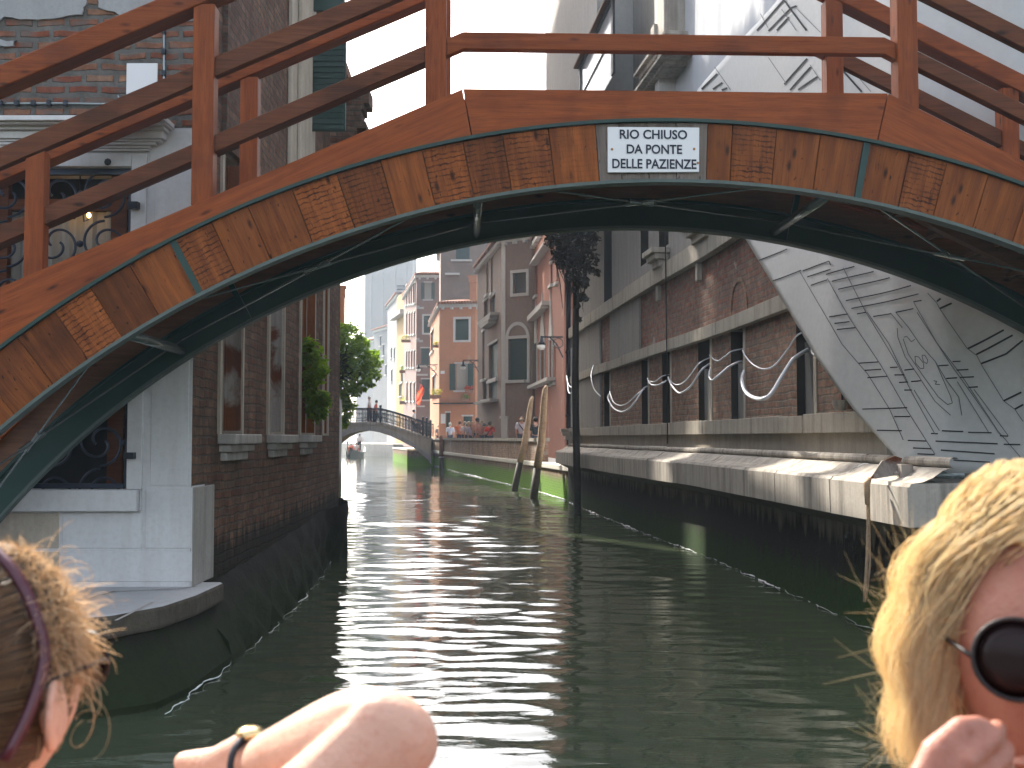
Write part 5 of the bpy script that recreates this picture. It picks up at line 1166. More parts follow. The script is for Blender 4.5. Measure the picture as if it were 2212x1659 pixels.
# ---- houses
def house_box(name, label, cat, plan, z0, z1, mat, feats, roof=None, roofmat='tile', ov=.35):
    """plan: corner list, outside on the right when walking; feats: edge index -> list of windows (u0,v0,u1,v1,kind)"""
    t = thing(name, label, cat, (plan[0][0], plan[0][1], z0))
    wall, bk_ = MB(), MB(); wins = []
    n = len(plan)
    for i in range(n):
        f = Face(plan[i], plan[(i + 1) % n]); hs = []
        for w_ in feats.get(i, ()):
            a, b, c, d = f.rect(*w_[:4]); a = max(a, .02); b = min(b, f.L - .02)
            if b - a < .03: continue
            hs.append((a, b, c, d, .18)); wins.append((f, a, b, c, d, w_[4] if len(w_) > 4 else 'plain'))
        wall_holes(wall, f.Q, 0, f.L, z0, z1, hs, (), .18)
    wall.build('wall', M[mat], t)
    for (f, a, b, c, d, kd) in wins:
        mb = MB(); qbox(mb, f.Q, a, b, c, d, -.17, -.15); pane = mb.build('window', M['shutter'] if 'dark' in kd else (M['curtain'] if 'pale' in kd else M['glass']), t)
        w_ = min(.14, (b - a) * .22)
        if 'bare' not in kd:
            fr = MB(); qbox(fr, f.Q, a - w_, a - .002, c - w_, d + w_, -.01, .05); qbox(fr, f.Q, b + .002, b + w_, c - w_, d + w_, -.01, .05); qbox(fr, f.Q, a - .002, b + .002, d + .002, d + w_, -.01, .05); qbox(fr, f.Q, a - .002, b + .002, c - w_, c - .002, -.01, .07); fr.build('frame', M['trim'], pane)
        else:
            fr = MB(); qbox(fr, f.Q, a - w_, b + w_, c - .12, c - .002, -.01, .12); fr.build('sill', M['trim'], pane)
            fr = MB(); qbox(fr, f.Q, a - w_ * .6, b + w_ * .6, d + .002, d + .1, -.01, .06); fr.build('lintel', M['trim'], pane)
        if 'arch' in kd:
            ar = MB(); cx_, r_ = (a + b) / 2, (b - a) / 2
            N_ = 12; 
            for q in range(N_):
                t0, t1 = PI * q / N_, PI * (q + 1) / N_; k = 1.15
                P_ = [f.Q(cx_ + rr * math.cos(tt), d + .004 + rr * k * math.sin(tt), o) for o in (.0, .055) for rr, tt in ((r_, t0), (r_ + w_, t0), (r_ + w_, t1), (r_, t1))]
                ar.add(P_, [(0, 1, 2, 3), (7, 6, 5, 4), (0, 4, 5, 1), (1, 5, 6, 2), (2, 6, 7, 3), (3, 7, 4, 0)])
            ar.build('arch', M['trim'], pane)
        if 'gothic' in kd:
            ar = MB(); cx_, r_ = (a + b) / 2, (b - a) / 2 + w_
            ar.prism([f.Q(cx_ - r_, d + w_ + .002, .0), f.Q(cx_ + r_, d + w_ + .002, .0), f.Q(cx_ + r_ * .35, d + w_ + 1.0, .0), f.Q(cx_, d + w_ + 1.9, 0), f.Q(cx_ - r_ * .35, d + w_ + 1.0, .0)], f.n * .05); ar.build('arch', M['trim'], pane)
        if 'shut' in kd:
            for sgn in (0, 1):
                s_ = MB(); wd = (b - a) * .46; x0 = a - w_ * .2 - wd if sgn == 0 else b + w_ * .2
                qbox(s_, f.Q, x0, x0 + wd, c, d, .055, .10)
                for z in np.arange(c + .06, d - .06, .14): qbox(s_, f.Q, x0 + .05, x0 + wd - .05, z, z + .07, .1005, .115)
                s_.build('shutter', M['shutter'], pane)
    if roof:
        rm = MB(); cxm = sum(p[0] for p in plan) / n; cym = sum(p[1] for p in plan) / n
        ev = []
        for p in plan:
            d = Vector((p[0] - cxm, p[1] - cym, 0)); d = d.normalized() * (d.length + ov * 1.3); ev.append(Vector((cxm + d.x, cym + d.y, z1 + .02)))
        apx = Vector((cxm, cym, z1 + roof)); k = len(ev)
        vs = ev + [e + Vector((0, 0, .14)) for e in ev] + [apx]; fs = [tuple(range(k))[::-1]]
        for i in range(k): fs += [(i, (i + 1) % k, k + (i + 1) % k, k + i), (k + i, k + (i + 1) % k, 2 * k)]
        rm.add(vs, fs); rm.build('roof', M[roofmat], t)
        cn = MB()
        for i in range(n):
            f = Face(plan[i], plan[(i + 1) % n])
            qbox(cn, f.Q, 0, f.L, z1 - .22, z1 - .003, .002, .12); m = max(2, int(f.L / .55))
            for q in range(m): qbox(cn, f.Q, (q + .3) * f.L / m, (q + .55) * f.L / m, z1 - .36, z1 - .222, .002, .22)
        cn.build('cornice', M['trim'], t)
    return t
X = lambda u, Y: (u - CU) / F * Y * 1.0
P2 = lambda u, Y: (X(u, Y), Y)
C5 = lambda x0, y0, x1, y1, k='plain': (703.3 + x0 * .25812, 519.9 + y0 * .25812, 703.3 + x1 * .25812, 519.9 + y1 * .25812, k)
red = house_box('red_house', 'terracotta red house with white gothic windows beside the palazzo', 'house', [P2(1146, 53), P2(1219, 41), (9, 41), (9, 53)], QZ, 10.9, 'house_red',
  {0: [C5(1722, 860, 1745, 1190, 'gothic'), C5(1752, 860, 1772, 1190, 'gothic'), C5(1805, 830, 1835, 1190, 'gothic'), C5(1878, 830, 1900, 1190, 'gothic'), C5(1728, 220, 1745, 470, 'bare'), C5(1756, 200, 1772, 460, 'bare'), C5(1884, 190, 1900, 370, 'bare'), C5(1932, 180, 1946, 350, 'bare'), C5(1915, 880, 1925, 1180, 'bare')]}, .9)
f = Face(P2(1146, 53), P2(1219, 41)); mb = MB()
for bx in (C5(1688, 600, 1880, 632), C5(1700, 633, 1868, 645), C5(1700, 1190, 1925, 1215), C5(1780, 95, 1890, 118), C5(1770, 118, 1880, 130)):
    mb = MB(); a, b, c, d = f.rect(*bx[:4]); qbox(mb, f.Q, max(a, .0), b, c, d, .003, .35); mb.build('balcony_ledge', M['trim'], red)
fl2 = MB(); a, b, c, d = f.rect(*C5(1690, 645, 1700, 1659)[:4]); 
brn = house_box('brown_house', 'tall grey brown house with an arched door opening above the tourists', 'house', [P2(1031, 61), P2(1084, 52), P2(1150, 51), (6, 52), (6, 62)], QZ, 11.2, 'house_brown',
  {1: [C5(1570, 268, 1682, 440, 'plain'), C5(1530, 820, 1690, 1165, 'dark arch')],
   0: [C5(1325, 500, 1360, 680, 'dark bare'), C5(1375, 470, 1418, 655, 'dark bare'), C5(1312, 760, 1330, 1160, 'dark bare'), C5(1366, 860, 1440, 1165, 'dark bare'), C5(1345, 160, 1362, 450, 'pale bare'), C5(1385, 140, 1400, 440, 'pale bare'), C5(1315, 1170, 1350, 1330, 'dark bare'), C5(1366, 1170, 1436, 1330, 'dark bare')]}, 1.6)
f = Face(P2(1031, 61), P2(1084, 52)); mb = MB()
for bx in (C5(1335, 640, 1450, 662), C5(1345, 663, 1440, 690), C5(1360, 691, 1430, 712), C5(1310, 1335, 1445, 1358)):
    mb = MB(); a, b, c, d = f.rect(*bx[:4]); qbox(mb, f.Q, a, b, c, d, .003, .4); mb.build('balcony_ledge', M['stone_grey'], brn)
pq = MB(); a, b, c, d = Face(P2(1084, 52), P2(1150, 51)).rect(*C5(1472, 40, 1492, 1659)[:4]); g_ = Face(P2(1084, 52), P2(1150, 51)); qbox(pq, g_.Q, 0.0, .22, QZ, 11.0, .004, .04); pq.build('corner_strip', M['trim'], brn)
pq = MB(); a, b, c, d = g_.rect(*C5(1470, 1168, 1680, 1190)[:4]); qbox(pq, g_.Q, max(a, .23), b, c, d, .003, .16); pq.build('door_sill', M['trim'], brn)
pq = MB(); a, b, c, d = g_.rect(*C5(1478, 1490, 1530, 1659)[:4]); qbox(pq, g_.Q, a, b, c - .5, d, .003, .10); qbox(pq, g_.Q, a - .05, b + .05, d + .001, d + .12, .003, .14); pq.build('stone_block', M['trim'], brn)
org = house_box('orange_house', 'small orange house with a tiled roof and a tall chimney behind the tourists', 'house', [P2(929, 86), P2(948.5, 74.5), P2(1027, 74), (0, 86)], QZ, zat(657, 74.3), 'house_orange',
  {1: [C5(1086, 655, 1198, 832, 'dark'), C5(1090, 1030, 1190, 1252, 'pale bare shut'), C5(1005, 1440, 1042, 1660, 'dark bare'), C5(1150, 1470, 1225, 1660, 'dark bare')], 0: [C5(880, 760, 905, 930, 'dark bare'), C5(893, 1130, 925, 1300, 'dark bare')]}, 1.1)
g_ = Face(P2(948.5, 74.5), P2(1027, 74))
mb = MB(); a, b, c, d = g_.rect(1011, 601, 1025, 660); mb.box((0, 0, 0), (.01, .01, .01)) if 0 else None
def rbox(mb, f, u0, v0, u1, v1, o0, o1):
    a, b, c, d = f.rect(u0, v0, u1, v1); qbox(mb, f.Q, a, b, c, d, o0, o1)
rbox(mb, g_, 1011, 608, 1025, 668, -1.0, -.5); rbox(mb, g_, 1009.5, 596, 1026.5, 607.8, -1.1, -.4); rbox(mb, g_, 1006.5, 593, 1029, 595.8, -1.15, -.35)
mb.build('chimney', M['house_orange'], org)
mb = MB(); rbox(mb, g_, 940, 870.5, 1026, 873, .003, .5); mb.build('awning_rail', M['iron'], org)
mb = MB(); rbox(mb, g_, 952.5, 894, 962, 915, .004, .03); o = mb.build('poster', M['white_paint'], org)
mb = MB(); rbox(mb, g_, 952, 801, 960.5, 807.5, .004, .03); mb.build('plaque', M['white_paint'], org)
mb = MB(); rbox(mb, g_, 948.6, 779, 1026, 780.5, .004, .05); mb.build('string_course', M['house_orange'], org)
tal = house_box('tall_house', 'tall dark brick house rising behind the orange house', 'house', [P2(948, 88), P2(951, 80), P2(1060, 80), (2, 88)], QZ, 16.2, 'house_tall', {1: [C5(1090, 40, 1205, 160, 'dark bare')]}, .6)
g_ = Face(P2(951, 80), P2(1060, 80)); mb = MB(); rbox(mb, g_, 962, 590.5, 993, 594.5, .003, .3); rbox(mb, g_, 974, 561, 1020, 565, .003, .2); mb.build('ledge', M['trim'], tal)
pk = [C5(x, 350 + (755 - x) * .32, x + 11, 520 + (755 - x) * .22, 'pale bare') for x in (674, 694, 712, 731, 744)]
pk += [C5(x, 600 + (755 - x) * .12, x + 11, 780 + (755 - x) * .1, 'bare') for x in (674, 696, 716, 738)] + [C5(x, 920 + (755 - x) * .1, x + 12, 1060, 'dark bare') for x in (672, 692, 714, 736)] + [C5(x, 1190, x + 12, 1340, 'dark bare') for x in (676, 706, 736)]
pin = house_box('pink_house', 'pinkish brick house with many shutters and a tiled roof in the haze', 'house', [P2(871, 106), P2(898.5, 92), P2(950, 92), (-2, 106)], QZ, zat(594, 92), 'house_pink',
  {1: [C5(828, 352, 885, 490, 'pale bare shut'), C5(822, 628, 895, 772, 'dark'), C5(800, 900, 865, 1035, 'dark bare'), C5(805, 1160, 868, 1330, 'dark bare')], 0: pk}, 1.5)
g_ = Face(P2(898.5, 92), P2(950, 92)); mb = MB()
for bx in (C5(760, 545, 785, 570), C5(760, 556, 822, 572), C5(760, 815, 785, 850), C5(760, 832, 815, 850), C5(755, 1045, 850, 1060), C5(765, 1115, 855, 1130), C5(765, 1380, 830, 1392)): rbox(mb, g_, *bx[:4], .003, .10)
mb.build('quoin', M['trim'], pin)
och = house_box('ochre_house', 'narrow yellow ochre house with a roof terrace in the haze', 'house', [P2(856, 115), P2(877, 109), (-3, 109), (-3, 117)], QZ, zat(634, 112), 'house_ochre', {0: [C5(630, 1050, 650, 1180, 'dark bare'), C5(615, 1200, 640, 1300, 'dark bare')]}, None)
mb = MB(); g_ = Face(P2(856, 115), P2(877, 109)); rbox(mb, g_, 853, 676, 877, 685, .003, .6); mb.build('ledge', M['stone_grey'], och)
te = MB()
for k in range(9): te.box((X(856, 112) + k * .1, 112, zat(633, 112)), (X(856, 112) + k * .1 + .035, 112.05, zat(617, 112)))
for v in (617, 625, 632): te.box((X(856, 112) - .02, 111.98, zat(v + 1, 112)), (X(877, 112), 112.07, zat(v - .6, 112)))
te.build('terrace_railing', M['iron'], och)
gry = house_box('grey_house', 'pale grey house with a sloping eave left of the ochre house', 'house', [P2(836, 130), P2(857.5, 119), (-4, 119), (-4, 132)], QZ, zat(640, 121), 'house_grey', {0: [C5(545, 900, 556, 980, 'dark bare'), C5(570, 900, 580, 990, 'dark bare'), C5(548, 1080, 560, 1180, 'bare')]}, 1.2)
fa = house_box('far_house', 'far pale house with sunlit tiled roof at the end of the canal', 'house', [P2(806, 142), P2(845, 135), (-6, 135), (-6, 144)], -1, zat(706, 137), 'house_grey', {0: [C5(455, 800, 468, 880, 'dark bare'), C5(480, 870, 492, 960, 'dark bare'), C5(500, 1040, 512, 1120, 'dark bare')]}, 1.8)
fb_ = house_box('far_house', 'lower far house with tiled roof just right of the tree', 'house', [P2(770, 156), P2(812, 150), (-10, 150), (-14, 162)], -1, zat(735, 151), 'house_white', {0: [C5(375, 920, 388, 980, 'dark bare'), C5(345, 925, 355, 985, 'dark bare')]}, 1.8)
# bell tower with flat buttress strips
tw = thing('bell_tower', 'huge pale brick bell tower fading in the haze', 'tower', (X(838, 208), 210, 0))
TY = 205.0
mb = MB(); xa, xb = X(789, TY), X(890, TY); mb.box((xa, TY, -1), (xb, TY + (xb - xa), 42)); mb.build('wall', M['tower'], tw)
mb = MB()
for k in range(4):
    a = xa + (xb - xa) * (k / 4 + .03); mb.box((a, TY - .4, -1), (a + (xb - xa) * .1, TY - .001, 41)); mb.box((xa - .3, TY + k * 2.1 + .3, -1), (xa - .001, TY + k * 2.1 + 1.2, 41))
mb.build('buttress_strip', M['tower'], tw)
mb = MB(); mb.box((xa - .5, TY - .6, 42.01), (xb + .5, TY + .6 + (xb - xa), 43)); mb.build('cornice', M['tower'], tw)
mb = MB(); c = at(838, 620, TY - .4); mb.box((X(833, TY), TY - .5, zat(670, TY)), (X(838, TY), TY - .02, zat(655, TY))); mb.build('window', M['dark'], tw)
mb = MB(); mb.lathe([(6, 43.01), (5, 43.6), (.1, 46)], ((xa + xb) / 2, TY + (xb - xa) / 2, 0), 4); mb.build('spire', M['tile'], tw)
# ---- left bank beyond the house: garden wall with a stone pier
gw = thing('garden_wall', 'pale garden wall behind the corner of the brick house, iron bar on it', 'garden wall', (-3.1, 19.3, 0))
mb = MB(); pts = [(-3.13, 19.4), (-3.40, 21.5), (-4.9, 32), (-6.95, 45)]
for (a, b) in zip(pts, pts[1:]):
    mb.strip([(a[0], a[1], -1.5), (b[0], b[1], -1.5)], [(a[0] - .5, a[1], -1.5), (b[0] - .5, b[1], -1.5)], [(a[0] - .5, a[1], 2.9), (b[0] - .5, b[1], 2.7)], [(a[0], a[1], 2.9), (b[0], b[1], 2.7)])
mb.build('wall', m_plaster('pale stained garden wall', (0.44, 0.42, 0.38), .2, .5, (.15, .14, .12), .2, 2, None, 0, (.55, .9, (.05, .10, .02), (.08, .075, .06))), gw)
mb = MB(); cx_ = at(716.5, 810, 19.6); 
for (u1, v0, v1) in ((728, 800, 806), (727, 806.2, 816), (724, 816.2, 824), (720.5, 824.2, 834)): mb.box((at(700, v0, 19.4).x, 19.25, zat(v1, 19.4)), (at(u1, v0, 19.4).x, 19.7, zat(v0, 19.4)))
mb.build('corbel', M['stone_grey'], gw, bevel=.01)
mb = MB(); mb.tube([at(728, 905, 19.3), at(732, 890, 19.3), at(727, 945, 19.3)], .02, 6); mb.build('iron_bar', M['iron'], gw)
gb_ = thing('agave', 'dark spiky plant growing on the corbel at the end of the brick house', 'plant', at(716, 800, 19.5))
lf = MB()
for k in range(150):
    c = at(random.uniform(712, 748), random.uniform(765, 822), random.uniform(19.3, 19.8)); d = Vector((random.gauss(.5, .7), random.gauss(0, .6), random.gauss(.15, .55))).normalized(); L_ = random.uniform(.10, .2); s_ = d.orthogonal().normalized() * .016
    lf.add([c - s_, c + s_, c + d * L_ * .6 + s_ * .8, c + d * L_ + Vector((0, 0, -.02)), c + d * L_ * .6 - s_ * .8], [(0, 1, 2, 3, 4)])
lf.build('foliage', M['leaf_dark'], gb_); sm = MB(); sm.tube([at(716, 808, 19.5), at(728, 795, 19.5), at(738, 780, 19.5)], [.02, .015, .008], 6); sm.build('stem', M['bark'], gb_)
# pipe strip and orange brick box at the end of the brick house
dp = MB(); p = at(714, 700, 18.1); dp.tube([(p.x, p.y, 1.2), (p.x, p.y, 8)], .05, 8); o = dp.build('drain_pipe', M['iron']); tag(o, 'dark drain pipe running down the far end of the brick house', 'drain pipe')
mb = MB(); a, b = at(712, 668, 18.3), at(724, 610, 18.3); mb.box((a.x, 18.05, a.z), (b.x, 18.5, b.z + 1.0)); mb.box((a.x, 18.02, a.z - .06), (b.x + .03, 18.53, a.z - .002)); o = mb.build('brick_flue', M['brick_side']); tag(o, 'reddish flue box under the bridge at the end of the brick house', 'flue')
# chimney house behind the tree
ch_ = house_box('garden_house', 'house with a flared chimney half hidden behind the tree', 'house', [(-13.5, 48), P2(733, 48), (-9.4, 60), (-13.5, 60)], 0, zat(735, 48), 'house_orange', {}, 1.0)
mb = MB(); 
for (u0, u1, v0, v1) in ((731, 740, 640, 740), (729, 742, 632, 639.8), (731, 741, 622, 631.8), (728, 744, 616, 621.8)): mb.box((X(u0, 49), 49, zat(v1, 49)), (X(u1, 49), 49.5, zat(v0, 49)))
mb.build('chimney', M['house_orange'], ch_)
# unseen houses on the left bank, placed and shaped to shade palazzo and far houses
def slant(y0, y1, x0=-5.5, w_=4.0): return [(x0 - w_, y0 + w_ * 1.732), (x0, y0), (x0, y1), (x0 - w_, y1 + w_ * 1.732)]
house_box('shade_house', 'unseen tall plain house just behind the brick house, placed to shade the palazzo', 'house', slant(18.6, 23.4), 0, 21, 'house_grey', {}, 1.0, ov=.05)
house_box('shade_house', 'unseen tall narrow red house behind the brick house, placed to shade the palazzo', 'house', slant(28.7, 31.7), 0, 21, 'house_red', {}, 1.0, ov=.05)
house_box('shade_house', 'unseen tall broad ochre house behind the garden wall, placed to shade the palazzo', 'house', [(-11, 42), (-5.6, 32.9), (-7.6, 47.2), (-12, 55)], 0, 26, 'house_ochre', {}, 1.0, ov=.05)
house_box('shade_house', 'unseen tall white house far behind the tree, placed to shade the red house', 'house', [(-14, 64), (-9.3, 57), (-11.2, 69), (-14, 73)], 0, 30, 'house_white', {}, 1.0, ov=.05)
house_box('shade_house', 'unseen tall grey house farthest behind the tree, placed to shade the brown house', 'house', [(-16, 76), (-11.6, 70.5), (-13.6, 84), (-17, 89)], 0, 30, 'house_grey', {}, 1.0, ov=.05)
house_box('shade_house', 'unseen lower flat roofed house added under the sun blocker to shade the foundation', 'house', slant(23.45, 28.65), 0, 14.75, 'house_brown', {}, .01, ov=.0)  # unseen, its height set to keep sun off foundation and water
ro = thing('sun_blocker', 'unseen sun blocker of timber and cloth awning, added between the tall houses', 'sun blocker', (-6.5, 26, 0)); mb = MB()  # unseen, added to cut the sun above the lit wall patch
mb.prism([(-6.4, 25.2, 17.3), (-5.5, 23.6, 17.3), (-5.5, 28.6, 17.3), (-6.4, 30.2, 17.3)], (0, 0, .2)); mb.build('floor', M['deck'], ro); mb = MB()
for (x, y) in ((-5.6, 23.8), (-5.6, 26.1), (-5.6, 28.4)): mb.box((x - .1, y - .1, 0), (x + .1, y + .1, 20.5))
mb.build('post', M['wood_dark'], ro); mb = MB(); mb.prism([(-5.52, 23.6, 17.51), (-5.52, 28.6, 17.51), (-5.56, 28.6, 21.5), (-5.56, 23.6, 21.5)], (-.03, 0, 0)); mb.build('awning', M['sheet'], ro)  # posts and cloth screen belong to the added sun blocker
# ---- tree leaning over the canal
def clumps(mb, cs, Y, n, size, dY=1.2):
    for (u, v, r) in cs:
        for _ in range(3):
            c = at(u + random.uniform(-r, r) * 26, v + random.uniform(-r, r) * 26, Y + random.uniform(-dY, dY)); leaves(mb, c, r * random.uniform(.45, .8), int(n * r * r * 3) // 3 + 10, size, sc=(1, 1, .9))
tr = thing('tree', 'leafy green tree leaning over the canal behind the garden wall', 'tree', at(726, 930, 45) * 1.0)
lf = MB()
cs = [(733, 715, .5), (748, 712, .45), (745, 735, .7), (765, 738, .5), (776, 728, .4), (758, 760, .7), (735, 760, .7), (786, 745, .35), (775, 765, .5), (745, 790, .8), (768, 790, .6), (790, 775, .45), (803, 770, .4), (812, 785, .35), (800, 795, .45), (785, 810, .45), (808, 808, .3), (760, 815, .6), (738, 820, .7), (790, 822, .3), (800, 828, .25), (755, 840, .5), (740, 850, .55), (768, 850, .35), (735, 875, .5), (752, 872, .4), (748, 895, .4), (737, 905, .4), (745, 920, .3), (728, 740, .6), (726, 700, .4), (782, 838, .2), (765, 830, .35), (815, 772, .2)]
clumps(lf, cs, 45, 230, .10); lf.build('crown', M['leaf'], tr)
tk = MB(); b = at(728, 950, 46.5)
tk.tube([(b.x - .8, b.y, 0), (b.x - .6, b.y, 2.5), (b.x - .1, b.y - .5, 4.2), (at(752, 770, 45.4))], [.16, .14, .10, .04], 8); tk.tube([(b.x - .6, b.y, 2.5), at(745, 850, 45.3), at(785, 800, 45)], [.1, .07, .03], 7); tk.tube([(b.x - .1, b.y - .5, 4.2), at(745, 735, 45)], [.07, .02], 6); tk.build('trunk', M['bark'], tr)
# ---- stone bridge with iron railings
BY = 71.0; fbz = lambda v, Y=BY: zat(v, Y)
sbg = thing('stone_bridge', 'far arched stone footbridge with a wrought iron railing', 'bridge', (X(830, BY), BY, 0))
xl = lambda u: X(u, BY)
deckpts = [(700, 915), (760, 914), (822, 913), (850, 921), (890, 934), (931, 946)]
def dkv(u):
    for (a, p), (b, q) in zip(deckpts, deckpts[1:]):
        if u <= b: return p + (q - p) * (u - a) / (b - a)
    return deckpts[-1][1]
archpts = [(700, 985), (722, 960), (741, 944), (760, 935), (780, 930.5), (796, 930), (820, 934), (845, 942), (868, 953), (892, 966), (910, 980), (925, 993), (931, 1003)]
body = MB(); bot_ = [(u, v) for u, v in archpts]
A = [Vector((xl(u), BY, fbz(v))) for u, v in bot_]; T = [Vector((xl(u), BY, fbz(dkv(u)))) for u, v in bot_]
dep = Vector((0, 3.0, 0)); body.strip(A, [p + dep for p in A], [p + dep for p in T], T); 
body.build('arch', M['stone_warm'], sbg)
rim = MB(); rim.strip([p + Vector((0, -.06, 0)) for p in A], A, [p + Vector((0, 0, .32)) for p in A], [p + Vector((0, -.06, .32)) for p in A]); rim.build('arch_rim', M['stone_grey'], sbg)
ed = MB(); ed.strip([p + Vector((0, -.08, -.14)) for p in T], [p + Vector((0, .2, -.14)) for p in T], [p + Vector((0, .2, .05)) for p in T], [p + Vector((0, -.08, .05)) for p in T]); ed.build('edge_stone', M['stone_ledge'], sbg)
ab = MB(); ab.box((xl(880), BY + .3, -1), (xl(935), BY + 2.9, fbz(975))); ab.build('abutment', M['brick_quay'], sbg)
for zo, lab in ((0.05, 'front'), (2.85, 'rear')):
    rl = MB(); rt = [(756, 882), (821, 882), (850, 890), (890, 903), (930, 916)]
    tp = [Vector((xl(u), BY + zo, fbz(v))) for u, v in rt]; rl.tube(tp, .035, 6)
    for dv in (.12, .80): rl.tube([Vector((xl(u), BY + zo, fbz(dkv(u)) + .05 + dv)) for u, v in rt], .016, 5)
    us_ = np.arange(757, 931, 3.3)
    for i, u in enumerate(us_):
        zt = np.interp(u, [q[0] for q in rt], [fbz(q[1]) for q in rt]); zb = fbz(dkv(u)) + .04
        rl.tube([(xl(u), BY + zo, zb), (xl(u), BY + zo, zt)], .018 if i % 4 else .035, 5)
        cz = (zt + zb) / 2; ring_ = [(xl(u) + .045 + .04 * math.cos(q), BY + zo, cz + .2 * math.sin(q)) for q in np.linspace(0, 2 * PI, 9)]; rl.tube(ring_, .012, 4, cap=False)
    rl.build('railing', M['iron'], sbg)
for u, v in ((822, 880), (914, 905), (922, 907), (930, 912)): pl_ = MB(); pl_.tube([(xl(u), BY - .05, fbz(dkv(u))), (xl(u), BY - .05, fbz(v))], .07, 8); pl_.ball((xl(u), BY - .05, fbz(v) + .07), .09, 8); pl_.build('railing_post', M['iron'], sbg)
# landing stage on the far bank under the arch, second lower bridge hidden in the haze
ls = MB(); q = [(X(849, 88), 88), (X(880, 76), 76), (X(935, 77), 77), (X(905, 90), 90)]; ls.prism([(x, y, -1) for x, y in q], (0, 0, 1 + .95)); o = ls.build('landing_stage', M['brick_quay']); tag(o, 'stone landing stage with sunlit top under the far bridge', 'landing stage')
t2 = MB(); q = [(X(848, 88), 87.9), (X(880, 76), 75.9), (X(936, 77), 76.9), (X(906, 90), 90)]; t2.prism([(x, y, .952) for x, y in q], (0, 0, .1)); x = t2.build('top_slab', M['pave_lit'], o)  # paler slab puts the sunlight on the top into its colour
cw = thing('canal_bank', 'hazy far canal bank with stone edge beyond the far bridge', 'canal bank', (-14, 115, 0)); mb = MB()
mb.prism([(X(790, 112), 112, -1), (X(850, 106), 106, -1), (-2, 106, -1), (-2, 160, -1), (-40, 160, -1), (X(700, 125), 125, -1)], (0, 0, 2.2)); mb.build('wall', M['stone_grey'], cw)
# ---- wall lamps
def lamp(lab, u, v0, v1, ub, vb, Y, sgn):
    c = at(u, v1, Y); e = at(ub, vb, Y); t = thing('street_lamp', lab, 'lamp', c, 'wrought iron wall lamps'); r = (v1 - v0) / F * Y
    mb = MB(); zt = at(u, v0, Y).z; mb.tube([e, Vector((c.x, Y, e.z)), Vector((c.x, Y, zt))], .03, 6); d = (e - Vector((c.x, Y, e.z)))
    mb.tube([e + Vector((0, 0, -.75)), e - d * .30 + Vector((0, 0, -.25)), e - d * .6 + Vector((0, 0, -.02))], .025, 6)
    ring_ = [e - d * .22 + Vector((.18 * math.cos(q), 0, -.22 + .18 * math.sin(q))) for q in np.linspace(0, 2 * PI, 12)]; mb.tube(ring_, .018, 5, cap=False); mb.build('bracket', M['iron'], t)
    mb = MB(); mb.lathe([(r * .08, r * .05), (r * .14, -r * .35), (r * .33, -r * .62)], (c.x, Y, zt), 12); mb.build('lamp_shade', M['iron'], t, smooth=True)
    mb = MB(); mb.lathe([(r * .30, -r * .63), (r * .30, -r * .85), (r * .16, -r * 1.0)], (c.x, Y, zt), 12); mb.build('glass_globe', M['lamp_glass'], t, smooth=True)
lamp('hanging wall lamp at the left corner of the orange house', 904, 787, 803, 946, 788, 74.0, 1)
lamp('hanging wall lamp between the orange house and the brown house', 1000.5, 780, 799, 1036, 778, 60.5, 1)
lamp('hanging wall lamp on the red house, nearest the palazzo', 1169.5, 727, 756, 1216, 728, 40.5, 1)
# ---- red flag, flower boxes
fg = thing('flag', 'red and orange flag hanging from a pole at the pink house', 'flag', at(919, 845, 91)); mb = MB()
g = [[at(909 + 2 * j / 6 * 4 + (i / 8) * -11 + 1.2 * math.sin(i + j), 828 + i * 4.7 + j * 2.0, 91 + .12 * math.sin(j * 1.5 + i)) for j in range(7)] for i in range(9)]
vs = [p for r_ in g for p in r_]; mb.add(vs, [(i * 7 + j, i * 7 + j + 1, (i + 1) * 7 + j + 1, (i + 1) * 7 + j) for i in range(8) for j in range(6)]); mb.build('cloth', M['red_flag'], fg, smooth=True)
mb = MB(); mb.tube([at(906, 824, 91), at(922, 842, 91), at(935, 858, 92.5)], .04, 6); mb.build('pole', M['iron'], fg)
def flowers(lab, u, v, Y, r, mat='leaf_yellow', n=80, box=True):
    t = thing('flower_box', lab, 'flower box', at(u, v, Y), 'flower boxes on the far facades'); lf = MB(); leaves(lf, at(u, v, Y), r, n, .075, sc=(1.3, .6, .8)); lf.build('flowers', M[mat], t)
    mb = MB(); c = at(u, v, Y); mb.box((c.x - r * 1.1, Y - .12, c.z - r * 1.1), (c.x + r * 1.1, Y + .12, c.z - r * .5)); mb.box((c.x - r * 1.15, Y - .14, c.z - r * .5 + .001), (c.x + r * 1.15, Y + .14, c.z - r * .42)); mb.build('box', M['pole_red'], t)
flowers('large yellow plant in a pot at the left corner of the orange house', 941, 848, 74.0, .36, n=160)
flowers('yellow plant on the white side wall, upper one beside the orange roof', 944, 742, 75.5, .25)
flowers('red flowers on the sill of the orange house window', 1013, 839, 73.6, .25, 'red_flag', 50)
flowers('yellow plant on a small balcony of the pink house', 877, 730, 97, .36)
flowers('flower box with leafy plants on the ochre house, low above the far bridge', 873, 796, 104, .4, 'leaf')
flowers('flower box near the flag, above the far bridge railing', 875, 862, 103, .45, 'leaf')
flowers('pots with white flowers under the window of the orange house', 1006, 858, 73.5, .26, 'leaf', 60)
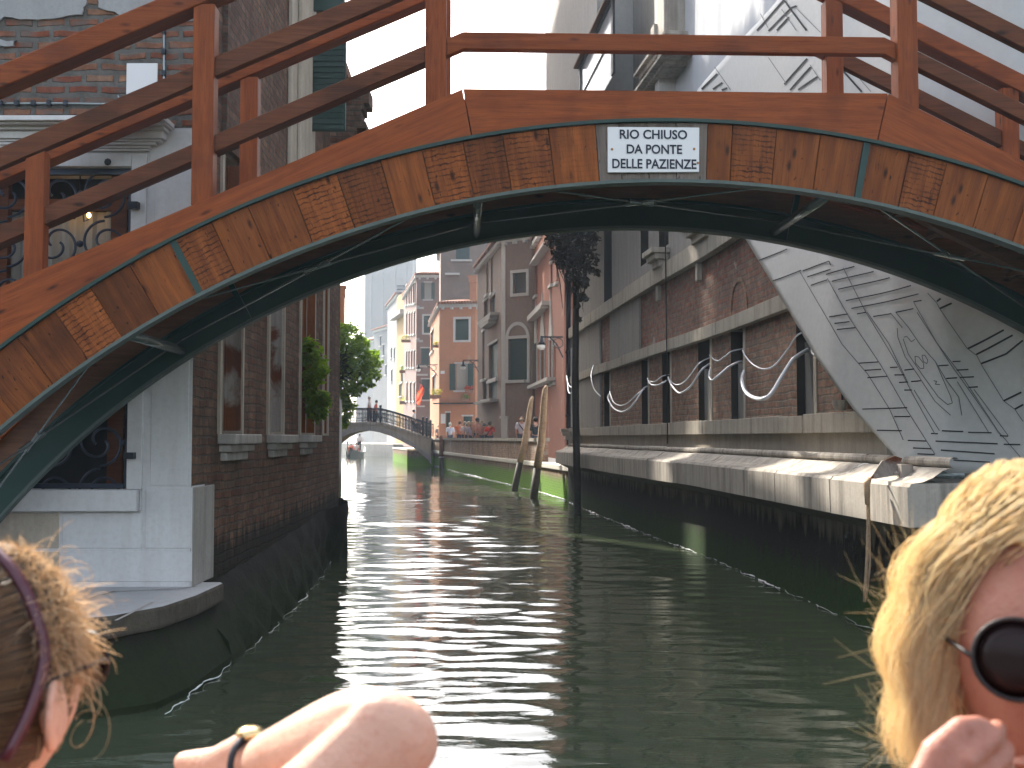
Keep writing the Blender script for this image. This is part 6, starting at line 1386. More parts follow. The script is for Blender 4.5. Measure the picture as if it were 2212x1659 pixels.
# ================================================================== PEOPLE
def skinned(verts, edges, radii, sub=1, root=0):
    me = bpy.data.meshes.new('tmp'); me.from_pydata([tuple(v) for v in verts], edges, [])
    o = bpy.data.objects.new('tmp', me); COL.objects.link(o)
    o.modifiers.new('s', 'SKIN'); lay = me.skin_vertices[0].data if me.skin_vertices else None
    if lay is None:
        bm = bmesh.new(); bm.from_mesh(me); bm.verts.layers.skin.verify(); bm.to_mesh(me); bm.free(); lay = me.skin_vertices[0].data
    for i, r in enumerate(radii):
        lay[i].radius = (r, r) if not hasattr(r, '__len__') else r; lay[i].use_root = (i == root)
    if sub:
        q = o.modifiers.new('b', 'SUBSURF'); q.levels = sub; q.render_levels = sub
    bpy.context.view_layer.update()
    m2 = bpy.data.meshes.new_from_object(o.evaluated_get(bpy.context.evaluated_depsgraph_get()))
    bpy.data.objects.remove(o); bpy.data.meshes.remove(me); return m2
def link_mesh(name, me, mat, parent, smooth=True):
    me.name = name; me.materials.clear(); me.materials.append(mat)
    me.polygons.foreach_set('use_smooth', [smooth] * len(me.polygons))
    o = bpy.data.objects.new(name, me); COL.objects.link(o)
    if parent is not None: put(o, parent)
    return o
cloths = {}
def cl(c):
    k = tuple(c)
    if k not in cloths: cloths[k] = m_cloth('cloth %d' % len(cloths), c, 0.1)
    return cloths[k]
def figure(label, loc, yaw, shirt, pants=(.05, .055, .08), hair=(.03, .02, .015), h=1.70, group=None, bald=False, longhair=False, hat=None, strap=False, backpack=False, stride=.1, armfwd=0.05, sleeve=.5, lean=0.0):
    k = h / 1.75; t = thing('person', label, 'person', loc, group, 0)
    Rz = Matrix.Rotation(yaw, 4, 'Z'); T = Matrix.Translation(Vector(loc))
    def J(x, y, z): return T @ Rz @ Vector((x * k, (y + lean * max(0, z - .9)) * k, z * k))
    s = stride
    V = [J(0, 0, .96), J(0, .0, 1.16), J(0, -.01, 1.38), J(0, .0, 1.50), J(0, .01, 1.57), J(0, .02, 1.66), J(0, .01, 1.735),
         J(-.185, 0, 1.425), J(-.235, -.02, 1.15), J(-.225, armfwd + .1, .92), J(-.215, armfwd + .15, .80),
         J(.185, 0, 1.425), J(.235, -.02, 1.15), J(.225, armfwd * .5 + .06, .92), J(.215, armfwd * .5 + .1, .80),
         J(-.095, 0, .90), J(-.10, s * .6, .50), J(-.10, s - .03, .09), J(-.11, s + .11, .035),
         J(.095, 0, .90), J(.10, -s * .3, .50), J(.10, -s - .06, .10), J(.11, -s + .07, .035)]
    E = [(0, 1), (1, 2), (2, 3), (3, 4), (4, 5), (5, 6), (2, 7), (7, 8), (8, 9), (9, 10), (2, 11), (11, 12), (12, 13), (13, 14), (0, 15), (15, 16), (16, 17), (17, 18), (0, 19), (19, 20), (20, 21), (21, 22)]
    rr = [.135, .12, .13, .055, .06, .088, .06, .06, .043, .033, .03, .06, .043, .033, .03, .085, .057, .04, .035, .085, .057, .04, .035]
    link_mesh('body', skinned(V, E, [q * k for q in rr]), M['skin_far'], t)
    e = .5 + sleeve * .5; sl_L = V[7].lerp(V[8], min(1, e * 1.2)); sl_R = V[11].lerp(V[12], min(1, e * 1.2))
    link_mesh('shirt', skinned([V[0], V[1], V[2], V[3] - Vector((0, 0, .03)), V[7], sl_L, V[11], sl_R], [(0, 1), (1, 2), (2, 3), (2, 4), (4, 5), (2, 6), (6, 7)], [q * k for q in (.16, .145, .155, .075, .082, .07, .082, .07)]), cl(shirt), t)
    link_mesh('trousers', skinned([V[0] - Vector((0, 0, .02)), V[15], V[16], V[17] + Vector((0, 0, .05)), V[19], V[20], V[21] + Vector((0, 0, .05))], [(0, 1), (1, 2), (2, 3), (0, 4), (4, 5), (5, 6)], [q * k for q in (.15, .10, .075, .06, .10, .075, .06)]), cl(pants), t)
    mb = MB()
    if not bald:
        c = J(0, -.015, 1.675); mb.ball(c, .105 * k, 12, sc=(1, 1.05, 1.05))
        if longhair: mb.tube([J(0, -.06, 1.68), J(0, -.10, 1.55), J(0, -.11, 1.38), J(0, -.09, 1.28)], [.09 * k, .10 * k, .085 * k, .03 * k], 10)
        mb.build('hair', m_plain('hair ' + label[:12], hair, .6), t, smooth=True)
    else:
        mb.ball(J(0, -.03, 1.61), .098 * k, 12, sc=(1, 1, .55)); mb.build('hair', m_plain('hair ' + label[:12], hair, .6), t, smooth=True)
    if hat:
        mb = MB(); mb.lathe([(.17 * k, 0), (.16 * k, .015), (.105 * k, .02), (.10 * k, .085 * k), (.06 * k, .11 * k)], J(0, 0, 1.70), 14); mb.build('hat', cl(hat), t, smooth=True)
    if strap:
        mb = MB(); pts = [J(.14, -.04, 1.47), J(.07, -.155, 1.36), J(-.06, -.165, 1.2), J(-.16, -.10, 1.02)] if strap == 1 else [J(-.14, -.04, 1.47), J(-.07, -.155, 1.36), J(.06, -.165, 1.2), J(.16, -.10, 1.02)]
        mb.tube(pts, .022, 6); mb.ball(J(-.2 if strap == 1 else .2, -.05, .95), .11, 10, sc=(.6, 1, 1.1)); mb.build('shoulder_bag', cl((.03, .03, .035)), t, smooth=True)
    if backpack:
        mb = MB(); mb.ball(J(.02, -.22, 1.22), .2, 12, sc=(.95, .55, 1.15)); mb.ball(J(.02, -.30, 1.12), .12, 10, sc=(1, .5, .9)); mb.tube([J(-.12, -.1, 1.42), J(-.13, .1, 1.38)], .02, 6); mb.build('backpack', cl((.02, .024, .02)), t, smooth=True)
    return t
G = 'tourists walking along the quay'
def on_quay(u, vhead, k):
    """place behind the parapet in this column; returns base and the height that puts the head top at this row"""
    Y = 37.5
    while Y < 76:
        for (a, b) in zip(pe, pe[1:]):
            if a[1] <= Y <= b[1]: xp = a[0] + (b[0] - a[0]) * (Y - a[1]) / (b[1] - a[1]) + .36
        if X(u, Y) > xp + .28: break
        Y += .1
    Y += (.2, .9, .4, 1.6, 1.2, .7)[k % 6]; p = at(u, vhead, Y); h = p.z - QZ
    if h > 1.84: Y *= 1.0; 
    return Vector((p.x, Y, QZ)), max(1.5, min(1.9, h))
quay_people = [
 ('tourist in a pale grey top and white sun hat, leftmost by the parapet', 948, 918, 1.58, 0.2, dict(shirt=(.30, .31, .36), hat=(.75, .73, .68))),
 ('tourist with grey hair in a light blue shirt seen from behind', 972.5, 914, 1.66, 0.0, dict(shirt=(.42, .48, .60), hair=(.35, .33, .3))),
 ('tourist in an orange sleeveless top with dark shoulder straps', 993.7, 910, 1.66, 0.1, dict(shirt=(.75, .22, .10), hair=(.10, .04, .02), sleeve=0.0)),
 ('tourist in a white shirt half hidden behind the orange top', 1004.5, 911, 1.74, -0.2, dict(shirt=(.72, .70, .70), hair=(.2, .15, .1))),
 ('tourist with fair hair in the middle of the group', 1012, 911.5, 1.72, 0.1, dict(shirt=(.5, .42, .45), hair=(.45, .33, .2))),
 ('woman with long fair hair and a lilac top', 1019.5, 912, 1.68, 0.0, dict(shirt=(.50, .45, .56), hair=(.36, .22, .12), longhair=True)),
 ('tall dark haired tourist in a salmon shirt at the back of the group', 1031, 903, 1.84, 0.1, dict(shirt=(.62, .3, .22), hair=(.02, .015, .012))),
 ('tourist in a yellow top with a big black backpack', 1033.5, 909, 1.66, -0.25, dict(shirt=(.70, .52, .25), backpack=True, hair=(.05, .03, .02))),
 ('tourist with a bare head of light hair beside the backpack', 1038.5, 909.5, 1.75, 0.2, dict(shirt=(.55, .25, .2), hair=(.4, .3, .2))),
 ('small dark haired tourist in a pink top beside the red shirt', 1045.5, 917, 1.55, 0.0, dict(shirt=(.62, .42, .42), hair=(.03, .02, .02))),
 ('tourist in a bright red shirt with a dark shoulder strap', 1058, 911, 1.66, 0.0, dict(shirt=(.70, .07, .05), hair=(.04, .025, .02), strap=1)),
 ('bald man in a pale lilac shirt with a dark strap across the back', 1127, 898.5, 1.76, -0.1, dict(shirt=(.66, .62, .70), bald=True, hair=(.45, .40, .36), strap=2)),
 ('person in dark clothes half hidden behind the mooring poles', 1157, 902, 1.74, 0.2, dict(shirt=(.03, .04, .045), hair=(.02, .018, .016))),
]
for k, (lab, u, vh, h, yaw, kw) in enumerate(quay_people): b_, h_ = on_quay(u, vh, k); figure(lab, b_, yaw, h=h_, group=G, **kw)
GB = 'people crossing the far bridge'
def on_bridge(u, vh, lab, yaw, dy=1.4, h=1.72, **kw):
    p = at(u, vh, BY + dy); figure(lab, (p.x, p.y, p.z - h), yaw, h=h, group=GB, **kw)
on_bridge(798, 857, 'person in a white shirt standing at the top of the far bridge', -PI / 2, shirt=(.72, .68, .64), hair=(.3, .26, .22))
on_bridge(810, 865, 'person in a red top leaning on the far bridge railing', -PI / 2, h=1.62, shirt=(.55, .10, .06), hair=(.03, .02, .015), lean=.15)
on_bridge(894.5, 885, 'dark haired person in a white shirt walking down the far bridge', -PI / 2, h=1.68, shirt=(.76, .72, .70), hair=(.02, .015, .012))
on_bridge(911, 912, 'person in dark clothes at the foot of the far bridge stairs', -PI / 2, h=1.6, shirt=(.06, .055, .06), hair=(.03, .02, .015))
# gondola coming out of the haze
GY = 104.0; gx = X(763, GY)
gd = thing('gondola', 'dark gondola with passengers beyond the far bridge', 'boat', (gx, GY, 0)); mb = MB(); st = []
for i in range(15):
    f = i / 14; y = GY - 3.2 + 9 * f; wdt = .72 * math.sin(PI * (0.06 + .88 * f)) ** .7; z1 = .48 + .9 * abs(f - .5) ** 3 * 4; xo = .12 * f
    st.append([(gx + xo - wdt, y, z1), (gx + xo - wdt * .6, y, -.1), (gx + xo + wdt * .6, y, -.1), (gx + xo + wdt, y, z1), (gx + xo + wdt * .8, y, z1 - .04), (gx + xo, y, .15), (gx + xo - wdt * .8, y, z1 - .04)])
vs = [p for r_ in st for p in r_]; fs = [(7 * i + j, 7 * i + (j + 1) % 7, 7 * i + 7 + (j + 1) % 7, 7 * i + 7 + j) for i in range(14) for j in range(7)]; mb.add(vs, fs + [tuple(range(7))[::-1], tuple(98 + q for q in range(7))])
mb.build('hull', m_plain('black gondola lacquer', (.012, .012, .014), .2, 0, .6), gd, smooth=False)
mb = MB(); mb.tube([(gx, GY - 3.1, .5), (gx, GY - 3.45, 1.0), (gx, GY - 3.4, 1.5), (gx, GY - 3.2, 1.6)], [.05, .06, .09, .03], 7); mb.build('prow_iron', M['steel_tube'], gd)
mb = MB(); mb.box((gx - .5, GY + .2, .3), (gx + .5, GY + .9, .72)); mb.box((gx - .5, GY + .91, .3), (gx + .5, GY + 1.05, 1.1)); mb.build('seat', cl((.5, .10, .06)), gd, bevel=.04)
mb = MB(); mb.tube([at(776, 950, GY + 3.8), at(770, 965, GY + 3.6), at(748, 990, GY + 1)], .04, 6); mb.build('oar', M['pole'], gd)
figure('gondolier in a white shirt standing at the stern of the gondola', (X(777, GY + 3.6), GY + 3.6, .45), PI, h=1.72, shirt=(.72, .70, .68), pants=(.02, .02, .025), armfwd=.3)
figure('gondola passenger in a red top sitting at the left', (gx - .22, GY + .2, -.35), PI, h=1.62, shirt=(.65, .16, .08), pants=(.3, .26, .2), hair=(.2, .12, .06))
figure('gondola passenger in a pale top sitting at the right', (gx + .3, GY + .25, -.3), PI, h=1.66, shirt=(.75, .68, .6), pants=(.1, .1, .14), hair=(.05, .03, .02))
# ---------------------------------------------------------------- the two women in the boat, close to the camera
def head_pts(sc=1.0, n=56, m=44):
    """face looks along +Y, ears along X; centre at eye height"""
    vs = []
    for i in range(m + 1):
        th = PI * i / m
        for j in range(n):
            ph = 2 * PI * j / n; d = Vector((math.sin(th) * math.cos(ph), math.sin(th) * math.sin(ph), math.cos(th)))
            x, y, z = d.x * .076, d.y * .097, d.z * .122
            if z < 0: q = -z / .122; x *= 1 - .30 * q ** 1.5; y *= 1 - (.22 * q if y < 0 else .04 * q)
            g = lambda a, b, c, s: math.exp(-((d.x - a) ** 2 + (d.z - b) ** 2) / (2 * s * s)) if d.y > 0 else 0
            y += .024 * g(0, -.30, 0, .11) + .012 * g(0, -.14, 0, .09) + .006 * g(0, .10, 0, .16) - .012 * (g(.38, .0, 0, .14) + g(-.38, .0, 0, .14)) + .009 * g(0, -.58, 0, .12) + .012 * g(0, -.86, 0, .2) + .007 * (g(.5, -.3, 0, .2) + g(-.5, -.3, 0, .2))
            if d.y < -.2: y -= .006
            vs.append(Vector((x, y, z)) * sc)
    fs = []
    for i in range(m):
        for j in range(n): fs.append((i * n + j, (i + 1) * n + j, (i + 1) * n + (j + 1) % n, i * n + (j + 1) % n))
    return vs, fs
def frame(C, f):
    f = Vector((f[0], f[1], 0)).normalized(); r = Vector((f.y, -f.x, 0)); m = Matrix.Identity(4)
    for i in range(3): m[i][0], m[i][1], m[i][2], m[i][3] = r[i], f[i], (0, 0, 1)[i], C[i]
    return m
def fuse(name, parts, mat, parent, voxel=.0045, smooth=2):
    bm = bmesh.new()
    for me in parts: bm.from_mesh(me)
    me = bpy.data.meshes.new(name); bm.to_mesh(me); bm.free(); o = bpy.data.objects.new(name, me); COL.objects.link(o)
    r_ = o.modifiers.new('r', 'REMESH'); r_.mode = 'VOXEL'; r_.voxel_size = voxel
    if smooth: q = o.modifiers.new('s', 'SMOOTH'); q.factor = .5; q.iterations = smooth
    bpy.context.view_layer.update(); m2 = bpy.data.meshes.new_from_object(o.evaluated_get(bpy.context.evaluated_depsgraph_get()))
    bpy.data.objects.remove(o); return link_mesh(name, m2, mat, parent)
def mesh_of(mb):
    me = bpy.data.meshes.new('t'); me.from_pydata(mb.v, [], mb.f); return me
def strands(mb, paths, w0, w1=.3):
    for P in paths:
        k = len(P); vs = []
        for i, p in enumerate(P):
            t = (P[min(i + 1, k - 1)] - P[max(i - 1, 0)])
            t = t.normalized() if t.length > 1e-9 else Vector((0, 0, 1)); a = t.orthogonal().normalized(); b = t.cross(a); w = w0 * (1 - (1 - w1) * i / (k - 1))
            for q in range(3): an = 2 * PI * q / 3; vs.append(p + (a * math.cos(an) + b * math.sin(an)) * w)
        fs = [(3 * i + q, 3 * i + (q + 1) % 3, 3 * i + 3 + (q + 1) % 3, 3 * i + 3 + q) for i in range(k - 1) for q in range(3)]; mb.add(vs, fs)
def hand(wrist, knuck_c, across, palm_n, curl, lens=(.070, .078, .074, .060), spread=.0205, r=.0080, thumb=1):
    """palm, four fingers bending towards palm_n, thumb at the first finger's side"""
    wrist, kc = Vector(wrist), Vector(knuck_c); d = (kc - wrist).normalized(); ac = Vector(across).normalized(); pn = Vector(palm_n).normalized(); mb = MB()
    for k in range(4):
        o = ac * ((k - 1.5) * spread); base = kc + o - pn * (.002 if k in (1, 2) else -.002); mb.tube([wrist + o * .75, (wrist + base) / 2 + o * .1 - pn * .004, base], [.017, .016, .0115], 8)
        p = base; dd = d.copy(); pts = [base - d * .01, base]; a = curl * (1 + .12 * k)
        ax = d.cross(pn).normalized()
        for seg, fr in enumerate((.45, .31, .24)):
            dd = Matrix.Rotation(a * (.75, 1.0, .7)[seg], 3, ax) @ dd; p = p + dd * lens[k] * fr * 1.15; pts.append(p.copy())
        mb.tube(pts, [r * 1.15, r * 1.25, r * .98, r * 1.02, r * .70], 9); mb.ball(base + pn * -.003, r * 1.22, 8)
    b = wrist.lerp(kc, .3) - ac * spread * 1.6; q = [b, b - ac * .02 + d * .025 + pn * .012, b - ac * .022 + d * .052 + pn * .024, b - ac * .010 + d * .072 + pn * .03]
    mb.tube(q, [.014, .0115, .0098, .0075], 9); return mesh_of(mb)
# ---- woman with the red headband, left; her right arm is raised with the elbow towards us
A1 = thing('person', 'brown haired woman with a dark red headband and raised bare arm, close at the left', 'person', (-.5, 1.05, .8))
C1 = Vector((-.490, 1.04, 1.575)); f1 = Vector((.32, .95, 0)); m1 = frame(C1, f1); q1 = lambda x, y, z: m1 @ Vector((x, y, z))
hv, hf = head_pts(); mb = MB(); mb.add([m1 @ p for p in hv], hf)
for sg_ in (1, -1):
    mb.ball(q1(.081 * sg_, .004, -.026), .03, 12, sc=(.28, .62, 1)) 
    hx = [q1(.079 * sg_ + .012 * sg_ * math.sin(t_), +.002 - .019 * math.sin(t_ * 1.0) , -.024 + .031 * math.cos(t_)) for t_ in np.linspace(-.5, PI, 10)]; mb.tube(hx, .0052, 7)
SH = Vector((-.33, 1.00, 1.33)); EL = at(893, 1560, .95); WR = at(545, 1662, 1.115); KN = at(395, 1712, 1.19)
V = [Vector((-.49, 1.03, .84)), Vector((-.49, 1.03, 1.05)), Vector((-.50, 1.02, 1.27)), Vector((-.505, 1.02, 1.38)), Vector((-.507, 1.035, 1.47)), SH, EL, WR, Vector((-.68, 1.06, 1.33)), Vector((-.74, 1.12, 1.06)), Vector((-.62, 1.33, .95)), Vector((-.56, 1.40, .93)),
     Vector((-.41, 1.03, .80)), Vector((-.36, 1.45, .82)), Vector((-.36, 1.48, .40)), Vector((-.57, 1.05, .80)), Vector((-.55, 1.48, .82)), Vector((-.55, 1.50, .40)), SH.lerp(EL, .5), EL.lerp(WR, .28)]
E = [(0, 1), (1, 2), (2, 3), (3, 4), (2, 5), (5, 18), (18, 6), (6, 19), (19, 7), (2, 8), (8, 9), (9, 10), (10, 11), (0, 12), (12, 13), (13, 14), (0, 15), (15, 16), (16, 17)]
rr = [.13, .115, .12, .056, .055, .062, .047, .029, .062, .043, .03, .03, .09, .062, .045, .09, .062, .045, .053, .052]
fuse('body', [mesh_of(mb), skinned(V, E, rr, 2), hand(WR, KN, Vector((-.10, .25, .95)), Vector((-.35, .75, -.35)), .55)], M['skin'], A1, .0042, 3)
link_mesh('top', skinned([V[0], V[1], V[2] - Vector((0, 0, .05)), V[2] + Vector((.1, 0, .03)), V[2] + Vector((-.1, 0, .03))], [(0, 1), (1, 2), (2, 3), (2, 4)], [.15, .135, .138, .05, .05], 2), cl((.10, .09, .16)), A1)
mb = MB(); d = (WR - EL).normalized(); c = WR - d * .012; a = d.orthogonal().normalized(); b = d.cross(a)
mb.tube([c + (a * math.cos(t_) + b * math.sin(t_)) * .0315 for t_ in np.linspace(0, 2 * PI, 25)], .006, 7, cap=False, squash=.6); o = mb.build('watch_strap', M['iron'], A1, smooth=True)
up_ = Vector((0, 0, 1)) - d * d.z; up_.normalize(); mb = MB(); pc = c + (up_ * .9 + a * .1).normalized() * .034
mb.ball(pc, .014, 14, sc=(1, 1, .5)); mb.build('watch_case', m_plain('gold watch', (.65, .5, .25), .22, .9, .5), A1, smooth=True)
# scalp, combed strands, fluff in front of the band, headband
hb = [q1(.0865 * math.sin(t_), -.016 - .010 * math.cos(t_) - .075 * max(0, .25 - math.cos(t_)) ** 1.2, .004 + .126 * math.cos(t_)) for t_ in np.linspace(-2.0, 2.0, 40)]
hairA = m_hair('brown backlit hair', (.10, .05, .022), (.30, .17, .08), .4)
cap = MB(); cp = []
for p in hv:
    s_ = 1.045; cp.append(m1 @ Vector((p.x * s_, p.y * s_ - .002, p.z * s_ + .001)))
keep = [f for f in hf if all((hv[i].y < .042 + .25 * max(0, hv[i].z) and hv[i].z > -.075 + .9 * max(0, hv[i].y + .0) ) for i in f)]
cap.add(cp, keep); cap.build('hair', m_plain('dark brown scalp hair', (.05, .028, .014), .55), A1, smooth=True)
back_, fl_ = MB(), MB(); ps = []
def ell(th, ph, s_=1.0): return Vector((.078 * math.sin(th) * math.cos(ph), .099 * math.sin(th) * math.sin(ph), .124 * math.cos(th))) * s_
tail = Vector((0, -.125, .0))
for _ in range(2600):
    th, ph = random.uniform(.05, 2.0), random.uniform(-PI - .3, .3)
    r0 = ell(th, ph, 1.04); 
    if r0.y > -.015: continue
    P = []; n = 8; L_ = random.uniform(.35, .9); lift = random.uniform(1.05, 1.13)
    for i in range(n):
        t_ = i / (n - 1) * L_; p = r0.lerp(tail, t_); e_ = math.sqrt((p.x / .078) ** 2 + (p.y / .099) ** 2 + (p.z / .124) ** 2); p = p / e_ * (lift + .06 * math.sin(t_ * 3)); P.append(m1 @ p)
    ps.append(P)
strands(back_, ps, .0007); back_.build('hair_strand', hairA, A1, smooth=True)
ps = []
for _ in range(2600):
    th, ph = random.uniform(.15, 1.62), random.uniform(-.15, 1.35); r0 = ell(th, ph, 1.02)
    if r0.x < .02 or r0.y < -.012: continue
    out = r0.normalized(); sw = Vector((random.gauss(0, .4), random.gauss(-.2, .5), random.gauss(-.35, .5))); L_ = random.uniform(.012, .036) * (1.25 if .9 < th < 1.4 else .75); P = []; cu_ = random.uniform(20, 60); ph0 = random.random() * 6
    for i in range(9):
        t_ = i / 8; P.append(m1 @ (r0 + out * (L_ * .42 * t_) + sw * (L_ * t_) * .8 + Vector((0, -.2, -.35)) * (L_ * t_ * t_) * .7 + Vector((math.sin(cu_ * t_ * L_ * 3 + ph0), math.cos(cu_ * t_ * L_ * 3 + ph0), 0)) * .004 * t_))
    ps.append(P)
for _ in range(46):
    th, ph = random.uniform(.5, 1.9), random.uniform(-.2, 1.2); r0 = ell(th, ph, 1.05)
    if r0.x < .03: continue
    out = r0.normalized(); L_ = random.uniform(.02, .07); P = []; sp = random.uniform(2.5, 5); ph0 = random.random() * 6; rad = random.uniform(.008, .02)
    for i in range(16):
        t_ = i / 15; P.append(m1 @ (r0 + out * (L_ * .5 * t_) + Vector((math.sin(sp * t_ + ph0) - math.sin(ph0), .4 * (math.cos(sp * t_ + ph0) - math.cos(ph0)), math.cos(sp * t_ + ph0) - math.cos(ph0) - t_)) * rad))
    ps.append(P)
strands(fl_, ps, .00055); fl_.build('hair_strand', m_hair('curls painted golden for backlight', (.55, .38, .21), (.85, .68, .46), .6), A1, smooth=True)  # same brown hair, with the backlight painted in as golden colour
mb = MB(); sec = []
for i, p in enumerate(hb):
    t_ = (hb[min(i + 1, 39)] - hb[max(i - 1, 0)]).normalized(); o_ = (p - C1); o_ = (o_ - t_ * o_.dot(t_)).normalized(); w_ = t_.cross(o_).normalized(); sec.append((p + o_ * .002 - w_ * .0052, p + o_ * .002 + w_ * .0052, p + o_ * .0065 + w_ * .0045, p + o_ * .0065 - w_ * .0045))
mb.strip(*[[s_[k] for s_ in sec] for k in range(4)]); mb.build('headband', m_plain('dark red satin band', (.055, .008, .018), .4, 0, .5, .2, 80), A1, smooth=True)
def glasses(mm, par, r, zz=.004, lens=(.012, .006, .006)):
    ln, rm = MB(), MB()
    for sg_ in (1, -1):
        c = Vector((.036 * sg_, .103, zz)); pts = []; n = 28
        yaw = sg_ * .22; ex = Vector((math.cos(yaw), -math.sin(yaw), 0)); ez = Vector((0, -.08, 1)).normalized(); en = Vector((math.sin(yaw), math.cos(yaw), 0))
        ringp = [c + ex * (r * math.cos(a_)) + ez * (r * .98 * math.sin(a_)) for a_ in np.linspace(0, 2 * PI, n + 1)[:-1]]
        vs = [mm @ (p - en * .0012) for p in ringp] + [mm @ (c + en * .0035)] + [mm @ (c + ex * (r * .6 * math.cos(a_)) + ez * (r * .6 * math.sin(a_)) + en * .0024) for a_ in np.linspace(0, 2 * PI, n + 1)[:-1]]
        ln.add(vs, [(i, (i + 1) % n, n + 1 + (i + 1) % n, n + 1 + i) for i in range(n)] + [(n + 1 + i, n + 1 + (i + 1) % n, n) for i in range(n)] + [tuple(range(n))[::-1]])
        rm.tube([mm @ p for p in ringp] + [mm @ ringp[0]], .0022, 7, cap=False)
        e_ = c + ex * (r * sg_); rm.tube([mm @ e_, mm @ (e_ + Vector((.006 * sg_, -.012, .004))), mm @ Vector((.082 * sg_, .03, zz + .006)), mm @ Vector((.083 * sg_, -.005, zz + .004)), mm @ Vector((.081 * sg_, -.03, zz - .012))], .0024, 7)
    rm.tube([mm @ Vector((.036 - r, .105, zz + .004)), mm @ Vector((0, .112, zz + .008)), mm @ Vector((-.036 + r, .105, zz + .004))], .0022, 7)
    t = rm.build('sunglasses', m_plain('dark glasses frame', (.012, .008, .008), .45, 0, .3), par, smooth=True); ln.build('lens', m_plain('dark brown lens', lens, .2, 0, .15), t, smooth=True)
glasses(m1, A1, .027)
# ---- blonde woman with round sunglasses, right; face turned to us, hand at her chin
A2 = thing('person', 'blonde woman with round dark sunglasses and hand at her chin, close at the right', 'person', (.48, 1.06, .8))
C2 = Vector((.492, 1.075, 1.605)); f2 = Vector((-.16, -.98, 0)); m2_ = frame(C2, f2); q2 = lambda x, y, z: m2_ @ Vector((x, y, z))
mb = MB(); mb.add([m2_ @ p for p in hv], hf)
mb.ball(q2(.026, .095, -.088), .012, 10, sc=(1.5, .8, .5)); mb.ball(q2(-.0, .098, -.079), .016, 10, sc=(1.3, .6, .45))
for sg_ in (1, -1): mb.ball(q2(.081 * sg_, -.01, -.022), .03, 12, sc=(.3, .6, 1))
V = [Vector((.50, 1.10, .84)), Vector((.50, 1.10, 1.05)), Vector((.495, 1.10, 1.29)), Vector((.495, 1.09, 1.40)), Vector((.492, 1.085, 1.50)), Vector((.31, 1.10, 1.34)), Vector((.27, 1.0, 1.14)), Vector((.355, .89, 1.385)), Vector((.68, 1.12, 1.34)), Vector((.74, 1.05, 1.08)), Vector((.62, .88, .98)),
     Vector((.42, 1.08, .80)), Vector((.40, .68, .82)), Vector((.40, .66, .40)), Vector((.58, 1.08, .80)), Vector((.58, .68, .82)), Vector((.58, .66, .40))]
E = [(0, 1), (1, 2), (2, 3), (3, 4), (2, 5), (5, 6), (6, 7), (2, 8), (8, 9), (9, 10), (0, 11), (11, 12), (12, 13), (0, 14), (14, 15), (15, 16)]
rr = [.135, .12, .125, .058, .056, .062, .044, .027, .062, .044, .03, .09, .06, .045, .09, .06, .045]
HW, HK = at(1985, 1800, .90), at(2118, 1712, .90)
V[7] = HW; fuse('body', [mesh_of(mb), skinned(V, E, rr, 2), hand(HW, HK, Vector((.42, .25, -.72)), Vector((.25, .85, -.1)), .62, r=.0084, spread=.0215)], m_skin('ruddy shade-darkened skin', (.33, .135, .09)), A2, .0042, 3)  # ruddy skin made darker, the shade on her face put into the colour
link_mesh('top', skinned([V[0], V[1], V[2], V[5], V[5].lerp(V[6], .5), V[8], V[8].lerp(V[9], .5)], [(0, 1), (1, 2), (2, 3), (3, 4), (2, 5), (5, 6)], [.155, .14, .145, .075, .062, .075, .062], 2), cl((.5, .46, .42)), A2)
glasses(m2_, A2, .0355, .002)
cap = MB(); cp = [m2_ @ Vector((p.x * 1.22, p.y * 1.12 - .012, p.z * 1.12 + .004)) for p in hv]
keep = [f for f in hf if all((hv[i].z > -.06 or hv[i].y < -.02) and hv[i].z > -.10 and (hv[i].y < .035 or hv[i].z > .085) for i in f)]
cap.add(cp, keep); o = cap.build('hair', m_hair('blonde under hair', (.70, .50, .26), (.82, .64, .38), .3), A2, smooth=True); sd_ = o.modifiers.new('t', 'SOLIDIFY'); sd_.thickness = .006
st_ = MB(); ps = []
for _ in range(7500):
    th = abs(random.gauss(0, .55)) + .02; ph = random.uniform(0, 2 * PI)
    if random.random() < .5: th = random.uniform(.3, 1.75); ph = random.choice((random.uniform(-.75, .75), PI + random.uniform(-.75, .75), random.uniform(PI, 2 * PI)))
    r0 = ell(th, ph, 1.05)
    if r0.y > .05 and r0.z < .07: continue
    a_ = math.atan2(r0.y + .02, r0.x)
    if math.sin(a_) > .55: a_ += (.9 if math.cos(a_) < 0 else -.9)
    side_ = Vector((math.cos(a_), min(.25, math.sin(a_)), 0)); zend = random.uniform(-.13, -.03); puff = random.uniform(.012, .048); P = []; n = 12; z0 = r0.z; w1_, w2_ = random.uniform(0, 6), random.uniform(0, 6); Lz = z0 - zend
    for i in range(n):
        t_ = i / (n - 1); z = z0 - Lz * (t_ ** 1.35); g_ = max(0.0, 1 - (z / .128) ** 2) ** .5 if z > 0 else 1.0 - .10 * (z / .13) ** 2
        R_ = Vector((side_.x * .078, side_.y * .10, 0)) * g_; e_ = side_ * (puff * (math.sin(min(1, t_ * 1.4) * PI / 2)) * (1 + .25 * math.sin(z * 60 + w1_)))
        base = Vector((r0.x, r0.y, 0)) * (1 - t_) ** 2 + R_ * (1 - (1 - t_) ** 2)
        up__ = Vector((0, 0, (puff * .7 + .012) * (1 - t_)))
        P.append(m2_ @ (base + e_ + up__ + Vector((.006 * math.sin(7 * t_ + w1_), .006 * math.sin(6 * t_ + w2_), z))))
    ps.append(P)
flick = []
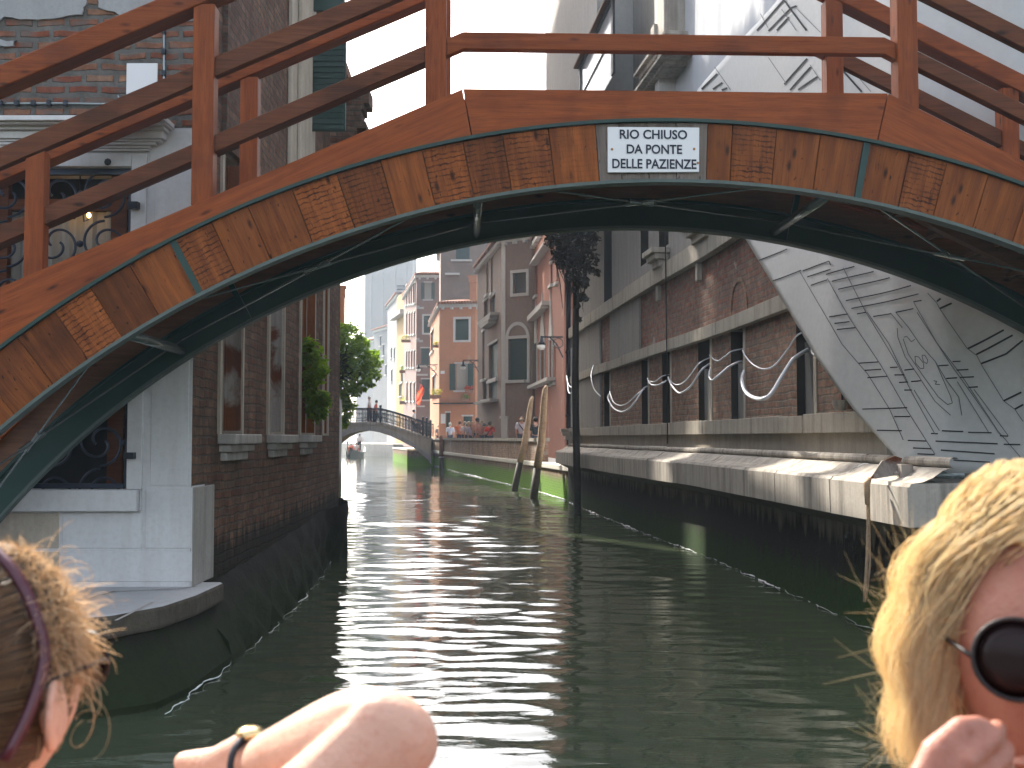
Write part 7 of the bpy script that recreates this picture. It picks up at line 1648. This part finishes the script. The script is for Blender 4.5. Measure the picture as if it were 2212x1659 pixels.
for _ in range(650):                                                # flicks and flyaways at the side
    sg_ = random.choice((-1, 1)); z = random.uniform(-.12, .10); y = random.uniform(-.08, .035); r0 = Vector((sg_ * random.uniform(.085, .115) * (1 - max(0, z) * 2.0), y, z)); P = []; L_ = random.uniform(.012, .034); d_ = Vector((sg_ * random.uniform(.3, 1), random.gauss(0, .4), random.uniform(-1.0, .35))).normalized(); cv = Vector((sg_ * random.gauss(.1, .4), random.gauss(0, .3), random.gauss(.4, .9)))
    for i in range(8): t_ = i / 7; P.append(m2_ @ (r0 + d_ * L_ * t_ + cv * L_ * t_ * t_ * 1.5))
    flick.append(P)
strands(st_, flick, .00022); strands(st_, ps, .0006); st_.build('hair_strand', m_hair('blonde backlit hair', (.80, .62, .36), (.96, .86, .62), .5), A2, smooth=True)
# the open boat the two women sit in, just below the frame
bo = thing('boat', 'varnished open wooden boat in which the two women sit', 'boat', (0, .6, 0)); mb = MB(); st = []
for i in range(13):
    f = i / 12; y = -2.6 + 4.9 * f; w_ = 1.15 * (math.sin(PI * (.12 + .80 * f)) ** .6); zt = .72 + .10 * abs(f - .4)
    st.append([(-w_, y, zt), (-w_ * .8, y, -.15), (0, y, -.25), (w_ * .8, y, -.15), (w_, y, zt), (w_ - .05, y, zt), (w_ * .74, y, .12), (0, y, .10), (-w_ * .74, y, .12), (-w_ + .05, y, zt)])
vs = [p for r_ in st for p in r_]; n_ = 10
mb.add(vs, [(n_ * i + j, n_ * i + (j + 1) % n_, n_ * i + n_ + (j + 1) % n_, n_ * i + n_ + j) for i in range(12) for j in range(n_)] + [tuple(range(n_))[::-1], tuple(12 * n_ + q for q in range(n_))]); mb.build('hull', M['wood'], bo)
for y in (1.0, -.3):
    mb = MB(); mb.box((-.95, y, .60), (.95, y + .34, .66)); mb.box((-.9, y + .05, .13), (-.82, y + .29, .599)); mb.box((.82, y + .05, .13), (.9, y + .29, .599)); mb.build('bench', M['wood'], bo, bevel=.01)
# ================================================================== HAZE
hz_ = MB(); hz_.box((-90, -25, -3.2), (90, 225, 47.5)); hzm = bpy.data.materials.new('pale canal haze'); hzm.use_nodes = True; t_ = hzm.node_tree; t_.nodes.clear()
pv_ = t_.nodes.new('ShaderNodeVolumePrincipled'); pv_.inputs['Color'].default_value = (.66, .83, 1.0, 1); pv_.inputs['Density'].default_value = 0.0009; pv_.inputs['Anisotropy'].default_value = 0.25
oo = t_.nodes.new('ShaderNodeOutputMaterial'); t_.links.new(pv_.outputs[0], oo.inputs['Volume'])
o = hz_.build('haze', hzm); tag(o, kind='stuff')
